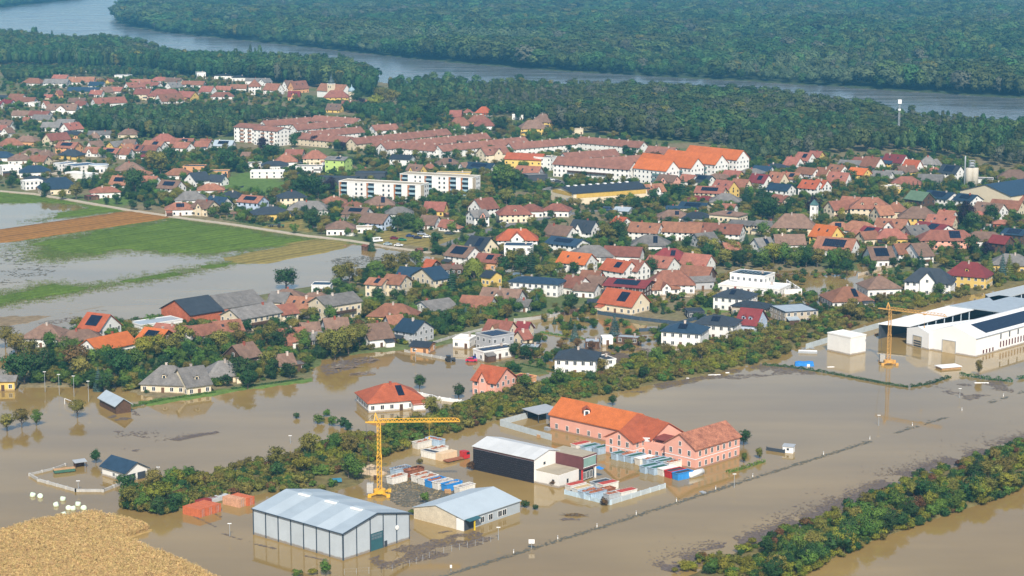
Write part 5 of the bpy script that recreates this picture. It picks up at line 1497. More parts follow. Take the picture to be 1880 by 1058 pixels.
def container(px, yawdeg, m, label, grp, L=6.06, W=2.44, h=2.25, off=(0,0)):
    p = gp(*px); va = math.atan2(p.x,p.y); yw = R(yawdeg)-va
    p = p + Vector((math.cos(yw)*off[0]-math.sin(yw)*off[1], math.sin(yw)*off[0]+math.cos(yw)*off[1],0))
    t = thing('shipping_container', label, 'container', (p.x,p.y,0), yw, grp)
    hl, hw = L/2, W/2; mb = MB().box(-hl,hl,-hw,hw,-0.9,h)
    mb.build('body', m, t); rb = MB(); n_ = 9
    for i in range(n_):
        x = -hl+0.2+i*(L-0.4)/(n_-1)
        for s in (-1,1): rb.box(x-0.16,x+0.16,s*hw-0.03,s*hw+0.06,-0.8,h-0.12)
        rb.box(x-0.16,x+0.16,-hw+0.1,hw-0.1,h-0.02,h+0.04)
    rb.build('corrugation', m, t)
    fr = MB()
    for sx in (-1,1):
        for sy in (-1,1): fr.box(sx*hl-0.09,sx*hl+0.09,sy*hw-0.09,sy*hw+0.09,-0.9,h+0.06)
    fr.build('corner_posts', m, t)
    for s in (-1,1):
        d = MB().box(hl,hl+0.05,s*hw*0.52-hw*0.46,s*hw*0.52+hw*0.46,-0.8,h-0.1); d.build('door', m, t)
        MB().bar((hl+0.09,s*0.3,-0.8),(hl+0.09,s*0.3,h-0.15),0.06).build('lock_rod', M_STEEL, t)
    return t
M_OR1 = mat('container_orange',(0.50,0.135,0.055),0.6,0.15,0.8,0.05,fine=0.12); M_OR2 = mat('container_faded',(0.52,0.28,0.17),0.7,0.2,0.8,0.05,fine=0.15); M_DR = mat('container_dark_red',(0.25,0.04,0.035),0.6,0.2,0.8)
s9 = lambda x, y: (320+x/9.36, 890+y/9.36)
G9 = 'half-sunk containers by the hedge'
container(s9(350,520), -44, M_OR1, 'faded orange shipping container nearest the flood in its stack row', G9)
container(s9(350,520), -44, M_OR1, 'orange shipping container with white door lettering', G9, off=(0.3,2.6))
container(s9(350,520), -44, M_OR1, 'orange shipping container with barred door, end of its row', G9, off=(0.5,5.2))
container(s9(1030,350), -44, M_OR2, 'weathered pinkish container beside the panel hall', G9)
container(s9(1030,350), -44, M_OR1, 'orange container with white lettering beside the panel hall', G9, off=(0.8,2.6))
container(s9(560,330), 40, M_DR, 'dark red container lying along the hedge', G9, h=1.5)
container(s9(760,285), 40, mat('container_grey',(0.45,0.47,0.48),0.6,0.15), 'grey container with red side lying along the hedge', G9, h=1.5)
# white lettering on the orange doors (illegible at this distance, a block of strokes)
container(s7(1120,585), 42, SK['cr'], 'cream box container beside the red lorry', 'containers behind the dark hall', h=2.2)

# ------------------------------------------------------------------ vehicles
M_TYRE = mat('tyre',(0.02,0.02,0.02),0.8); M_CARG = mat('car_glass',(0.02,0.025,0.03),0.1,spec=0.6); M_LAMP = mat('lamp_glass',(0.7,0.7,0.68),0.2)
WHEEL = None
def wheelmesh(r=0.32, w=0.22):
    mb = MB(); n_ = 14
    for y in (-w/2,w/2):
        for i in range(n_): mb.v.append((r*math.cos(2*math.pi*i/n_),y,r*math.sin(2*math.pi*i/n_)))
    for i in range(n_): mb.f.append((i,(i+1)%n_,n_+(i+1)%n_,n_+i))
    mb.f.append(tuple(range(n_))); mb.f.append(tuple(range(2*n_-1,n_-1,-1))); return mb.mesh('wheel', M_TYRE)
WHEEL = wheelmesh(); BIGW = wheelmesh(0.75,0.45)
def extr(mb, prof, w0, w1=None):        # side profile (x,z) extruded across y
    n_ = len(prof); b = len(mb.v)
    for s in (-1,1):
        for x,z in prof: mb.v.append((x,s*w0/2,z))
    mb.f.append(tuple(range(b,b+n_))); mb.f.append(tuple(range(b+2*n_-1,b+n_-1,-1)))
    for i in range(n_):
        j = (i+1)%n_; mb.f.append((b+j,b+i,b+n_+i,b+n_+j))
CARM = {}
def car(px, yawdeg, colr, label, kind='car', group='cars parked by the field road', name='parked_car', cat='car', z=0.5):
    p = gp(*px); va = math.atan2(p.x,p.y)
    t = thing(name, label, cat, (p.x,p.y,z), R(yawdeg)-va, group)
    m = mat('paint_%d_%d_%d' % tuple(int(c*100) for c in colr), colr, 0.3, 0.03, spec=0.6)
    if kind == 'van':
        b = MB(); extr(b, [(-2.7,0.35),(2.6,0.35),(2.75,0.9),(2.3,1.25),(1.6,2.3),(-2.65,2.4),(-2.75,1.0)], 2.0); b.build('body', m, t)
        g_ = MB(); extr(g_, [(1.72,2.1),(2.28,1.3),(1.0,1.3),(1.0,2.1)], 2.03); extr(g_, [(-2.2,1.35),(0.4,1.35),(0.4,1.95),(-2.2,1.95)], 2.03); g_.build('windows', M_CARG, t)
        xs = (-1.75,1.75)
    else:
        b = MB(); extr(b, [(-2.15,0.32),(2.1,0.32),(2.2,0.62),(2.05,0.82),(1.0,0.98),(-1.9,1.0),(-2.2,0.85),(-2.2,0.5)], 1.78); b.build('body', m, t)
        g_ = MB(); extr(g_, [(-1.75,0.98),(1.05,0.97),(0.35,1.40),(-1.3,1.42)], 1.56); g_.build('windows', M_CARG, t)
        r_ = MB(); extr(r_, [(-1.33,1.405),(0.38,1.385),(0.22,1.46),(-1.15,1.48)], 1.58); r_.build('roof', m, t)
        xs = (-1.35,1.35)
    for x in xs:
        for s in (-1,1): link('wheel', WHEEL, t, (x,s*0.82,0.32))
    for s in (-1,1): MB().box(2.06,2.19,s*0.62-0.2,s*0.62+0.2,0.55,0.72).build('headlight', M_LAMP, t)
    return t
car((693,446),25,(0.75,0.75,0.74),'white camper van with side windows at the meadow edge','van',name='camper_van',cat='van')
car((684,441),30,(0.10,0.16,0.13),'dark green car behind the camper van')
car((724,441),-8,(0.16,0.01,0.03),'maroon car on the parking meadow'); car((739,444),-5,(0.02,0.18,0.07),'green car on the parking meadow')
car((753,437),-8,(0.03,0.05,0.16),'dark blue car parked left of the silver one'); car((774,433),-8,(0.30,0.34,0.40),'silver blue car on the parking meadow'); car((767,440),-5,(0.02,0.02,0.05),'black car on the parking meadow')
car((784,438),-5,(0.72,0.72,0.71),'white car at the end of the meadow row'); car((732,454),-15,(0.70,0.70,0.69),'white car driving on the field road'); car((712,452),-15,(0.35,0.42,0.44),'pale green car on the field road')
car((824,432),-10,(0.05,0.07,0.09),'dark car standing on the street by the spruce'); car((885,418),5,(0.72,0.72,0.71),'white car before the grey and pink house','car','cars along the street')
car((918,411),0,(0.02,0.02,0.025),'black car beside the white one in the driveway','car','cars along the street'); car((926,413),0,(0.72,0.72,0.72),'white car in the driveway next to the black one','car','cars along the street')
car((1116,389),0,(0.03,0.06,0.12),'dark blue minibus on the dry street','van','cars along the street',name='minibus',cat='van')
car((866,664),-8,(0.55,0.02,0.06),'red car in the flooded forecourt','car','cars in the flooded forecourt',z=0.0); car((876,660),-8,(0.03,0.05,0.30),'blue car in the flooded forecourt','car','cars in the flooded forecourt',z=0.0)
car((1012,333),10,(0.7,0.7,0.7),'white car in the terrace car park','car','cars in the terrace car park'); car((1024,336),10,(0.04,0.04,0.05),'black car in the terrace car park','car','cars in the terrace car park')
car((655,302),20,(0.03,0.05,0.15),'blue car beside the lime green hall','car','cars near the lime green hall'); car((552,302),5,(0.1,0.12,0.15),'dark car before the red hip-roofed house','car','cars near the lime green hall')
car((520,378),0,(0.5,0.03,0.04),'red car behind the anthracite hip house','car','cars near the field road houses')
def tractor(px, yawdeg, m, label, z):
    p = gp(*px); t = thing('tractor', label, 'tractor', (p.x,p.y,z), R(yawdeg))
    MB().box(0.1,2.0,-0.4,0.4,0.7,1.45).build('bonnet', m, t); MB().box(-1.3,0.2,-0.75,0.75,0.8,1.3).build('chassis', M_DSTEEL, t)
    MB().box(-1.2,0.1,-0.7,0.7,1.3,2.3).build('cab_glass', M_CARG, t); MB().box(-1.35,0.25,-0.8,0.8,2.3,2.45).build('cab_roof', m, t)
    for s in (-1,1): link('wheel', BIGW, t, (-0.8,s*0.95,0.75)); o = link('wheel', BIGW, t, (1.4,s*0.85,0.48)); o.scale = (0.64,0.7,0.64)
    return t
tractor((515,419),R(0),mat('tractor_green',(0.04,0.12,0.05),0.5),'green tractor with flat trailer on the field road',0.5)
p = gp(502,418); t = thing('flat_trailer','flat dark trailer behind the green tractor','trailer',(p.x,p.y,0.5))
MB().box(-3,3,-1.1,1.1,0.8,1.0).build('deck', M_DSTEEL, t)
for x in (-1.5,-0.5):
    for s in (-1,1): link('wheel', WHEEL, t, (x,s*0.95,0.32))
MB().bar((3,0,0.8),(4.4,0,0.7),0.15).build('drawbar', M_DSTEEL, t)
tractor((826,664),20,M_DSTEEL,'dark loader tractor in the flooded lane',-0.1)
# red lorry behind the dark hall
p = gp(*s7(1330,600)); t = thing('lorry','red lorry cab with low flatbed half under water','lorry',(p.x,p.y,-0.3),R(40))
b = MB(); extr(b,[(1.2,0.5),(3.4,0.5),(3.5,1.5),(3.2,2.6),(1.2,2.7)],2.2); b.build('cab', M_RED, t); g_ = MB(); extr(g_,[(3.22,2.4),(3.44,1.65),(2.2,1.65),(2.2,2.4)],2.24); g_.build('windows', M_CARG, t)
MB().box(-5,1.1,-1.1,1.1,0.6,0.9).build('flatbed', M_RUST, t)
for x in (-3.8,-2.6,2.3):
    for s in (-1,1): o = link('wheel', BIGW, t, (x,s*0.95,0.4)); o.scale = (0.6,0.6,0.6)

# ------------------------------------------------------------------ posts, lamps, signs, bales
def delineator(px):
    p = gp(*px); t = thing('marker_post','white roadside marker post along the drowned verge','marker post',(p.x,p.y,0),0,'marker posts along the drowned road')
    MB().box(-0.09,0.09,-0.06,0.06,-0.9,1.05).build('post', M_WHITE, t); MB().box(-0.095,0.095,-0.065,0.065,0.75,0.95).build('reflector', M_DSTEEL, t)
for q in ((943,1016),(1024,990.5),(1096,968),(1168,945),(1242,921),(1314,899),(1382,876),(1512,835),(1597,807),(1675,782),(1766,754),(1842,728)): delineator(q)
def lamp_post(px, h, label, arm=True, grp='street lamps in the water'):
    p = gp(*px); t = thing('street_lamp',label,'street lamp',(p.x,p.y,0),0,grp)
    MB().tube((0,0,-1),(0,0,h),0.09,0.06).build('pole', M_STEEL, t); MB().box(-0.5,0.5,-0.16,0.16,h,h+0.14).build('lamp_head', M_WHITE, t)
for q, h, lb in (((291,878),3.2,'short lamp beside the small white garage'),((144,900),2.6,'lamp before the walled garage court'),((422,985),3.4,'lamp beside the panel hall corner'),((915,992),3.4,'lamp at the end of the post fence'),((1348,896),4.0,'thin lamp below the pink right wing'),
                 ((1613,782),3.4,'lamp in the wide flooded meadow'),((1762,731),3.2,'lamp by the debris at the factory corner'),((83,720),7,'floodlight mast by the pitch, beside the yellow hut'),((109,725),7,'floodlight mast behind the goal'),((136,728),7,'floodlight mast beside the blue spruce'),((163,738),7,'floodlight mast by the metal-roofed shed'),
                 ((763,664),4.5,'lamp in the flooded lane by the debris pile'),((533,815),2.5,'short lamp in the open water')): lamp_post(q,h,lb)
p = gp(976,1008); t = thing('road_sign','white square road sign on a post standing in water','sign',(p.x,p.y,0))
MB().tube((0,0,-1),(0,0,2.2),0.06,0.06).build('post', M_STEEL, t); MB().box(-0.75,0.75,-0.04,0.04,1.3,2.5).build('board', M_WHITE, t); MB().box(-0.75,0.75,-0.05,-0.04,1.3,1.42).build('board_band', M_DSTEEL, t)
p = gp(828,1050); t = thing('road_sign','small white sign beside the drowned road end','sign',(p.x,p.y,0))
MB().tube((0,0,-1),(0,0,1.6),0.05,0.05).build('post', M_STEEL, t); MB().box(-0.25,0.25,-0.03,0.03,1.0,1.75).build('board', M_WHITE, t)
# wrapped bales
bm = MB().lathe([(0.02,-0.65),(0.55,-0.65),(0.75,-0.5),(0.8,0.0),(0.75,0.5),(0.55,0.65),(0.02,0.65)],14).mesh('wrapped_bale', mat('bale_wrap',(0.62,0.72,0.55),0.4,0.06,1.0,0.05), True)
z1 = lambda x, y: (x/2.984, 704+y/2.984)
for k,(x,y) in enumerate(((180,618),(220,625),(345,640),(308,672),(428,668),(375,690),(400,692),(458,690),(348,725))):
    p = gp(*z1(x,y)); o = link('wrapped_bale', bm, None, (p.x,p.y,0.35), random.uniform(0,3)); o.rotation_euler = (1.2*(k%2),0.3,random.uniform(0,3))
    tag(o,'pale green wrapped hay bale afloat beside the maize field','hay bale','floating wrapped bales')
# goal
p0, p1 = gp(119,742), gp(134,748); t = thing('football_goal','white football goal frame standing in the flooded pitch','goal',((p0.x+p1.x)/2,(p0.y+p1.y)/2,0))
a, b_ = p0-t.location, p1-t.location
MB().bar((a.x,a.y,-1),(a.x,a.y,1.9),0.16).build('post', M_WHITE, t); MB().bar((b_.x,b_.y,-1),(b_.x,b_.y,1.9),0.16).build('post', M_WHITE, t); MB().bar((a.x,a.y,1.9),(b_.x,b_.y,1.9),0.16).build('crossbar', M_WHITE, t)

# ------------------------------------------------------------------ walls and fences
def garden_wall(pts, h, w, m, label, name='garden_wall', cat='wall', z0=-0.8, group=None):
    P = [gp(*q) for q in pts]; c = P[0].copy(); c.z = 0; t = thing(name,label,cat,(c.x,c.y,0),0,group)
    for i in range(len(P)-1):
        a, b_ = P[i]-c, P[i+1]-c; d = (b_-a).normalized(); nn = Vector((-d.y,d.x,0))*w/2; a = a-d*w*0.5*(i>0); 
        mb = MB().slab([(a+nn).to_tuple()[:2]+(h,),(a-nn).to_tuple()[:2]+(h,),(b_-nn).to_tuple()[:2]+(h,),(b_+nn).to_tuple()[:2]+(h,)],h-z0); mb.build('wall_section', m, t)
        n_ = max(1,int((b_-a).length/4)); 
        for k in range(n_+1):
            q = a.lerp(b_,k/n_); MB().box(q.x-w*0.7,q.x+w*0.7,q.y-w*0.7,q.y+w*0.7,z0,h+0.12).build('pier', m, t)
    return t
def post_fence(pts, h, label, name='wire_fence', panel=None, step=2.5):
    P = [gp(*q) for q in pts]; c = P[0].copy(); t = thing(name,label,'fence',(c.x,c.y,0))
    for i in range(len(P)-1):
        a, b_ = P[i]-c, P[i+1]-c; n_ = max(1,int((b_-a).length/step))
        for k in range(n_+1):
            q = a.lerp(b_,k/n_); MB().bar((q.x,q.y,-0.9),(q.x,q.y,h),0.07).build('post', M_STEEL, t)
        if panel:
            for k in range(n_):
                q, r_ = a.lerp(b_,(k+0.03)/n_), a.lerp(b_,(k+0.97)/n_); MB().bar((q.x,q.y,h*0.5-0.35),(r_.x,r_.y,h*0.5-0.35),0.05,h+0.6).build('panel', panel, t)
        else:
            for z in (h*0.5,h-0.05): MB().bar((a.x,a.y,z),(b_.x,b_.y,z),0.012).build('wire', M_STEEL, t)
    return t
M_PALEF = mat('fence_pale',(0.42,0.47,0.49),0.7,0.12,0.5)
z2 = s8
garden_wall([(55,874),(72,884),(140,903),(190,903),(228,888)],0.75,0.5,M_CONC,'low concrete wall around the flooded garage court')
garden_wall([(55,873),(100,862),(120,855)],0.6,0.4,M_CONC,'low back kerb wall of the garage court')
garden_wall([z5(930,772),z5(1230,680),z5(1265,670)],1.3,0.35,M_PALEF,'concrete barrier wall round the skip corner')
garden_wall([z5(640,708),z5(870,765),z5(925,775)],1.2,0.35,mat('barrier_pale_blue',(0.40,0.50,0.57),0.7,0.2),'pale blue barrier wall before the skips')
post_fence([z5(232,280),z5(555,372)],2.0,'sheet panel fence from the hedge to the pink building','panel_fence',M_PALEF)
post_fence([z5(232,278),z5(430,225)],2.0,'pale sheet fence along the hedge belt','panel_fence',M_PALEF)
post_fence([k4(310,555),k4(475,505),k4(840,400)],2.2,'pale sheet fence behind the white cube','panel_fence',M_PALEF)
post_fence([(632,1056),(700,1052),(740,1045),(800,1020),(915,992)],1.6,'wire fence of thin posts before the panel hall')
z9 = lambda x, y: (1100+x/4.99, 500+y/4.99)
M_NAVYW = mat('fence_navy',(0.045,0.07,0.10),0.7,0.15)
garden_wall([z9(-10,385),z9(380,445),z9(720,485),z9(975,420)],1.5,0.4,M_NAVYW,'dark blue garden wall before the orange-roofed house')
garden_wall([z9(370,545),z9(470,540),z9(630,570)],1.3,0.4,M_NAVYW,'short dark wall beside the navy-roofed house')
i4 = lambda x, y: (1128+x/4.99, 400+y/4.99)
garden_wall([i4(970,655),i4(1330,715),i4(1710,690),i4(1580,610)],1.9,0.4,M_WHITE,'long white wall of the modern villa')
o4 = lambda x, y: (800+x/4.99, 540+y/4.99)
garden_wall([o4(720,255),o4(880,240),o4(1135,205)],1.3,0.3,M_CONC,'grey concrete wall above the flooded garden pool')
post_fence([o4(1138,205),o4(1360,165),o4(1450,140)],1.6,'brown board fence above the flooded garden','board_fence',WALL['n'][0])
garden_wall([z2(340,45),z2(560,95),z2(725,118)],1.1,0.35,M_WHITE,'white garden wall beside the red hip bungalow')
garden_wall([o4(-60,955),o4(130,985),o4(340,1015)],1.1,0.35,M_WHITE,'white wall in the flooded garden of the pink house')
n4 = lambda x, y: (560+x/4.99, 460+y/4.99)
garden_wall([n4(915,930),n4(1330,1010)],0.9,0.3,M_CONC,'low grey wall beside the flooded lane')
garden_wall([n4(1180,860),n4(1380,800),n4(1620,740)],1.2,0.3,M_CONC,'grey wall behind the modern grey house')
e4 = lambda x, y: (1504+x/4.99, 250+y/4.99)
for a, b_, m_, lb in (((1480,862),(1650,838),M_PALEF,'pale section of the tall board fence by the beech'),((1652,838),(1780,818),mat('fence_orange',(0.55,0.24,0.03),0.7),'orange section of the tall board fence'),((1782,818),(1900,798),WALL['n'][0],'brown section of the tall board fence')):
    garden_wall([e4(*a),e4(*b_)],2.4,0.25,m_,lb,'board_fence','fence')
j4 = lambda x, y: (1504+x/4.99, 430+y/4.99)
garden_wall([j4(360,385),j4(560,330),j4(880,260)],1.2,0.3,mat('wall_sand',(0.5,0.42,0.32),0.85,0.15),'sand-coloured wall along the flooded street')
garden_wall([j4(960,250),j4(1195,205)],1.2,0.3,mat('wall_sand',(0.5,0.42,0.32),0.85,0.15),'sand-coloured wall before the flooded pink house')
garden_wall([(412,352),(447,345)],1.3,0.2,M_DSTEEL,'dark panel fence with pale posts on the lawn')
# small things
p = gp(*k4(300,672)); o = MB().box(-4,4,-1.2,1.2,-0.3,1.5).v and None
t = thing('tarped_pallets','bright blue tarpaulin-covered stack at the factory corner','tarpaulin',(p.x,p.y,0),R(-4))
mb = MB(); rr = random.Random(5)
pr = [(-3.4,-0.2),(-3.3,1.2),(-2.0,1.5),(0,1.35),(1.8,1.6),(3.2,1.45),(3.5,-0.2)]; extr(mb, pr, 2.4); mb.build('tarpaulin', M_BLUE, t); MB().box(0.9,1.9,-1.3,-1.2,0,0.8).build('label_sheet', M_WHITE, t)
p = gp(*k4(1335,690)); t = thing('flat_canopy','white flat-topped wooden crate stack afloat before the factory','crate',(p.x,p.y,0),R(20))
MB().box(-4.2,4.2,-2.4,2.4,0.7,0.95).build('top', M_WHITE, t); MB().box(-3.9,3.9,-2.1,2.1,-0.4,0.7).build('side', M_WOODL, t)
p = gp(*k4(325,580)); t = thing('roof_panel_stack','pale stack of panels floating by the hedge','panel stack',(p.x,p.y,0),R(-8)); MB().box(-3.5,3.5,-1.0,1.0,-0.3,0.8).build('stack', M_STEEL, t); MB().box(-3.4,3.4,-0.9,0.9,0.8,0.9).build('top_sheet', M_WHITE, t)
for k,(q,L_,a) in enumerate(((k4(490,683),2.6,10),(k4(1575,797),5,-2),(z9(1055,942),4.5,8),(z9(800,973),1.8,6),(z9(1175,922),1.4,0))):
    p = gp(*q); o = MB().box(-L_/2,L_/2,-0.25,0.25,-0.1,0.15).box(-L_/2+0.2,L_/2-0.2,-0.18,0.18,0.15,0.2).build('floating_beam', M_WHITE, None); o.location = (p.x,p.y,0.02); o.rotation_euler = (0,0,R(a))
    tag(o,'white beam drifting on the flood beside the brown debris','beam','drifting white beams')
p = gp(1448,830); t = thing('site_hut','small white hut at the water behind the pink building','hut',(p.x,p.y,0),R(-20))
MB().box(-1.6,1.6,-1.3,1.3,-0.8,1.9).build('wall', M_WHITE, t); MB().slab([(-1.8,-1.5,2.0),(1.8,-1.5,2.0),(1.8,1.5,2.25),(-1.8,1.5,2.25)],0.12).build('roof', M_STEEL, t); put_window(t,(0,-1.3,0.8),math.pi,0.7,0.7)
garden_wall([(1408,827),(1440,832)],1.0,0.3,M_DSTEEL,'dark low wall leading to the white hut')
p = gp(618,888); t = thing('small_trailer','small blue tarped trailer on the scrub bank','trailer',(p.x,p.y,0.3),R(15)); MB().box(-1.4,1.4,-0.8,0.8,0.35,1.1).build('body', mat('trailer_blue',(0.04,0.2,0.3),0.6), t)
for s in (-1,1): link('wheel', WHEEL, t, (0,s*0.85,0.32))
p = gp(1332,885); t = thing('boat_tank','long white rounded tank between the skips and the pink wing','tank',(p.x-8,p.y+6,0),R(45)); MB().tube((-3,0,0.9),(3,0,0.9),0.9,0.9,14).build('tank', M_WHITE, t, True); MB().box(-2.6,2.6,-0.5,0.5,-0.6,0.3).build('cradle', M_STEEL, t)
p = gp(128,858); t = thing('lean_to','small timber lean-to with firewood beside the garage','shed',(p.x+3,p.y,0),R(30)); MB().box(-1.6,1.6,0.8,1.0,-0.6,1.9).build('back_wall', WALL['n'][0], t); MB().slab([(-1.9,-1.2,1.8),(1.9,-1.2,1.8),(1.9,1.2,2.2),(-1.9,1.2,2.2)],0.12).build('roof', M_STEEL, t)
for s in (-1,1): MB().bar((s*1.6,-1,-0.6),(s*1.6,-1,1.7),0.15).build('post', WALL['n'][0], t)
p = gp(118,867); t = thing('farm_trailer','green wooden farm trailer half sunk by the garage','trailer',(p.x,p.y,-0.4),R(25)); MB().box(-3,3,-1,1,0.6,1.4).build('box', mat('trailer_green',(0.05,0.13,0.09),0.7), t); MB().box(-3.1,3.1,-0.9,0.9,1.4,1.55).build('planks', M_WOODL, t)
for x in (-1.6,1.6):
    for s in (-1,1): o = link('wheel', WHEEL, t, (x,s*0.9,0.35))
# ------------------------------------------------------------------ foliage
LM = {
 'g': leafmat('leaf_mid_green',(0.080,0.155,0.028),(0.165,0.262,0.046)), 'd': leafmat('leaf_dark_green',(0.032,0.080,0.026),(0.067,0.140,0.039)),
 'o': leafmat('leaf_olive',(0.150,0.148,0.030),(0.300,0.265,0.062),0.28,0.025), 'y': leafmat('leaf_yellow_green',(0.180,0.200,0.022),(0.340,0.330,0.045)),
 'r': leafmat('leaf_russet',(0.145,0.072,0.032),(0.238,0.133,0.056)), 'p': leafmat('leaf_purple',(0.023,0.014,0.029),(0.050,0.031,0.050),0.15),
 'w': leafmat('leaf_willow',(0.174,0.203,0.026),(0.280,0.301,0.056)), 'c': leafmat('needle_dark',(0.023,0.065,0.032),(0.049,0.112,0.050)),
 'b': leafmat('needle_blue',(0.065,0.131,0.116),(0.119,0.196,0.168)), 't': leafmat('needle_gold',(0.123,0.160,0.023),(0.238,0.252,0.042)),
 'f': leafmat('leaf_forest',(0.042,0.086,0.030),(0.098,0.158,0.046),0.5,0.04),
}
TN = {'g':'mid green broadleaf tree','d':'dark green broadleaf tree','o':'olive autumn-tinted tree','y':'yellow-green tree','r':'russet brown tree','p':'purple-leaved tree','w':'weeping willow','c':'dark conical spruce','b':'blue spruce','t':'golden conical cypress'}
def leaf_mesh(name, P, N, S, m, SN=None):
    """quads at points P facing N with half-size S"""
    n_ = len(P); N = N/np.maximum(1e-6, np.linalg.norm(N, axis=1, keepdims=True))
    a = RNG.normal(size=(n_,3)); U = np.cross(N, a); U /= np.maximum(1e-6, np.linalg.norm(U, axis=1, keepdims=True)); V_ = np.cross(N, U)
    S = S[:,None]; A = P-U*S; B = P-V_*S*0.75; C = P+U*S; D = P+V_*S*0.75
    v = np.stack([A,B,C,D],1).reshape(-1,3); f = np.arange(n_*4).reshape(-1,4)
    me = bpy.data.meshes.new(name); me.from_pydata(v.tolist(), [], f.tolist()); me.update()
    me.materials.append(m)
    if SN is not None:
        SN = SN/np.maximum(1e-6, np.linalg.norm(SN, axis=1, keepdims=True)); me.polygons.foreach_set('use_smooth', [True]*n_)
        me.normals_split_custom_set_from_vertices(np.repeat(SN, 4, axis=0).tolist())
    return me
def rand_dir(n_):
    d = RNG.normal(size=(n_,3)); return d/np.linalg.norm(d,axis=1,keepdims=True)
def crown_points(n_, rx, rz, cz, nl, lr, low=0.0, jit=0.4):
    lc = rand_dir(nl)*np.cbrt(RNG.random((nl,1)))*np.array([rx*0.72,rx*0.72,rz*0.72]); lc[:,2] += cz
    lc[:3] = np.array([[0,0,cz],[0,0,cz+rz*0.35],[0,0,cz-rz*0.3]])
    r = lr*(0.7+0.6*RNG.random(nl)); k = RNG.integers(0,nl,n_); d = rand_dir(n_)
    d[:,2] = np.where(RNG.random(n_) < 0.55, np.abs(d[:,2]), d[:,2]); d /= np.linalg.norm(d,axis=1,keepdims=True)
    P = lc[k] + d*(r[k]*(0.72+0.38*RNG.random(n_)))[:,None]
    P[:,2] = np.maximum(P[:,2], low); N = d + jit*rand_dir(n_); cd = P-np.array([0,0,cz]); cd /= np.maximum(1e-6,np.linalg.norm(cd,axis=1,keepdims=True)); SN = d*0.6+cd*0.4+0.18*rand_dir(n_); return P, N, SN
def broad_proto(key, i, n_=1200, shape=0):        # 8 m tall model tree; the crown is a child
    H_ = 8.0; rx = (3.1,3.5,2.7)[shape]; rz = (3.6,3.3,3.75)[shape]; cz = H_-rz
    P, N, SN = crown_points(n_, rx, rz, cz, 44, 0.85, 0.6, 0.7)
    st = RNG.random(n_) < 0.12; P[st] += (P[st]-np.array([0,0,cz]))*RNG.uniform(0.05,0.28,(st.sum(),1)); P[:,0] *= 1+0.12*np.sin(P[:,2]*1.1+i); P[:,2] = np.maximum(P[:,2],0.5)
    S = 0.11+0.14*RNG.random(n_)
    return leaf_mesh('crown', P, N, S, LM[key], SN)
def trunk_mesh():
    mb = MB(); mb.tube((0,0,-0.8),(0.05,0.05,3.2),0.22,0.13,7)
    for k in range(9):
        a = k*1.31; mb.tube((0.03,0.03,1.2+0.25*k),(2.3*math.cos(a),2.3*math.sin(a),3.2+0.5*k),0.09,0.02,5)
    mb.tube((0.05,0.05,3.2),(0.2,-0.1,7.9),0.12,0.02,5)
    return mb.mesh('trunk', M_TRUNK)
def conifer_proto(key, n_=1100):
    H_ = 8.0; z = 0.5+7.5*(1-np.sqrt(RNG.random(n_))); layer = np.floor(z/0.55)*0.55+0.2*RNG.random(n_)
    rr_ = (H_-z)/H_*2.0*(0.55+0.5*RNG.random(n_)) + 0.03; th = RNG.random(n_)*2*math.pi
    P = np.stack([rr_*np.cos(th),rr_*np.sin(th),layer-0.25*rr_],1); P[:,2] = np.maximum(P[:,2],0.2); N = np.stack([np.cos(th)*0.7,np.sin(th)*0.7,np.full(n_,0.8)],1)+0.4*rand_dir(n_)
    return leaf_mesh('crown', P, N, 0.14+0.13*RNG.random(n_), LM[key], np.stack([np.cos(th),np.sin(th),np.full(n_,0.45)],1))
def willow_proto():
    n_ = 2600; th = RNG.random(n_)*2*math.pi; u = RNG.random(n_); rr_ = 2.9*np.sqrt(0.15+0.85*RNG.random(n_))*(0.8+0.25*np.sin(3*th+1)); drop = RNG.random(n_)
    z = 7.9-0.30*rr_**2*0.9 - drop*(rr_/2.9)*4.6; P = np.stack([rr_*np.cos(th),rr_*np.sin(th),np.maximum(0.8,z)],1)
    N = np.stack([np.cos(th),np.sin(th),np.full(n_,0.25)],1)+0.5*rand_dir(n_); return leaf_mesh('crown', P, N, 0.15+0.15*RNG.random(n_), LM['w'])
def shrub_proto(key, n_=1000):                     # 3 m tall, foliage to the ground
    P, N, SN = crown_points(n_, 1.9, 1.5, 1.4, 26, 0.55, 0.05, 0.8); return leaf_mesh('shrub', P, N, 0.10+0.10*RNG.random(n_), LM[key], SN)
PROTO = {k:[broad_proto(k,i,2600,i%3) for i in range(4)] for k in 'gdoyrp'}
for k in 'cbt': PROTO[k] = [conifer_proto(k) for i in range(2)]
PROTO['w'] = [willow_proto()]
SHR = {k:[shrub_proto(k) for i in range(2)] for k in 'gdoyr'}
TRUNK = trunk_mesh()
CTRUNK = MB().tube((0,0,-0.8),(0,0,6.5),0.17,0.04,6).mesh('trunk', M_TRUNK)
rt = random.Random(21)
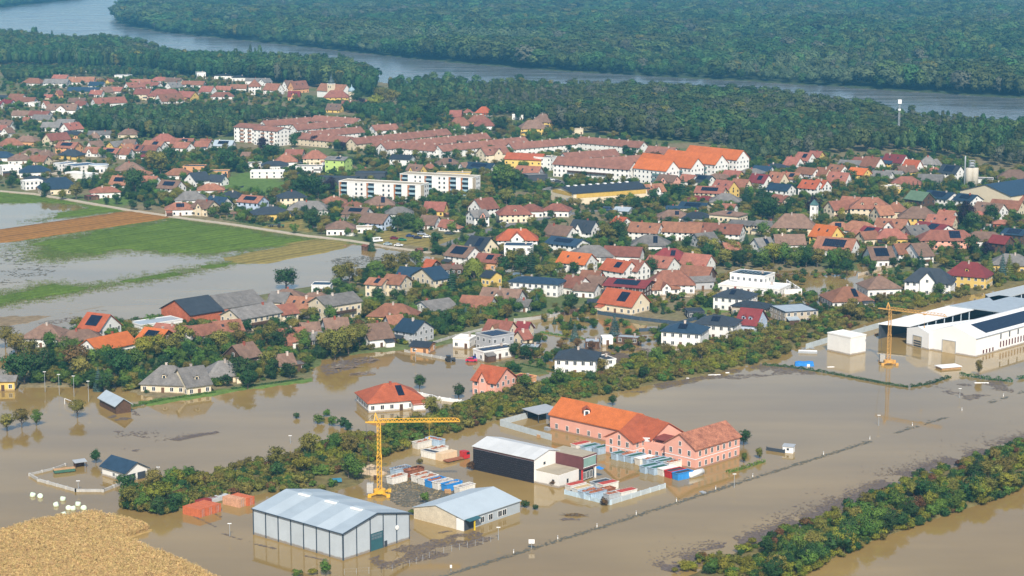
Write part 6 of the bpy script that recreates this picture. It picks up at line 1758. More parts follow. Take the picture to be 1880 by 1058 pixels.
def tree(px, h, key, where=None, sx=1.0, pos=None, label=None, group=None):
    p = gp(*px) if pos is None else pos; w = where or site(*px); s = h/8.0
    nm = {'c':'spruce','b':'blue_spruce','t':'cypress','w':'willow','p':'purple_beech'}.get(key, 'bank_tree' if where == wr else 'hedge_tree' if where == wh else 'small_tree' if h < 6.6 else 'garden_tree')  # lower broadleaf trees are split off by height alone, not by species
    sz = '' if 4.5 <= h <= 9.5 else ('small ' if h < 4.5 else 'tall ')
    t = thing(nm, label or f"{sz}{TN[key]} {w}", 'tree', (p.x,p.y,0), rt.uniform(0,6.28), group or f"{TN[key]}s {w}")
    t.scale = (s*sx*rt.uniform(0.92,1.1), s*sx*rt.uniform(0.92,1.1), s)
    link('trunk', CTRUNK if key in 'cbt' else TRUNK, t); link('crown', rt.choice(PROTO[key]), t)
    return t
def shrub(pos, h, key, where, group=None):
    o = link('shrub', rt.choice(SHR[key]), None, (pos.x,pos.y,0.0), rt.uniform(0,6.28)); s = h/3.0; o.scale = (s*rt.uniform(0.9,1.3),s*rt.uniform(0.9,1.3),s)
    cw = {'g':'green','d':'dark green','o':'olive','y':'yellowing','r':'russet'}[key]
    tag(o, f"{cw} shrub {where}", 'shrub', group or f"{cw} shrubs {where}"); return o
wr = 'in the row between flood and channel'; wh = 'in the hedge belt'
wP = 'standing in the flooded pitch'
tree((13,792),6.3,'o',wP,1.15); tree((40,786),6.5,'o',wP,1.05); tree((67,782),5.8,'g',wP,1.05); tree((142,768),6.4,'o',wP,1.2); tree((176,851),4.8,'d','behind the small white garage')
TL = """55 675 10 o|25 702 10 d|45 707 11 d|70 702 10 d|88 690 9 d|125 665 9 g|140 690 10 r|150 702 9 o|165 682 8 g|181 718 8 b|192 722 7 d|215 692 10 d|226 702 10 d|250 687 9 g|265 665 9 y|287 655 8 y|30 652 8 o|10 640 8 o|95 650 8 g|300 690 6 d
318 660 8 o|335 642 9 o|345 652 6 g|385 652 7 d|395 625 6 g|405 652 9 o|430 625 7 o|440 640 7 o|360 665 6 d|445 702 9 d|455 715 7 d|492 687 8 o|500 690 6 d|533 697 6 d|500 642 9 o|510 652 9 d|530 640 8 d|555 640 7 g|575 592 6 o|600 657 10 o|615 662 11 o|640 652 11 o|660 640 9 o
625 527 10 o|642 520 9 o|690 512 8 g|715 507 10 o|740 500 9 o|765 492 8 g|770 505 6 g|695 557 7 d|725 552 5 d|650 572 5 d|829 547 12 c|780 552 5 g|807 547 4 g|925 507 9 d|940 500 10 o|955 507 10 d|975 502 12 c|990 510 6 o|1010 510 6 o|1055 505 6 d
855 592 6 b|870 599 8 t|882 595 6 b|815 602 7 d|790 592 5 d|800 615 5 d|840 582 7 c|835 570 6 g|905 582 6 o|930 587 6 o|985 572 7 b|1047 572 8 d|800 457 8 d|848 452 8 c|885 447 6 g|770 430 8 g|755 420 7 g|830 432 7 g
1055 627 7 b|1128 617 8.5 b|1040 625 4 y|1060 640 4 r|1030 645 4 r|1085 645 4 r|990 630 4 o|965 662 6 d|945 657 6 d|842 732 5 d|770 715 5 d|1285 562 6 g|1305 557 5 y|1245 572 4 d|1205 577 3 g|1225 577 3 g
1250 487 9 o|1275 492 9 o|1300 482 9 d|1330 492 9 o|1360 492 9 d|1400 492 9 g|1420 487 10 y|1440 487 10 g|1465 492 9 g|1480 492 10 d|1500 492 9 o|1260 462 8 d|1290 467 9 o|1310 472 9 o|1345 472 8 o|1195 507 8 d|1265 502 5 g|1370 452 7 c|1200 482 5 g|1315 447 7 d|1400 437 8 g|1430 432 8 g|1460 427 8 d
1690 502 10 c|1708 497 5 t|1840 507 10 b|1852 507 10 t|1817 502 9 t|1770 527 7 c|1545 497 10 g|1530 497 10 g|1555 507 8 d|1600 507 5 d|1640 492 5 d|1665 487 4 d|1785 472 10 d|1812 477 8 p|1730 507 4 d|1418 577 5 g
1785 427 11 d|1818 410 10 d|1745 392 7 d|1560 342 10 d|1600 347 7 g|1665 402 9 o|1493 397 10 p|1545 407 7 y|1590 407 5 y|1620 352 6 o|1640 362 7 o|1700 447 5 d|1640 447 5 d|1840 362 8 d
1253 367 13 c|1370 377 12 c|1395 377 12 c|1400 407 14 d|1420 407 13 d|1450 397 10 d|1240 367 9 d|1220 382 9 d|1170 392 9 d|1155 367 8 c|1200 372 8 d|1180 402 6 d|1322 392 5 d|1370 402 8 o|1203 312 11 r|1175 307 10 o|1153 297 9 d|1345 302 7 g|1225 407 6 c
1105 327 11 c|930 352 15 g|915 347 14 g|950 347 12 d|900 372 9 o|930 377 9 o|820 257 10 d|885 252 10 d|920 247 14 d|800 232 15 d|785 237 14 d|765 227 14 g|1030 277 10 d|1060 274 10 d|1075 272 9 o|985 247 7 c
540 272 10 d|550 267 10 d|497 267 9 p|578 270 8 p|628 279 7 p|680 292 10 g|672 302 9 c|725 302 9 c|483 282 11 p|505 292 10 d|490 292 10 d|660 247 10 o|700 242 8 o|595 234 8 o|560 237 7 o|655 192 14 d|665 202 10 p|700 197 17 o|720 197 15 o|690 207 15 y|740 207 15 d
20 347 8 d|80 362 7 c|155 347 11 c|173 350 12 c|85 360 8 d|140 367 9 o|115 368 6 y|250 357 15 d|235 367 8 d|270 362 9 d|215 377 7 d|300 377 7 o|320 377 8 o|328 370 8 y|270 387 6 d|245 387 6 d|295 322 15 o|310 312 14 d|280 312 12 o|195 377 5 d
425 317 14 d|410 307 12 d|565 362 14 d|585 367 14 d|545 362 11 d|605 362 11 p|575 422 11 d|610 397 8 d|560 402 7 d|415 397 8 d|730 427 9 d|750 422 9 d|590 432 5 o|625 432 5 d|1690 372 4 d|1290 380 5 d|1512 352 7 g"""
for ln in TL.splitlines():
    for q in ln.split('|'):
        a = q.split(); x, y, h = float(a[0]), float(a[1]), float(a[2]); tree((x,y), h*1.14, a[3], sx=1.12)
for x in range(1668,1772,8): tree((x,356-(x-1668)*0.06), 8, 'c', 'in the spruce row beside the silo', group='spruces in the row beside the silo')
tree((525,532),10.5,'d',label='broad dark green tree alone at the flooded field edge',sx=1.45)
tree((870,528),13.5,'w',label='large yellow-green weeping willow beside the navy-roofed house',sx=0.95)
tree((1772,422),16,'p',label='large purple copper beech beside the orange fence',sx=0.85)
tree((1132,447),14,'d',label='big dark tree beside the grey hip-roofed house',sx=1.2); tree((1112,452),12,'o',label='wide olive tree behind the weathered red houses',sx=1.2)
tree((1365,818),5.5,'d',label='round dark tree right of the pink building',sx=1.1); tree((1125,745),4.0,'d',label='round dark bush behind the orange roof of the pink building',sx=1.1)
tree((1365,850),3.4,'g',label='small bright tree at the pink building corner'); tree((1394,842),3.8,'y',label='small yellow-green tree on the drowned verge')
tree((780,925),3.6,'g',label='grey-green young tree before the low workshop'); tree((1598,0+740-62),0.1,'g') if False else None
tree((1797,690),6.5,'o',label='thin pale tree before the factory hall windows',sx=0.7)
wd = 'around the low workshop'
for q,h,k in (((964,932),2.2,'d'),((983,936),1.6,'d'),((1018,893),2.4,'r'),((1110,928),2.4,'r'),((866,862),2.6,'r'),((770,852),2.0,'o'),((748,0+872),1.8,'d'),((755,945),1.6,'g')): shrub(gp(*q),h,k,wd)
for q,h,k in (((545,768),2.0,'d'),((585,778),3.4,'g'),((612,782),3.2,'g'),((630,785),3.6,'d'),((640,790),3.0,'d'),((600,765),2.6,'g'),((1090,0+660),2.2,'r')): shrub(gp(*q),h,k,'in the flooded garden by the debris spit')
tree((598,1058),4.6,'g',label='bright green tree at the front corner of the panel hall'); shrub(gp(575,1056),2.0,'y','before the panel hall'); shrub(gp(545,1060),2.2,'g','before the panel hall')
for x,y in ((500,905),(520,903),(540,905),(555,900),(575,895),(590,902),(560,908),(610,895),(535,898)): shrub(gp(x,y),rt.uniform(2.0,3.2),rt.choice('og'),'on the grey scrub bank behind the hall')
# tree row along the channel, lower right
NEAR = [(1445,1076),(1480,1056),(1511,1040),(1565,1014),(1635,986),(1719,956),(1786,936),(1879,899),(1960,868)]
FARE = [(1230,1050),(1384,996),(1484,962),(1585,918),(1669,878),(1753,851),(1836,828),(1879,815),(1960,790)]
def lerp_line(L, t):
    n_ = len(L)-1; f = min(n_-1e-6, max(0, t*n_)); i = int(f); u = f-i
    return Vector((L[i][0]*(1-u)+L[i+1][0]*u, L[i][1]*(1-u)+L[i+1][1]*u))
wr = 'in the row between flood and channel'
for i in range(150):
    t_ = (i+rt.uniform(-0.3,0.3))/150; v = rt.random()**1.5; a = lerp_line(NEAR,t_).lerp(lerp_line(FARE,t_), 0.04+0.80*v)
    key = rt.choices('dgyor',(42,32,12,13,1) if v < 0.4 else (16,26,22,34,2))[0]; tree((a.x,a.y), rt.uniform(4.4,7.4)*(1.0 if v < 0.6 else 0.7), key, wr, group='trees in the row between flood and channel', sx=1.15)
for i in range(90):
    t_ = rt.random(); v = rt.random(); a = lerp_line(NEAR,t_).lerp(lerp_line(FARE,t_), 0.0+0.9*v); shrub(gp(a.x,a.y), rt.uniform(1.6,3.0), rt.choices('dgyor',(35,25,12,20,8))[0], wr, 'shrubs in the row between flood and channel')
# hedge belt
HN = [(222,935),(300,946),(345,930),(470,905),(590,884),(690,846),(790,808),(900,776),(1010,744),(1130,722),(1280,690),(1420,662),(1480,632),(1610,588),(1700,562),(1880,517),(1960,500)]
HF = [(235,905),(290,890),(335,880),(440,862),(520,846),(640,806),(760,776),(860,744),(960,714),(1050,694),(1150,665),(1230,645),(1330,628),(1420,598),(1520,578),(1640,540),(1900,480)]
wh = 'in the hedge belt'
hr_ = random.Random(5)
for i in range(130):
    t_ = (i+hr_.random())/130; v = hr_.random(); a = lerp_line(HN,t_).lerp(lerp_line(HF,t_), 0.05+0.9*v)
    key = hr_.choices('godyr',(24,50,8,14,4))[0]; tree((a.x,a.y), hr_.uniform(2.8,4.6) if hr_.random() < 0.5 else hr_.uniform(5.0,8.2), key, wh, group='trees in the hedge belt', sx=1.15)
tree((640,880),8.5,'g',label='pale leafy poplar rising from the hedge behind the crane',sx=0.9); tree((655,884),7,'g',label='grey-green willow bush beside the beige mound',sx=1.1)
for x,y in ((232,925),(262,938),(292,945),(318,938)): tree((x,y),5.6,rt.choice('gd'),label='rich green tree at the end of the hedge belt',group='trees at the hedge belt end',sx=1.15)
# more garden trees filling the far town, kept off roofs and streets
OPENS = [wpoly([(675,430),(790,426),(860,432),(850,448),(790,462),(690,456)]), wpoly([(405,324),(455,318),(525,334),(525,360),(405,356)]), wpoly([(470,420),(560,404),(570,428),(520,426)]), wpoly([(900,405),(1010,395),(1010,412),(900,422)]), wpoly([(965,322),(1030,328),(1040,342),(980,340)])]
def blocked(p, r):
    for pg in OPENS:
        if sdist(pg,np.array([p.x]),np.array([p.y]))[0] > 0: return True
    for (bx,by,L_,W_,yw,h_,_p) in BUILD:
        dx, dy = p.x-bx, p.y-by
        if abs(dx)+abs(dy) > L_+W_+r: continue
        lx = dx*math.cos(yw)+dy*math.sin(yw); ly = -dx*math.sin(yw)+dy*math.cos(yw)
        if abs(lx) < L_/2+r and abs(ly) < W_/2+r: return True
    return False
def hides(p, h, r):
    x, y0 = topx((p.x,p.y,0)); y1 = topx((p.x,p.y,h))[1]; wpx = r*ppm(x,y0)
    for (bx,by,L_,W_,yw,h_,_p) in BUILD:
        if by < p.y: continue
        rx_, ry_ = topx((bx,by,h_*0.8))
        if abs(rx_-x) < wpx+4 and y1 < ry_ < y0: return True
    return False
fill = 0; fr_ = random.Random(99); tries = 0
FILLP = [wpoly([(-20,150),(130,150),(330,140),(420,150),(560,190),(430,255),(330,270),(300,330),(60,350),(-20,345)]), wpoly([(340,270),(720,300),(1000,300),(1180,310),(1500,300),(1880,330),(1880,480),(1560,490),(1100,520),(760,480),(420,405),(330,395)]), wpoly([(560,560),(900,500),(1000,560),(880,610),(640,640),(300,640),(300,600)])]
while fill < 130 and tries < 9000:
    tries += 1; k = fr_.choices((0,1,2),(30,60,14))[0]; P = FILLP[k]
    x = fr_.uniform(P[:,0].min(),P[:,0].max()); y = fr_.uniform(P[:,1].min(),P[:,1].max())
    if sdist(P,np.array([x]),np.array([y]))[0] < 0: continue
    p = Vector((x,y,0)); h = fr_.uniform(4.5,8.5); r = h*0.33
    if blocked(p,r*0.8) or hides(p,h,r): continue
    q = topx(p); key = fr_.choices('dgocyr',(38,26,18,8,6,4))[0]; tree(q, h, key, sx=1.1); fill += 1
sf = 0; tries = 0
while sf < 230 and tries < 9000:
    tries += 1; k = fr_.choices((0,1,2),(15,60,25))[0]; P = FILLP[k]
    x = fr_.uniform(P[:,0].min(),P[:,0].max()); y = fr_.uniform(P[:,1].min(),P[:,1].max())
    if sdist(P,np.array([x]),np.array([y]))[0] < 0: continue
    p = Vector((x,y,0))
    if blocked(p,0.9): continue
    q = topx(p); shrub(p, fr_.uniform(1.2,2.6), fr_.choices('dgoy',(40,30,22,8))[0], site(*q)); sf += 1

# garden sheds
M_SHR = [WALL['n'][0], mat('shed_grey',(0.30,0.29,0.27),0.9,0.2), mat('shed_green',(0.06,0.10,0.06),0.8,0.2)]
ns = 0; tries = 0
while ns < 46 and tries < 4000:
    tries += 1; k = fr_.choices((0,1,2),(10,60,30))[0]; P = FILLP[k]; x = fr_.uniform(P[:,0].min(),P[:,0].max()); y = fr_.uniform(P[:,1].min(),P[:,1].max())
    if sdist(P,np.array([x]),np.array([y]))[0] < 0: continue
    p = Vector((x,y,0))
    if blocked(p,2.2): continue
    q = topx(p); c_ = fr_.randrange(3); t = thing('garden_shed', f"small {('brown','grey','green')[c_]} garden shed {site(*q)}", 'shed', (x,y,0.1), fr_.choice((0.75,-0.8,0.6)), 'garden sheds')
    a, b_ = fr_.uniform(1.2,2.2), fr_.uniform(1.0,1.6); MB().box(-a,a,-b_,b_,-0.6,2.0).build('wall', M_SHR[c_], t); rb = MB()
    for s_ in (-1,1):
        qd = [(-a-.2,0,2.75),(a+.2,0,2.75),(a+.2,s_*(b_+.25),1.95),(-a-.2,s_*(b_+.25),1.95)]; qd = qd[::-1] if s_ > 0 else qd; rb.slab(qd[::-1],0.1)
    rb.build('roof', ROOF[fr_.choice('bgrd')][0], t); MB().box(-0.4,0.4,-b_-0.04,-b_+0.02,-0.3,1.7).build('door', M_DOOR, t); BUILD.append((x,y,2*a,2*b_,0,2.7,q)); ns += 1
# ------------------------------------------------------------------ masses: woods, shrubbery, maize, debris
def gn_scatter(name, pts, sc, rz, pk, protos, label, cat):
    me = bpy.data.meshes.new(name); me.from_pydata([tuple(p) for p in pts], [], []); n_ = len(pts)
    a = me.attributes.new('sc','FLOAT_VECTOR','POINT'); a.data.foreach_set('vector', np.asarray(sc,np.float32).ravel())
    a = me.attributes.new('rz','FLOAT','POINT'); a.data.foreach_set('value', np.asarray(rz,np.float32))
    a = me.attributes.new('pk','INT','POINT'); a.data.foreach_set('value', np.asarray(pk,np.int32))
    o = link(name, me); tag(o, label, cat, None, 'stuff')
    ng = bpy.data.node_groups.new(name,'GeometryNodeTree')
    ng.interface.new_socket('Geometry',in_out='INPUT',socket_type='NodeSocketGeometry'); ng.interface.new_socket('Geometry',in_out='OUTPUT',socket_type='NodeSocketGeometry')
    N = ng.nodes; Lk = ng.links; gi = N.new('NodeGroupInput'); go = N.new('NodeGroupOutput')
    ip = N.new('GeometryNodeInstanceOnPoints'); g2 = N.new('GeometryNodeGeometryToInstance')
    for ob in reversed(protos):
        oi = N.new('GeometryNodeObjectInfo'); oi.inputs['Object'].default_value = ob; oi.transform_space = 'ORIGINAL'
        Lk.new(oi.outputs['Geometry'], g2.inputs[0])
    Lk.new(gi.outputs[0], ip.inputs['Points']); Lk.new(g2.outputs[0], ip.inputs['Instance']); ip.inputs['Pick Instance'].default_value = True
    def na(nm, ty):
        q = N.new('GeometryNodeInputNamedAttribute'); q.data_type = ty; q.inputs['Name'].default_value = nm; return q
    Lk.new(na('pk','INT').outputs[0], ip.inputs['Instance Index']); Lk.new(na('sc','FLOAT_VECTOR').outputs[0], ip.inputs['Scale'])
    cb = N.new('ShaderNodeCombineXYZ'); Lk.new(na('rz','FLOAT').outputs[0], cb.inputs[2]); Lk.new(cb.outputs[0], ip.inputs['Rotation'])
    Lk.new(ip.outputs[0], go.inputs[0]); md = o.modifiers.new('scatter','NODES'); md.node_group = ng
    return o
def proto_obj(me): return bpy.data.objects.new(me.name+'_source', me)
def forest_proto(key, n_=620):                    # 20 m tree, foliage low down to the floor
    P, N, SN = crown_points(n_, 5.4, 8.2, 11.0, 11, 3.3, 1.0, 0.3); cd = (P-np.array([0,0,9.0]))/np.array([5.5,5.5,9.0]); cd /= np.maximum(1e-6,np.linalg.norm(cd,axis=1,keepdims=True)); return leaf_mesh('forest_tree', P, N, 0.6+0.6*RNG.random(n_), LM[key], SN*0.35+cd*0.75)
def poplar_proto(key, n_=420):
    z = 1+22*RNG.random(n_); th = RNG.random(n_)*6.283; r = 3.4*np.sin(np.clip((z-0.5)/23,0,1)*math.pi)**0.5*(0.75+0.35*RNG.random(n_))
    P = np.stack([r*np.cos(th),r*np.sin(th),z],1); N = np.stack([np.cos(th),np.sin(th),np.full(n_,0.5)],1)+0.5*rand_dir(n_); return leaf_mesh('poplar', P, N, 0.6+0.6*RNG.random(n_), LM[key])
LM['F2'] = leafmat('leaf_forest_pale',(0.075,0.115,0.055),(0.135,0.180,0.085),0.22,0.02); LM['F3'] = leafmat('leaf_forest_grey',(0.095,0.105,0.070),(0.150,0.155,0.100),0.2,0.01); LM['F4'] = leafmat('leaf_forest_olive',(0.055,0.080,0.028),(0.110,0.140,0.045),0.25,0.02); LM['F5'] = leafmat('leaf_forest_gold',(0.115,0.120,0.028),(0.200,0.190,0.045),0.2,0.015)
FP = [proto_obj(forest_proto('f')) for _ in range(4)] + [proto_obj(forest_proto('d')), proto_obj(forest_proto('F2')), proto_obj(forest_proto('F4')), proto_obj(forest_proto('F3',420)), proto_obj(poplar_proto('f')), proto_obj(forest_proto('F5'))]
def fill_poly(P, spacing_fn, seed, extra=None, ymax=9000, uclip=0.36):
    rg = np.random.default_rng(seed); out = []
    y = max(P[:,1].min(), 300); y1 = min(P[:,1].max(), ymax)
    while y < y1:
        s = spacing_fn(y); xs = np.arange(-uclip*y, uclip*y, s); xs = xs + rg.uniform(-0.45,0.45,len(xs))*s; yy = y + rg.uniform(-0.45,0.45,len(xs))*s
        ok = sdist(P, xs, yy) > 1.0
        out.append(np.stack([xs[ok],yy[ok]],1)); y += s
    return np.concatenate(out)
def picks(P2, rg, pal):
    big = fbm(P2[:,0],P2[:,1],420,3,1)+0.10*(rg.random(len(P2))-0.5); mid = fbm(P2[:,0],P2[:,1],110,3,4)+0.22*(rg.random(len(P2))-0.5); r = rg.random(len(P2))
    pk = rg.integers(0,4,len(P2)); pk = np.where(mid < -0.13, 4, pk); pk = np.where(mid > 0.17, 6, pk); pk = np.where(big > 0.13, np.where(r < 0.75, 5, pk), pk); pk = np.where(big < -0.17, np.where(r < 0.05, 8, pk), pk)
    pk = np.where((mid > 0.25) & (r < 0.6), 7, pk); pk = np.where(r > 0.985, 9, pk); pk = np.where((r > 0.965) & (r < 0.975), 7, pk)
    return pk
def wood(name, P, spc, hmin, hmax, seed, label, ymax=9000):
    p2 = fill_poly(P, spc, seed, ymax=ymax); rg = np.random.default_rng(seed+1); n_ = len(p2)
    hh_ = (hmin+(hmax-hmin)*np.clip(0.5+fbm(p2[:,0],p2[:,1],160,4,5)*2.6+0.7*(rg.random(n_)-0.5),0,1))/20.0
    wide = np.array([spc(y) for y in p2[:,1]])/8.6*rg.uniform(0.7,1.2,n_)*(1+1.2*np.clip(fbm(p2[:,0],p2[:,1],90,2,0),-0.3,0.35))
    sc = np.stack([wide*np.maximum(0.7,hh_)]*2+[hh_],1)
    return gn_scatter(name, np.concatenate([p2,np.zeros((n_,1))],1), sc, rg.uniform(0,6.28,n_), picks(p2,rg,None), FP, label, 'forest')
wood('far_forest', P_FARB, lambda y: 12.0 if y < 2600 else 12.0+(y-2600)/300.0, 11, 30, 3, 'wide riverside forest covering the far bank', 8200)
wood('far_forest', P_FARL, lambda y: 14.0, 15, 22, 4, 'distant wood on the river bend', 7600)
NB = [(-60,70),(0,73),(100,86),(210,93),(340,115),(500,128),(640,142),(690,160)]
wood('near_bank_forest', wpoly(NB+[(690,182),(640,176),(560,160),(470,152),(420,146),(330,140),(250,132),(160,128),(60,122),(-60,118)]), lambda y: 8.0, 13, 24, 5, 'riverside wood behind the church and old town')
wood('near_bank_forest', wpoly([(702,173),(780,167),(860,164),(1060,170),(1200,182),(1380,194),(1560,212),(1700,224),(1990,246),(1990,330),(1880,318),(1800,300),(1720,290),(1640,284),(1540,284),(1440,300),(1370,298),(1310,270),(1250,262),(1180,258),(1060,246),(1010,240),(960,226),(900,212),(850,205),(800,214),(770,212),(740,196)]), lambda y: 9.0, 9, 19, 6, 'broad wood between the town and the river')
wood('park_grove', wpoly([(135,232),(150,214),(240,208),(330,210),(430,212),(480,210),(560,208),(600,212),(590,218),(500,222),(440,232),(432,252),(330,262),(250,254),(170,246)]), lambda y: 6.5, 8, 15, 7, 'dark wooded grove in the middle of the town')
wood('park_grove', wpoly([(560,192),(600,196),(640,200),(680,206),(760,206),(780,222),(740,236),(690,226),(640,208),(590,204)]), lambda y: 6.5, 8, 14, 8, 'wooded garden below the church')
wood('park_grove', wpoly([(0,128),(60,130),(150,134),(240,134),(330,141),(320,146),(230,142),(120,142),(60,150),(10,150)]), lambda y: 7.0, 7, 12, 9, 'loose trees at the meadow beyond the old town')
# shrub mass of the hedge belt and the channel row
SP = [proto_obj(SHR[k][0]) for k in 'gdoyr'] + [proto_obj(SHR['o'][1])]
GP = SP + [proto_obj(PROTO[k][i]) for k in 'gdo' for i in (0,1)] + [proto_obj(PROTO['c'][0])]
def shrub_mass(name, near, far, cnt, hmin, hmax, seed, w, label):
    rg = np.random.default_rng(seed); pts = []
    for i in range(cnt):
        t_ = rg.random(); v = rg.random(); a = lerp_line(near,t_).lerp(lerp_line(far,t_),v); p = gp(a.x,a.y); pts.append((p.x,p.y,0.0))
    s = rg.uniform(hmin,hmax,cnt)/3.0; sc = np.stack([s*rg.uniform(0.9,1.4,cnt),s*rg.uniform(0.9,1.4,cnt),s],1)
    nzv = fbm(np.array([p[0] for p in pts]),np.array([p[1] for p in pts]),25,3,2)
    pk = rg.choice(6,cnt,p=w); pk = np.where((nzv > 0.17) & (rg.random(cnt) < 0.6), 3, pk)
    return gn_scatter(name, pts, sc, rg.uniform(0,6.28,cnt), pk, SP, label, 'hedge')
shrub_mass('hedge_scrub', HN, HF, 3000, 1.1, 3.3, 31, [0.20,0.08,0.34,0.06,0.03,0.29], 'dense autumn scrub of the hedge belt across the flood')
shrub_mass('channel_scrub', NEAR, FARE, 900, 1.2, 2.8, 32, [0.30,0.34,0.16,0.08,0.04,0.08], 'low scrub under the trees by the channel')
# garden greenery between the houses, too much to count
def free_mask(X, Y, r):
    ok = np.ones(X.shape, bool)
    for (bx,by,L_,W_,yw,h_,_p) in BUILD:
        dx, dy = X-bx, Y-by; c_, s_ = math.cos(yw), math.sin(yw); ok &= ~((np.abs(dx*c_+dy*s_) < L_/2+r) & (np.abs(-dx*s_+dy*c_) < W_/2+r))
    for ln in ([(-120,338),(0,352),(110,365),(230,386),(430,414),(560,434),(720,456),(790,466)],[(816,452),(870,432),(930,415),(990,404),(1060,392),(1210,384)],[(820,660),(900,650),(1000,690)]):
        ok &= pline_dist(wpoly(ln),X,Y) > 4.0
    for pg in OPENS: ok &= sdist(pg,X,Y) < 0
    return ok
def greenery(name, poly, n_, hmin, hmax, seed, label, thr=-0.15):
    rg = np.random.default_rng(seed); P = wpoly(poly); x = rg.uniform(P[:,0].min(),P[:,0].max(),n_*4); y = rg.uniform(P[:,1].min(),P[:,1].max(),n_*4)
    k = (sdist(P,x,y) > 0); x, y = x[k], y[k]; k = free_mask(x,y,0.7) & (fbm(x,y,30,3,1)+0.3*(rg.random(len(x))-0.5) > thr); x, y = x[k][:n_], y[k][:n_]; m_ = len(x)
    h_ = hmin+(hmax-hmin)*rg.random(m_)**1.5; pk = rg.choice(6,m_,p=[0.28,0.40,0.14,0.05,0.02,0.11]); pk = np.where(h_ > 3.2, 6+rg.integers(0,7,m_), pk); s = h_/np.where(pk > 5, 8.0, 3.0); sc = np.stack([s*rg.uniform(0.95,1.4,m_),s*rg.uniform(0.95,1.4,m_),s],1)
    return gn_scatter(name, np.stack([x,y,np.zeros(m_)],1), sc, rg.uniform(0,6.28,m_), pk, GP, label, 'garden shrubs')
greenery('garden_shrubbery', [(-20,150),(130,150),(330,140),(420,150),(560,190),(430,255),(330,270),(300,330),(150,350),(-20,345)], 3400, 1.5, 6.4, 81, 'garden shrubs between the old town houses')
greenery('garden_shrubbery', [(150,345),(340,270),(720,300),(1000,300),(1000,500),(800,470),(560,428),(330,392)], 3600, 1.5, 6.6, 82, 'garden shrubs between the field road houses')
greenery('garden_shrubbery', [(1000,300),(1180,310),(1500,300),(1880,330),(1880,500),(1560,490),(1300,500),(1000,505)], 4300, 1.5, 6.6, 83, 'garden shrubs between the chapel and silo houses')
greenery('garden_shrubbery', [(20,640),(160,605),(300,595),(560,560),(680,500),(900,500),(1000,540),(1000,570),(880,600),(780,630),(600,655),(560,690),(400,715),(250,725),(60,705)], 2200, 1.4, 6.4, 84, 'garden shrubs in the half-drowned lower gardens')
greenery('garden_shrubbery', [(1000,505),(1250,520),(1500,500),(1600,470),(1750,510),(1600,550),(1480,590),(1380,618),(1250,636),(1120,655),(1000,690),(900,690),(950,640),(1000,600)], 900, 1.2, 4.4, 85, 'shrubs around the drowned garden plots', 0.02)
greenery('garden_shrubbery', [(560,214),(720,222),(860,208),(1010,242),(1180,262),(1250,285),(1180,300),(1000,300),(700,296),(540,262)], 1100, 2.0, 8.0, 86, 'trees and shrubs in the courts of the terraces', -0.12)
greenery('garden_shrubbery', [(1300,278),(1440,304),(1540,288),(1640,287),(1720,294),(1880,322),(1880,345),(1700,310),(1560,300),(1440,316),(1340,305)], 420, 2.0, 8.0, 87, 'shrubs along the foot of the wood', -0.2)
# clipped hedges and the yard hedge
def hedge(pts, h, w, key, label):
    P = [gp(*q) for q in pts]; Pt, Nn = [], []
    for i in range(len(P)-1):
        a, b_ = np.array(P[i]), np.array(P[i+1]); ln = np.linalg.norm(b_-a); n_ = int(ln*45); d = (b_-a)/ln; nn = np.array([-d[1],d[0],0])
        u = RNG.random(n_); s = RNG.uniform(-1,1,n_); z = RNG.random(n_); gap = 0.75+0.5*np.sin(u*ln*1.7)*RNG.random()
        top = RNG.random(n_) < 0.35; side = np.where(RNG.random(n_) < 0.7,1,-1)*np.sign(-nn[1] if nn[1] else 1)
        off = np.where(top, s*w/2, side*w/2*(0.9+0.2*RNG.random(n_))); hz = np.where(top, h*(0.9+0.2*RNG.random(n_))*gap, z*h*gap)
        Pt.append(a+u[:,None]*(b_-a)+off[:,None]*nn+np.stack([0*u,0*u,hz],1)); Nn.append(np.where(top[:,None],np.array([0,0,1.0]),side[:,None]*nn)+0.6*rand_dir(n_))
    Pt = np.concatenate(Pt); Nn = np.concatenate(Nn); c = np.array(P[0]); o = link('hedge', leaf_mesh('hedge', Pt-c, Nn, 0.13+0.12*RNG.random(len(Pt)), LM[key]), None, tuple(P[0])); tag(o,label,'hedge'); return o
hedge([k4(0,668),k4(200,685),k4(430,720),k4(700,770),k4(900,808),k4(1050,830)],0.9,0.9,'d','dark clipped yard hedge dividing factory yard and flooded meadow'); hedge([k4(1060,828),k4(1200,805),k4(1350,755)],0.9,0.9,'d','dark hedge running up to the factory crates')
hedge([k4(1420,740),k4(1600,770),k4(1800,790)],1.3,1.0,'d','dense green hedge before the factory hall'); hedge([k4(1830,770),k4(1900,760)],1.3,1.2,'d','dark hedge stub at the factory drive')
hedge([(410,405),(465,413)],1.3,0.8,'d','clipped hedge along the field road'); hedge([(240,748),(300,736),(395,722)],1.0,0.9,'g','green hedge before the grey villa'); hedge([(990,490),(1068,500)],1.2,1.0,'g','bright green clipped hedge behind the red-roofed house')
hedge([o4(960,355),o4(1160,385),o4(1500,435)],0.7,0.8,'g','bright green hedge at the flooded garden'); hedge([(1335,868),(1360,862),(1402,848)],0.8,1.2,'g','grass verge hedge at the pink building corner'); hedge([o4(780,650),o4(1000,695),o4(1090,705)],0.8,0.7,'d','low hedge before the white hip-roofed house')
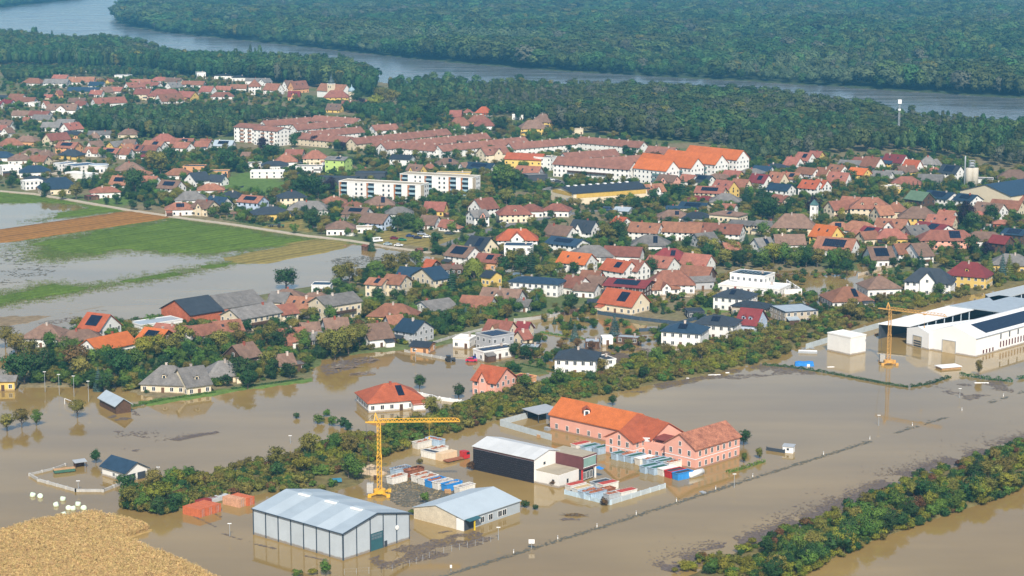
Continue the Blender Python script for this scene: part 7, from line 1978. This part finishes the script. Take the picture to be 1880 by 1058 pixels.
# crop plants sticking out of the shallow water
def tuft_proto():
    n_ = 22; P = np.stack([RNG.normal(size=n_)*0.8,RNG.normal(size=n_)*0.8,0.03+0.12*RNG.random(n_)],1); return leaf_mesh('crop_tuft', P, np.stack([RNG.normal(size=n_),RNG.normal(size=n_)-0.6,0.9+0*P[:,0]],1), 0.06+0.08*RNG.random(n_), MATS.get('crop_leaf') or leafmat('crop_leaf',(0.10,0.165,0.03),(0.17,0.25,0.05),0.2,0.015))
TP = [proto_obj(tuft_proto()) for _ in range(3)]
xs_, ys_ = [], []
rg = np.random.default_rng(91)
for P, reach, n_ in ((LAND[3][0],16,9000),(LAND[5][0],26,24000),(LAND[7][0],18,6000),(LAND[8][0],14,3500)):
    x = rg.uniform(P[:,0].min()-reach,P[:,0].max()+reach,n_*4); y = rg.uniform(P[:,1].min()-reach,P[:,1].max()+reach,n_*4)
    d = sdist(P,x,y)+fbm(x,y,20,3,0)*16; k = (rg.random(len(x)) < np.clip((d+reach)/(reach+6),0,1)**2.2) & (np.sin(y*2.1+x*0.9)+0.9*rg.random(len(x)) > -0.2) & (np.abs(x) < 0.31*y); xs_.append(x[k][:n_]); ys_.append(y[k][:n_])
x = np.concatenate(xs_); y = np.concatenate(ys_); m_ = len(x); s = rg.uniform(0.7,1.4,m_)
gn_scatter('flooded_crop', np.stack([x,y,np.zeros(m_)],1), np.stack([s,s,s],1), rg.uniform(0,6.28,m_), rg.integers(0,3,m_), TP, 'green crop plants poking out of the shallow flood', 'crop')
# maize
def maize_proto(n_=44):
    P, N, S = [], [], []
    for k in range(4):
        bx, by = RNG.uniform(-0.35,0.35,2)
        for j in range(n_//4):
            z = RNG.uniform(0.2,2.0); P.append((bx+RNG.normal()*0.12,by+RNG.normal()*0.12,z)); N.append((RNG.normal(),RNG.normal(),RNG.normal()*0.8)); S.append(0.07+0.08*RNG.random())
    return leaf_mesh('maize', np.array(P), np.array(N), np.array(S), MATS.get('maize_dry') or leafmat('maize_dry',(0.60,0.41,0.16),(0.85,0.63,0.30),0.22,0.012))
MP = [proto_obj(maize_proto(88)) for _ in range(4)]
PM = wpoly([(-60,987),(0,978),(60,959),(175,943),(225,953),(278,969),(282,975),(236,990),(296,1013),(376,1047),(428,1076),(428,1140),(-60,1140)])
p2 = fill_poly(PM, lambda y: 0.55, 41, ymax=700, uclip=0.30); keep = (p2[:,0] > -0.285*p2[:,1]) & (p2[:,1] > 395); p2 = p2[keep]; rg = np.random.default_rng(42); dm = sdist(PM,p2[:,0],p2[:,1]); ra = p2[:,0]*math.cos(0.9)+p2[:,1]*math.sin(0.9); ra2 = np.round(ra/0.8)*0.8; p2 = p2+((ra2-ra)*0.75)[:,None]*np.array([math.cos(0.9),math.sin(0.9)]); k_ = (rg.random(len(p2)) < np.clip(0.25+dm/4.0+fbm(p2[:,0],p2[:,1],5,2,1),0,1)) & ((np.mod(ra,17.0) > 1.1) | (rg.random(len(p2)) < 0.35)); p2 = p2[k_]; dm = dm[k_]; n_ = len(p2); s = rg.uniform(0.75,1.2,n_)*(1+0.22*fbm(p2[:,0],p2[:,1],5,2,3))*np.clip(0.55+dm/5.0,0.5,1.0)
gn_scatter('maize_field', np.concatenate([p2,np.full((n_,1),0.1)],1), np.stack([s,s,s*0.85],1), rg.uniform(0,6.28,n_), rg.integers(0,4,n_), MP, 'ripe dry maize standing in the corner field', 'maize')
# floating debris: thousands of flat chips, reeds and sticks on the water
DB = mat('debris_brown',(0.115,0.088,0.080),0.95,0.4,1.2,0.0,c2=(0.19,0.15,0.13)); DG = mat('debris_dark_weed',(0.10,0.10,0.085),0.95,0.35,1.0,c2=(0.15,0.15,0.12))
def debris(name, pts, m, label):                  # pts: x, y, size
    pts = np.asarray(pts); n_ = len(pts); th = RNG.random(n_)*math.pi; L_ = pts[:,2]*(0.6+RNG.random(n_)); W_ = L_*(0.25+0.4*RNG.random(n_)); ct, st = np.cos(th), np.sin(th); z = 0.015+0.05*RNG.random(n_)
    V_ = []
    for k,(a,b_) in enumerate(((-1,-0.4),(-0.3,-1),(0.7,-0.8),(1,0.2),(0.4,1),(-0.7,0.7))):
        j1 = a*L_*(0.7+0.5*RNG.random(n_)); j2 = b_*W_*(0.7+0.5*RNG.random(n_)); V_.append(np.stack([pts[:,0]+ct*j1-st*j2, pts[:,1]+st*j1+ct*j2, z],1))
    v = np.stack(V_,1).reshape(-1,3); f = np.arange(n_*6).reshape(-1,6); me = bpy.data.meshes.new(name); me.from_pydata(v.tolist(),[],f.tolist()); me.update(); me.materials.append(m)
    o = link(name, me); tag(o,label,'debris',None,'stuff'); return o
def band(line, width, n_, size, seed, skew=0.0, clump=0.0):
    rg = np.random.default_rng(seed); P = np.array([[gp(*q).x,gp(*q).y] for q in line]); sl = np.linalg.norm(np.diff(P,axis=0),axis=1); cum = np.concatenate([[0],np.cumsum(sl)]); out = []
    u = rg.random(n_)*cum[-1]; i = np.clip(np.searchsorted(cum,u)-1,0,len(sl)-1); t_ = (u-cum[i])/sl[i]; a = P[i]+(P[i+1]-P[i])*t_[:,None]; d = (P[i+1]-P[i])/sl[i][:,None]; nn = np.stack([-d[:,1],d[:,0]],1)
    w = rg.normal(size=n_)*width*0.5; w = np.where(rg.random(n_) < 0.8, w, np.abs(w)*2.2*np.sign(skew if skew else 1)); xy = a+nn*(w+skew)[:,None]
    if clump > 0:
        k = fbm(xy[:,0],xy[:,1],7,3,1)+0.25*fbm(xy[:,0],xy[:,1],28,2,4) > -0.10+clump*0.1; xy = xy[k]
    return np.concatenate([xy,(size*(0.5+rg.random(len(xy))))[:,None]],1)
def patch(poly, n_, size, seed, thr=0.0):
    rg = np.random.default_rng(seed); P = wpoly(poly); x = rg.uniform(P[:,0].min(),P[:,0].max(),n_*3); y = rg.uniform(P[:,1].min(),P[:,1].max(),n_*3)
    k = (sdist(P,x,y)+fbm(x,y,8,3,2)*8 > 0) & (fbm(x,y,6,3,1)+0.5*fbm(x,y,20,2,3) > thr); x, y = x[k][:n_], y[k][:n_]
    return np.stack([x,y,size*(0.5+rg.random(len(x)))],1)
debris('floating_debris', np.concatenate([band(FARE,3.4,30000,0.27,51,1.6,0.2),band(FARE,6.0,2500,0.25,71,4.0,1.4)]), DB, 'dark mat of floating reed and wood debris along the channel trees')
debris('floating_debris', band([(800,1062),(836,1052),(943,1019),(1096,971),(1242,924),(1382,879),(1512,838),(1600,810)],0.85,2300,0.28,52), DG, 'narrow dark band of drowned verge grass along the road')
debris('floating_debris', band([(1600,810),(1675,786),(1766,758),(1842,732),(1960,695)],0.7,1100,0.30,53,0,1.0), DG, 'thin continuing line of drowned verge grass towards the factory')
debris('floating_debris', np.concatenate([patch([(195,770),(250,752),(270,768),(240,790),(205,792)],1400,0.26,54,0.05),band([(225,832),(290,815),(350,802),(400,793)],1.6,2400,0.25,55,0,0.8),patch([(190,790),(300,780),(320,800),(210,805)],160,0.4,56,0.12)]), DB, 'streaks of dark debris on the flooded pitch')
debris('floating_debris', patch([(1130,722),(1230,690),(1400,668),(1480,672),(1500,686),(1420,690),(1300,697),(1180,722)],7000,0.26,57,-0.12), DB, 'brown debris carpet below the hedge belt')
debris('floating_debris', patch([(1700,706),(1780,690),(1850,700),(1880,712),(1800,735),(1740,728)],2600,0.26,58,-0.02), DB, 'purplish debris patch at the factory corner')
debris('floating_debris', np.concatenate([patch([(705,875),(790,872),(840,890),(860,912),(800,925),(735,938),(715,920)],5200,0.22,59,-0.2)]), DG, 'dark silty scum around the yellow crane')
debris('floating_debris', np.concatenate([patch([(770,985),(850,975),(910,990),(860,1005),(770,1030),(690,1050),(660,1040)],5200,0.20,60,-0.12)]), DB, 'dark scum behind the wire fence')
debris('floating_debris', np.concatenate([band([(930,862),(1000,880),(1060,905)],0.3,160,0.3,61),patch([(1030,945),(1075,940),(1080,950),(1040,955)],200,0.5,62,-0.1),band([(380,935),(405,950)],0.3,60,0.25,63),band([(408,980),(470,1000),(600,1030)],0.4,300,0.28,64,0,0.6),band([(330,935),(396,968)],0.25,120,0.22,65)]), DB, 'scattered twigs and scum lines in the front yards')
debris('floating_debris', np.concatenate([patch([(0,452),(60,440),(90,470),(120,490),(60,515),(0,525)],900,0.7,66,0.02),patch([(600,480),(690,462),(720,478),(640,500)],500,0.6,67,0.02)]), DG, 'dark weed patches in the flooded field')
debris('floating_debris', np.concatenate([patch([(0,600),(110,585),(190,570),(200,578),(80,600),(0,615)],700,0.45,68,-0.05)]), DB, 'brown stubble litter in the flooded field margin')
debris('floating_debris', np.concatenate([patch([(1060,632),(1190,640),(1250,668),(1140,668),(1070,655)],1200,0.4,69,-0.1),patch([(590,672),(680,655),(700,662),(640,676),(600,690)],700,0.5,70,-0.1)]), DB, 'mud and litter in the flooded gardens')
# driftwood heap in front
p = gp(1055,947); t = thing('driftwood','brown tangled driftwood branch lying in open flood','driftwood',(p.x,p.y,0)); rr = random.Random(3); mb = MB()
for k in range(26):
    a = rr.uniform(-0.5,0.5)+rr.choice((0,math.pi)); l_ = rr.uniform(0.8,2.6); x, y = rr.uniform(-2.2,2.2), rr.uniform(-0.6,0.6); mb.tube((x,y,0.05),(x+l_*math.cos(a),y+l_*math.sin(a),rr.uniform(0.1,0.9)),0.08,0.02,5)
mb.build('branches', M_TRUNK, t); LL = rand_dir(220)*np.array([2.6,0.8,0.5]); LL[:,2] = np.abs(LL[:,2])+0.05; link('dead_leaves', leaf_mesh('dead_leaves', LL, rand_dir(220), 0.1+0.12*RNG.random(220), LM['r']), t)
# log heaps washed together in the flooded lane
M_LOG = mat('wet_logs',(0.16,0.12,0.09),0.9,0.3,1.0)
for k,(q,lb) in enumerate((((632,676),'long heap of grey logs washed up in the flooded lane'),((668,664),'low heap of cut branches before the long barn wall'),((655,688),'small raft of planks drifting in the lane'),((1345,545),'heap of scrap wood beside the white villa'),((1450,505),'stacked firewood rows behind the villa wall'),((1425,640),'dark heap of scrap beside the white cube'))):
    p = gp(*q); t = thing('log_pile', lb, 'log pile', (p.x,p.y,0), R(20)); rr = random.Random(k+40)
    for j in range(16):
        x, y, z_, a, l_ = rr.uniform(-4,4), rr.uniform(-1.3,1.3), rr.uniform(0.05,0.7), rr.uniform(-0.35,0.35), rr.uniform(1.2,3.4); MB().tube((x,y,z_),(x+l_*math.cos(a),y+l_*math.sin(a),z_+rr.uniform(-0.05,0.2)),rr.uniform(0.1,0.2),rr.uniform(0.07,0.14),6).build('log', M_LOG, t)
# pallets and crates around the yards
rr = random.Random(77)
for k,(q,c_) in enumerate((((742,868),'w'),((760,862),'b'),((822,905),'w'),((858,900),'b'),((690,880),'b'),((1065,833),'w'),((1090,840),'g'),((1060,815),'w'),((1005,790),'g'),((990,802),'w'),((1290,905),'g'),((1130,905),'b'),((1490,640),'g'),((1580,640),'b'),((1610,615),'w'))):
    p = gp(*q); t = thing('pallet_stack', {'w':'pale','b':'brown','g':'grey'}[c_]+' stack of pallets and sheets '+('by the factory yard fence' if q[0] > 1450 else 'among the skips and sheds' if q[0] > 950 else 'near the yellow crane'), 'pallet stack', (p.x,p.y,0), rr.uniform(0,3), 'pallet stacks in the yards')
    m_ = {'w':M_WOODL,'b':WALL['n'][0],'g':M_STEEL}[c_]; h_ = rr.randint(3,7)
    for j in range(h_):
        e = rr.uniform(-0.06,0.06); MB().box(-0.9+e,0.9+e,-0.6,0.6,-0.2+j*0.2,-0.06+j*0.2).build('pallet', m_, t)
hedge([(425,716),(480,708),(556,698)],0.9,0.9,'d','dark garden hedge at the water behind the grey villa'); hedge([(880,690),(930,688)],0.8,0.8,'g','short hedge before the modern white garage')
# beige earth mound
p = gp(682,868); mb = MB(); nn_ = 26
for i in range(nn_+1):
    for j in range(nn_+1):
        x, y = -5+10*i/nn_, -4+8*j/nn_; r_ = math.hypot(x/5,y/4); mb.v.append((x,y,-0.3+2.6*max(0,1-r_**2)*(0.8+0.4*float(vnoise(np.array([x+40.0]),np.array([y+40.0]))[0]))))
for i in range(nn_):
    for j in range(nn_): k = i*(nn_+1)+j; mb.f.append((k,k+nn_+1,k+nn_+2,k+1))
o = mb.build('earth_mound', mat('earth_beige',(0.38,0.29,0.19),0.95,0.2,0.8,fine=0.15), None, True); o.location = (p.x,p.y,0); tag(o,'beige heap of earth between hedge and crane','earth heap')
# ------------------------------------------------------------------ haze
m = bpy.data.materials.new('haze'); m.use_nodes = True; n, l = nodes_of(m); n.remove(n["Principled BSDF"])
pv = n.new("ShaderNodeVolumePrincipled"); pv.inputs["Color"].default_value = (0.18,0.62,1.0,1); pv.inputs["Density"].default_value = 0.000102; pv.inputs["Anisotropy"].default_value = 0.0
l.new(pv.outputs[0], n["Material Output"].inputs["Volume"])
o = MB().box(-7100,7100,-1600,13600,-3.2,CAM_H+6).build('haze', m); tag(o, kind='stuff')
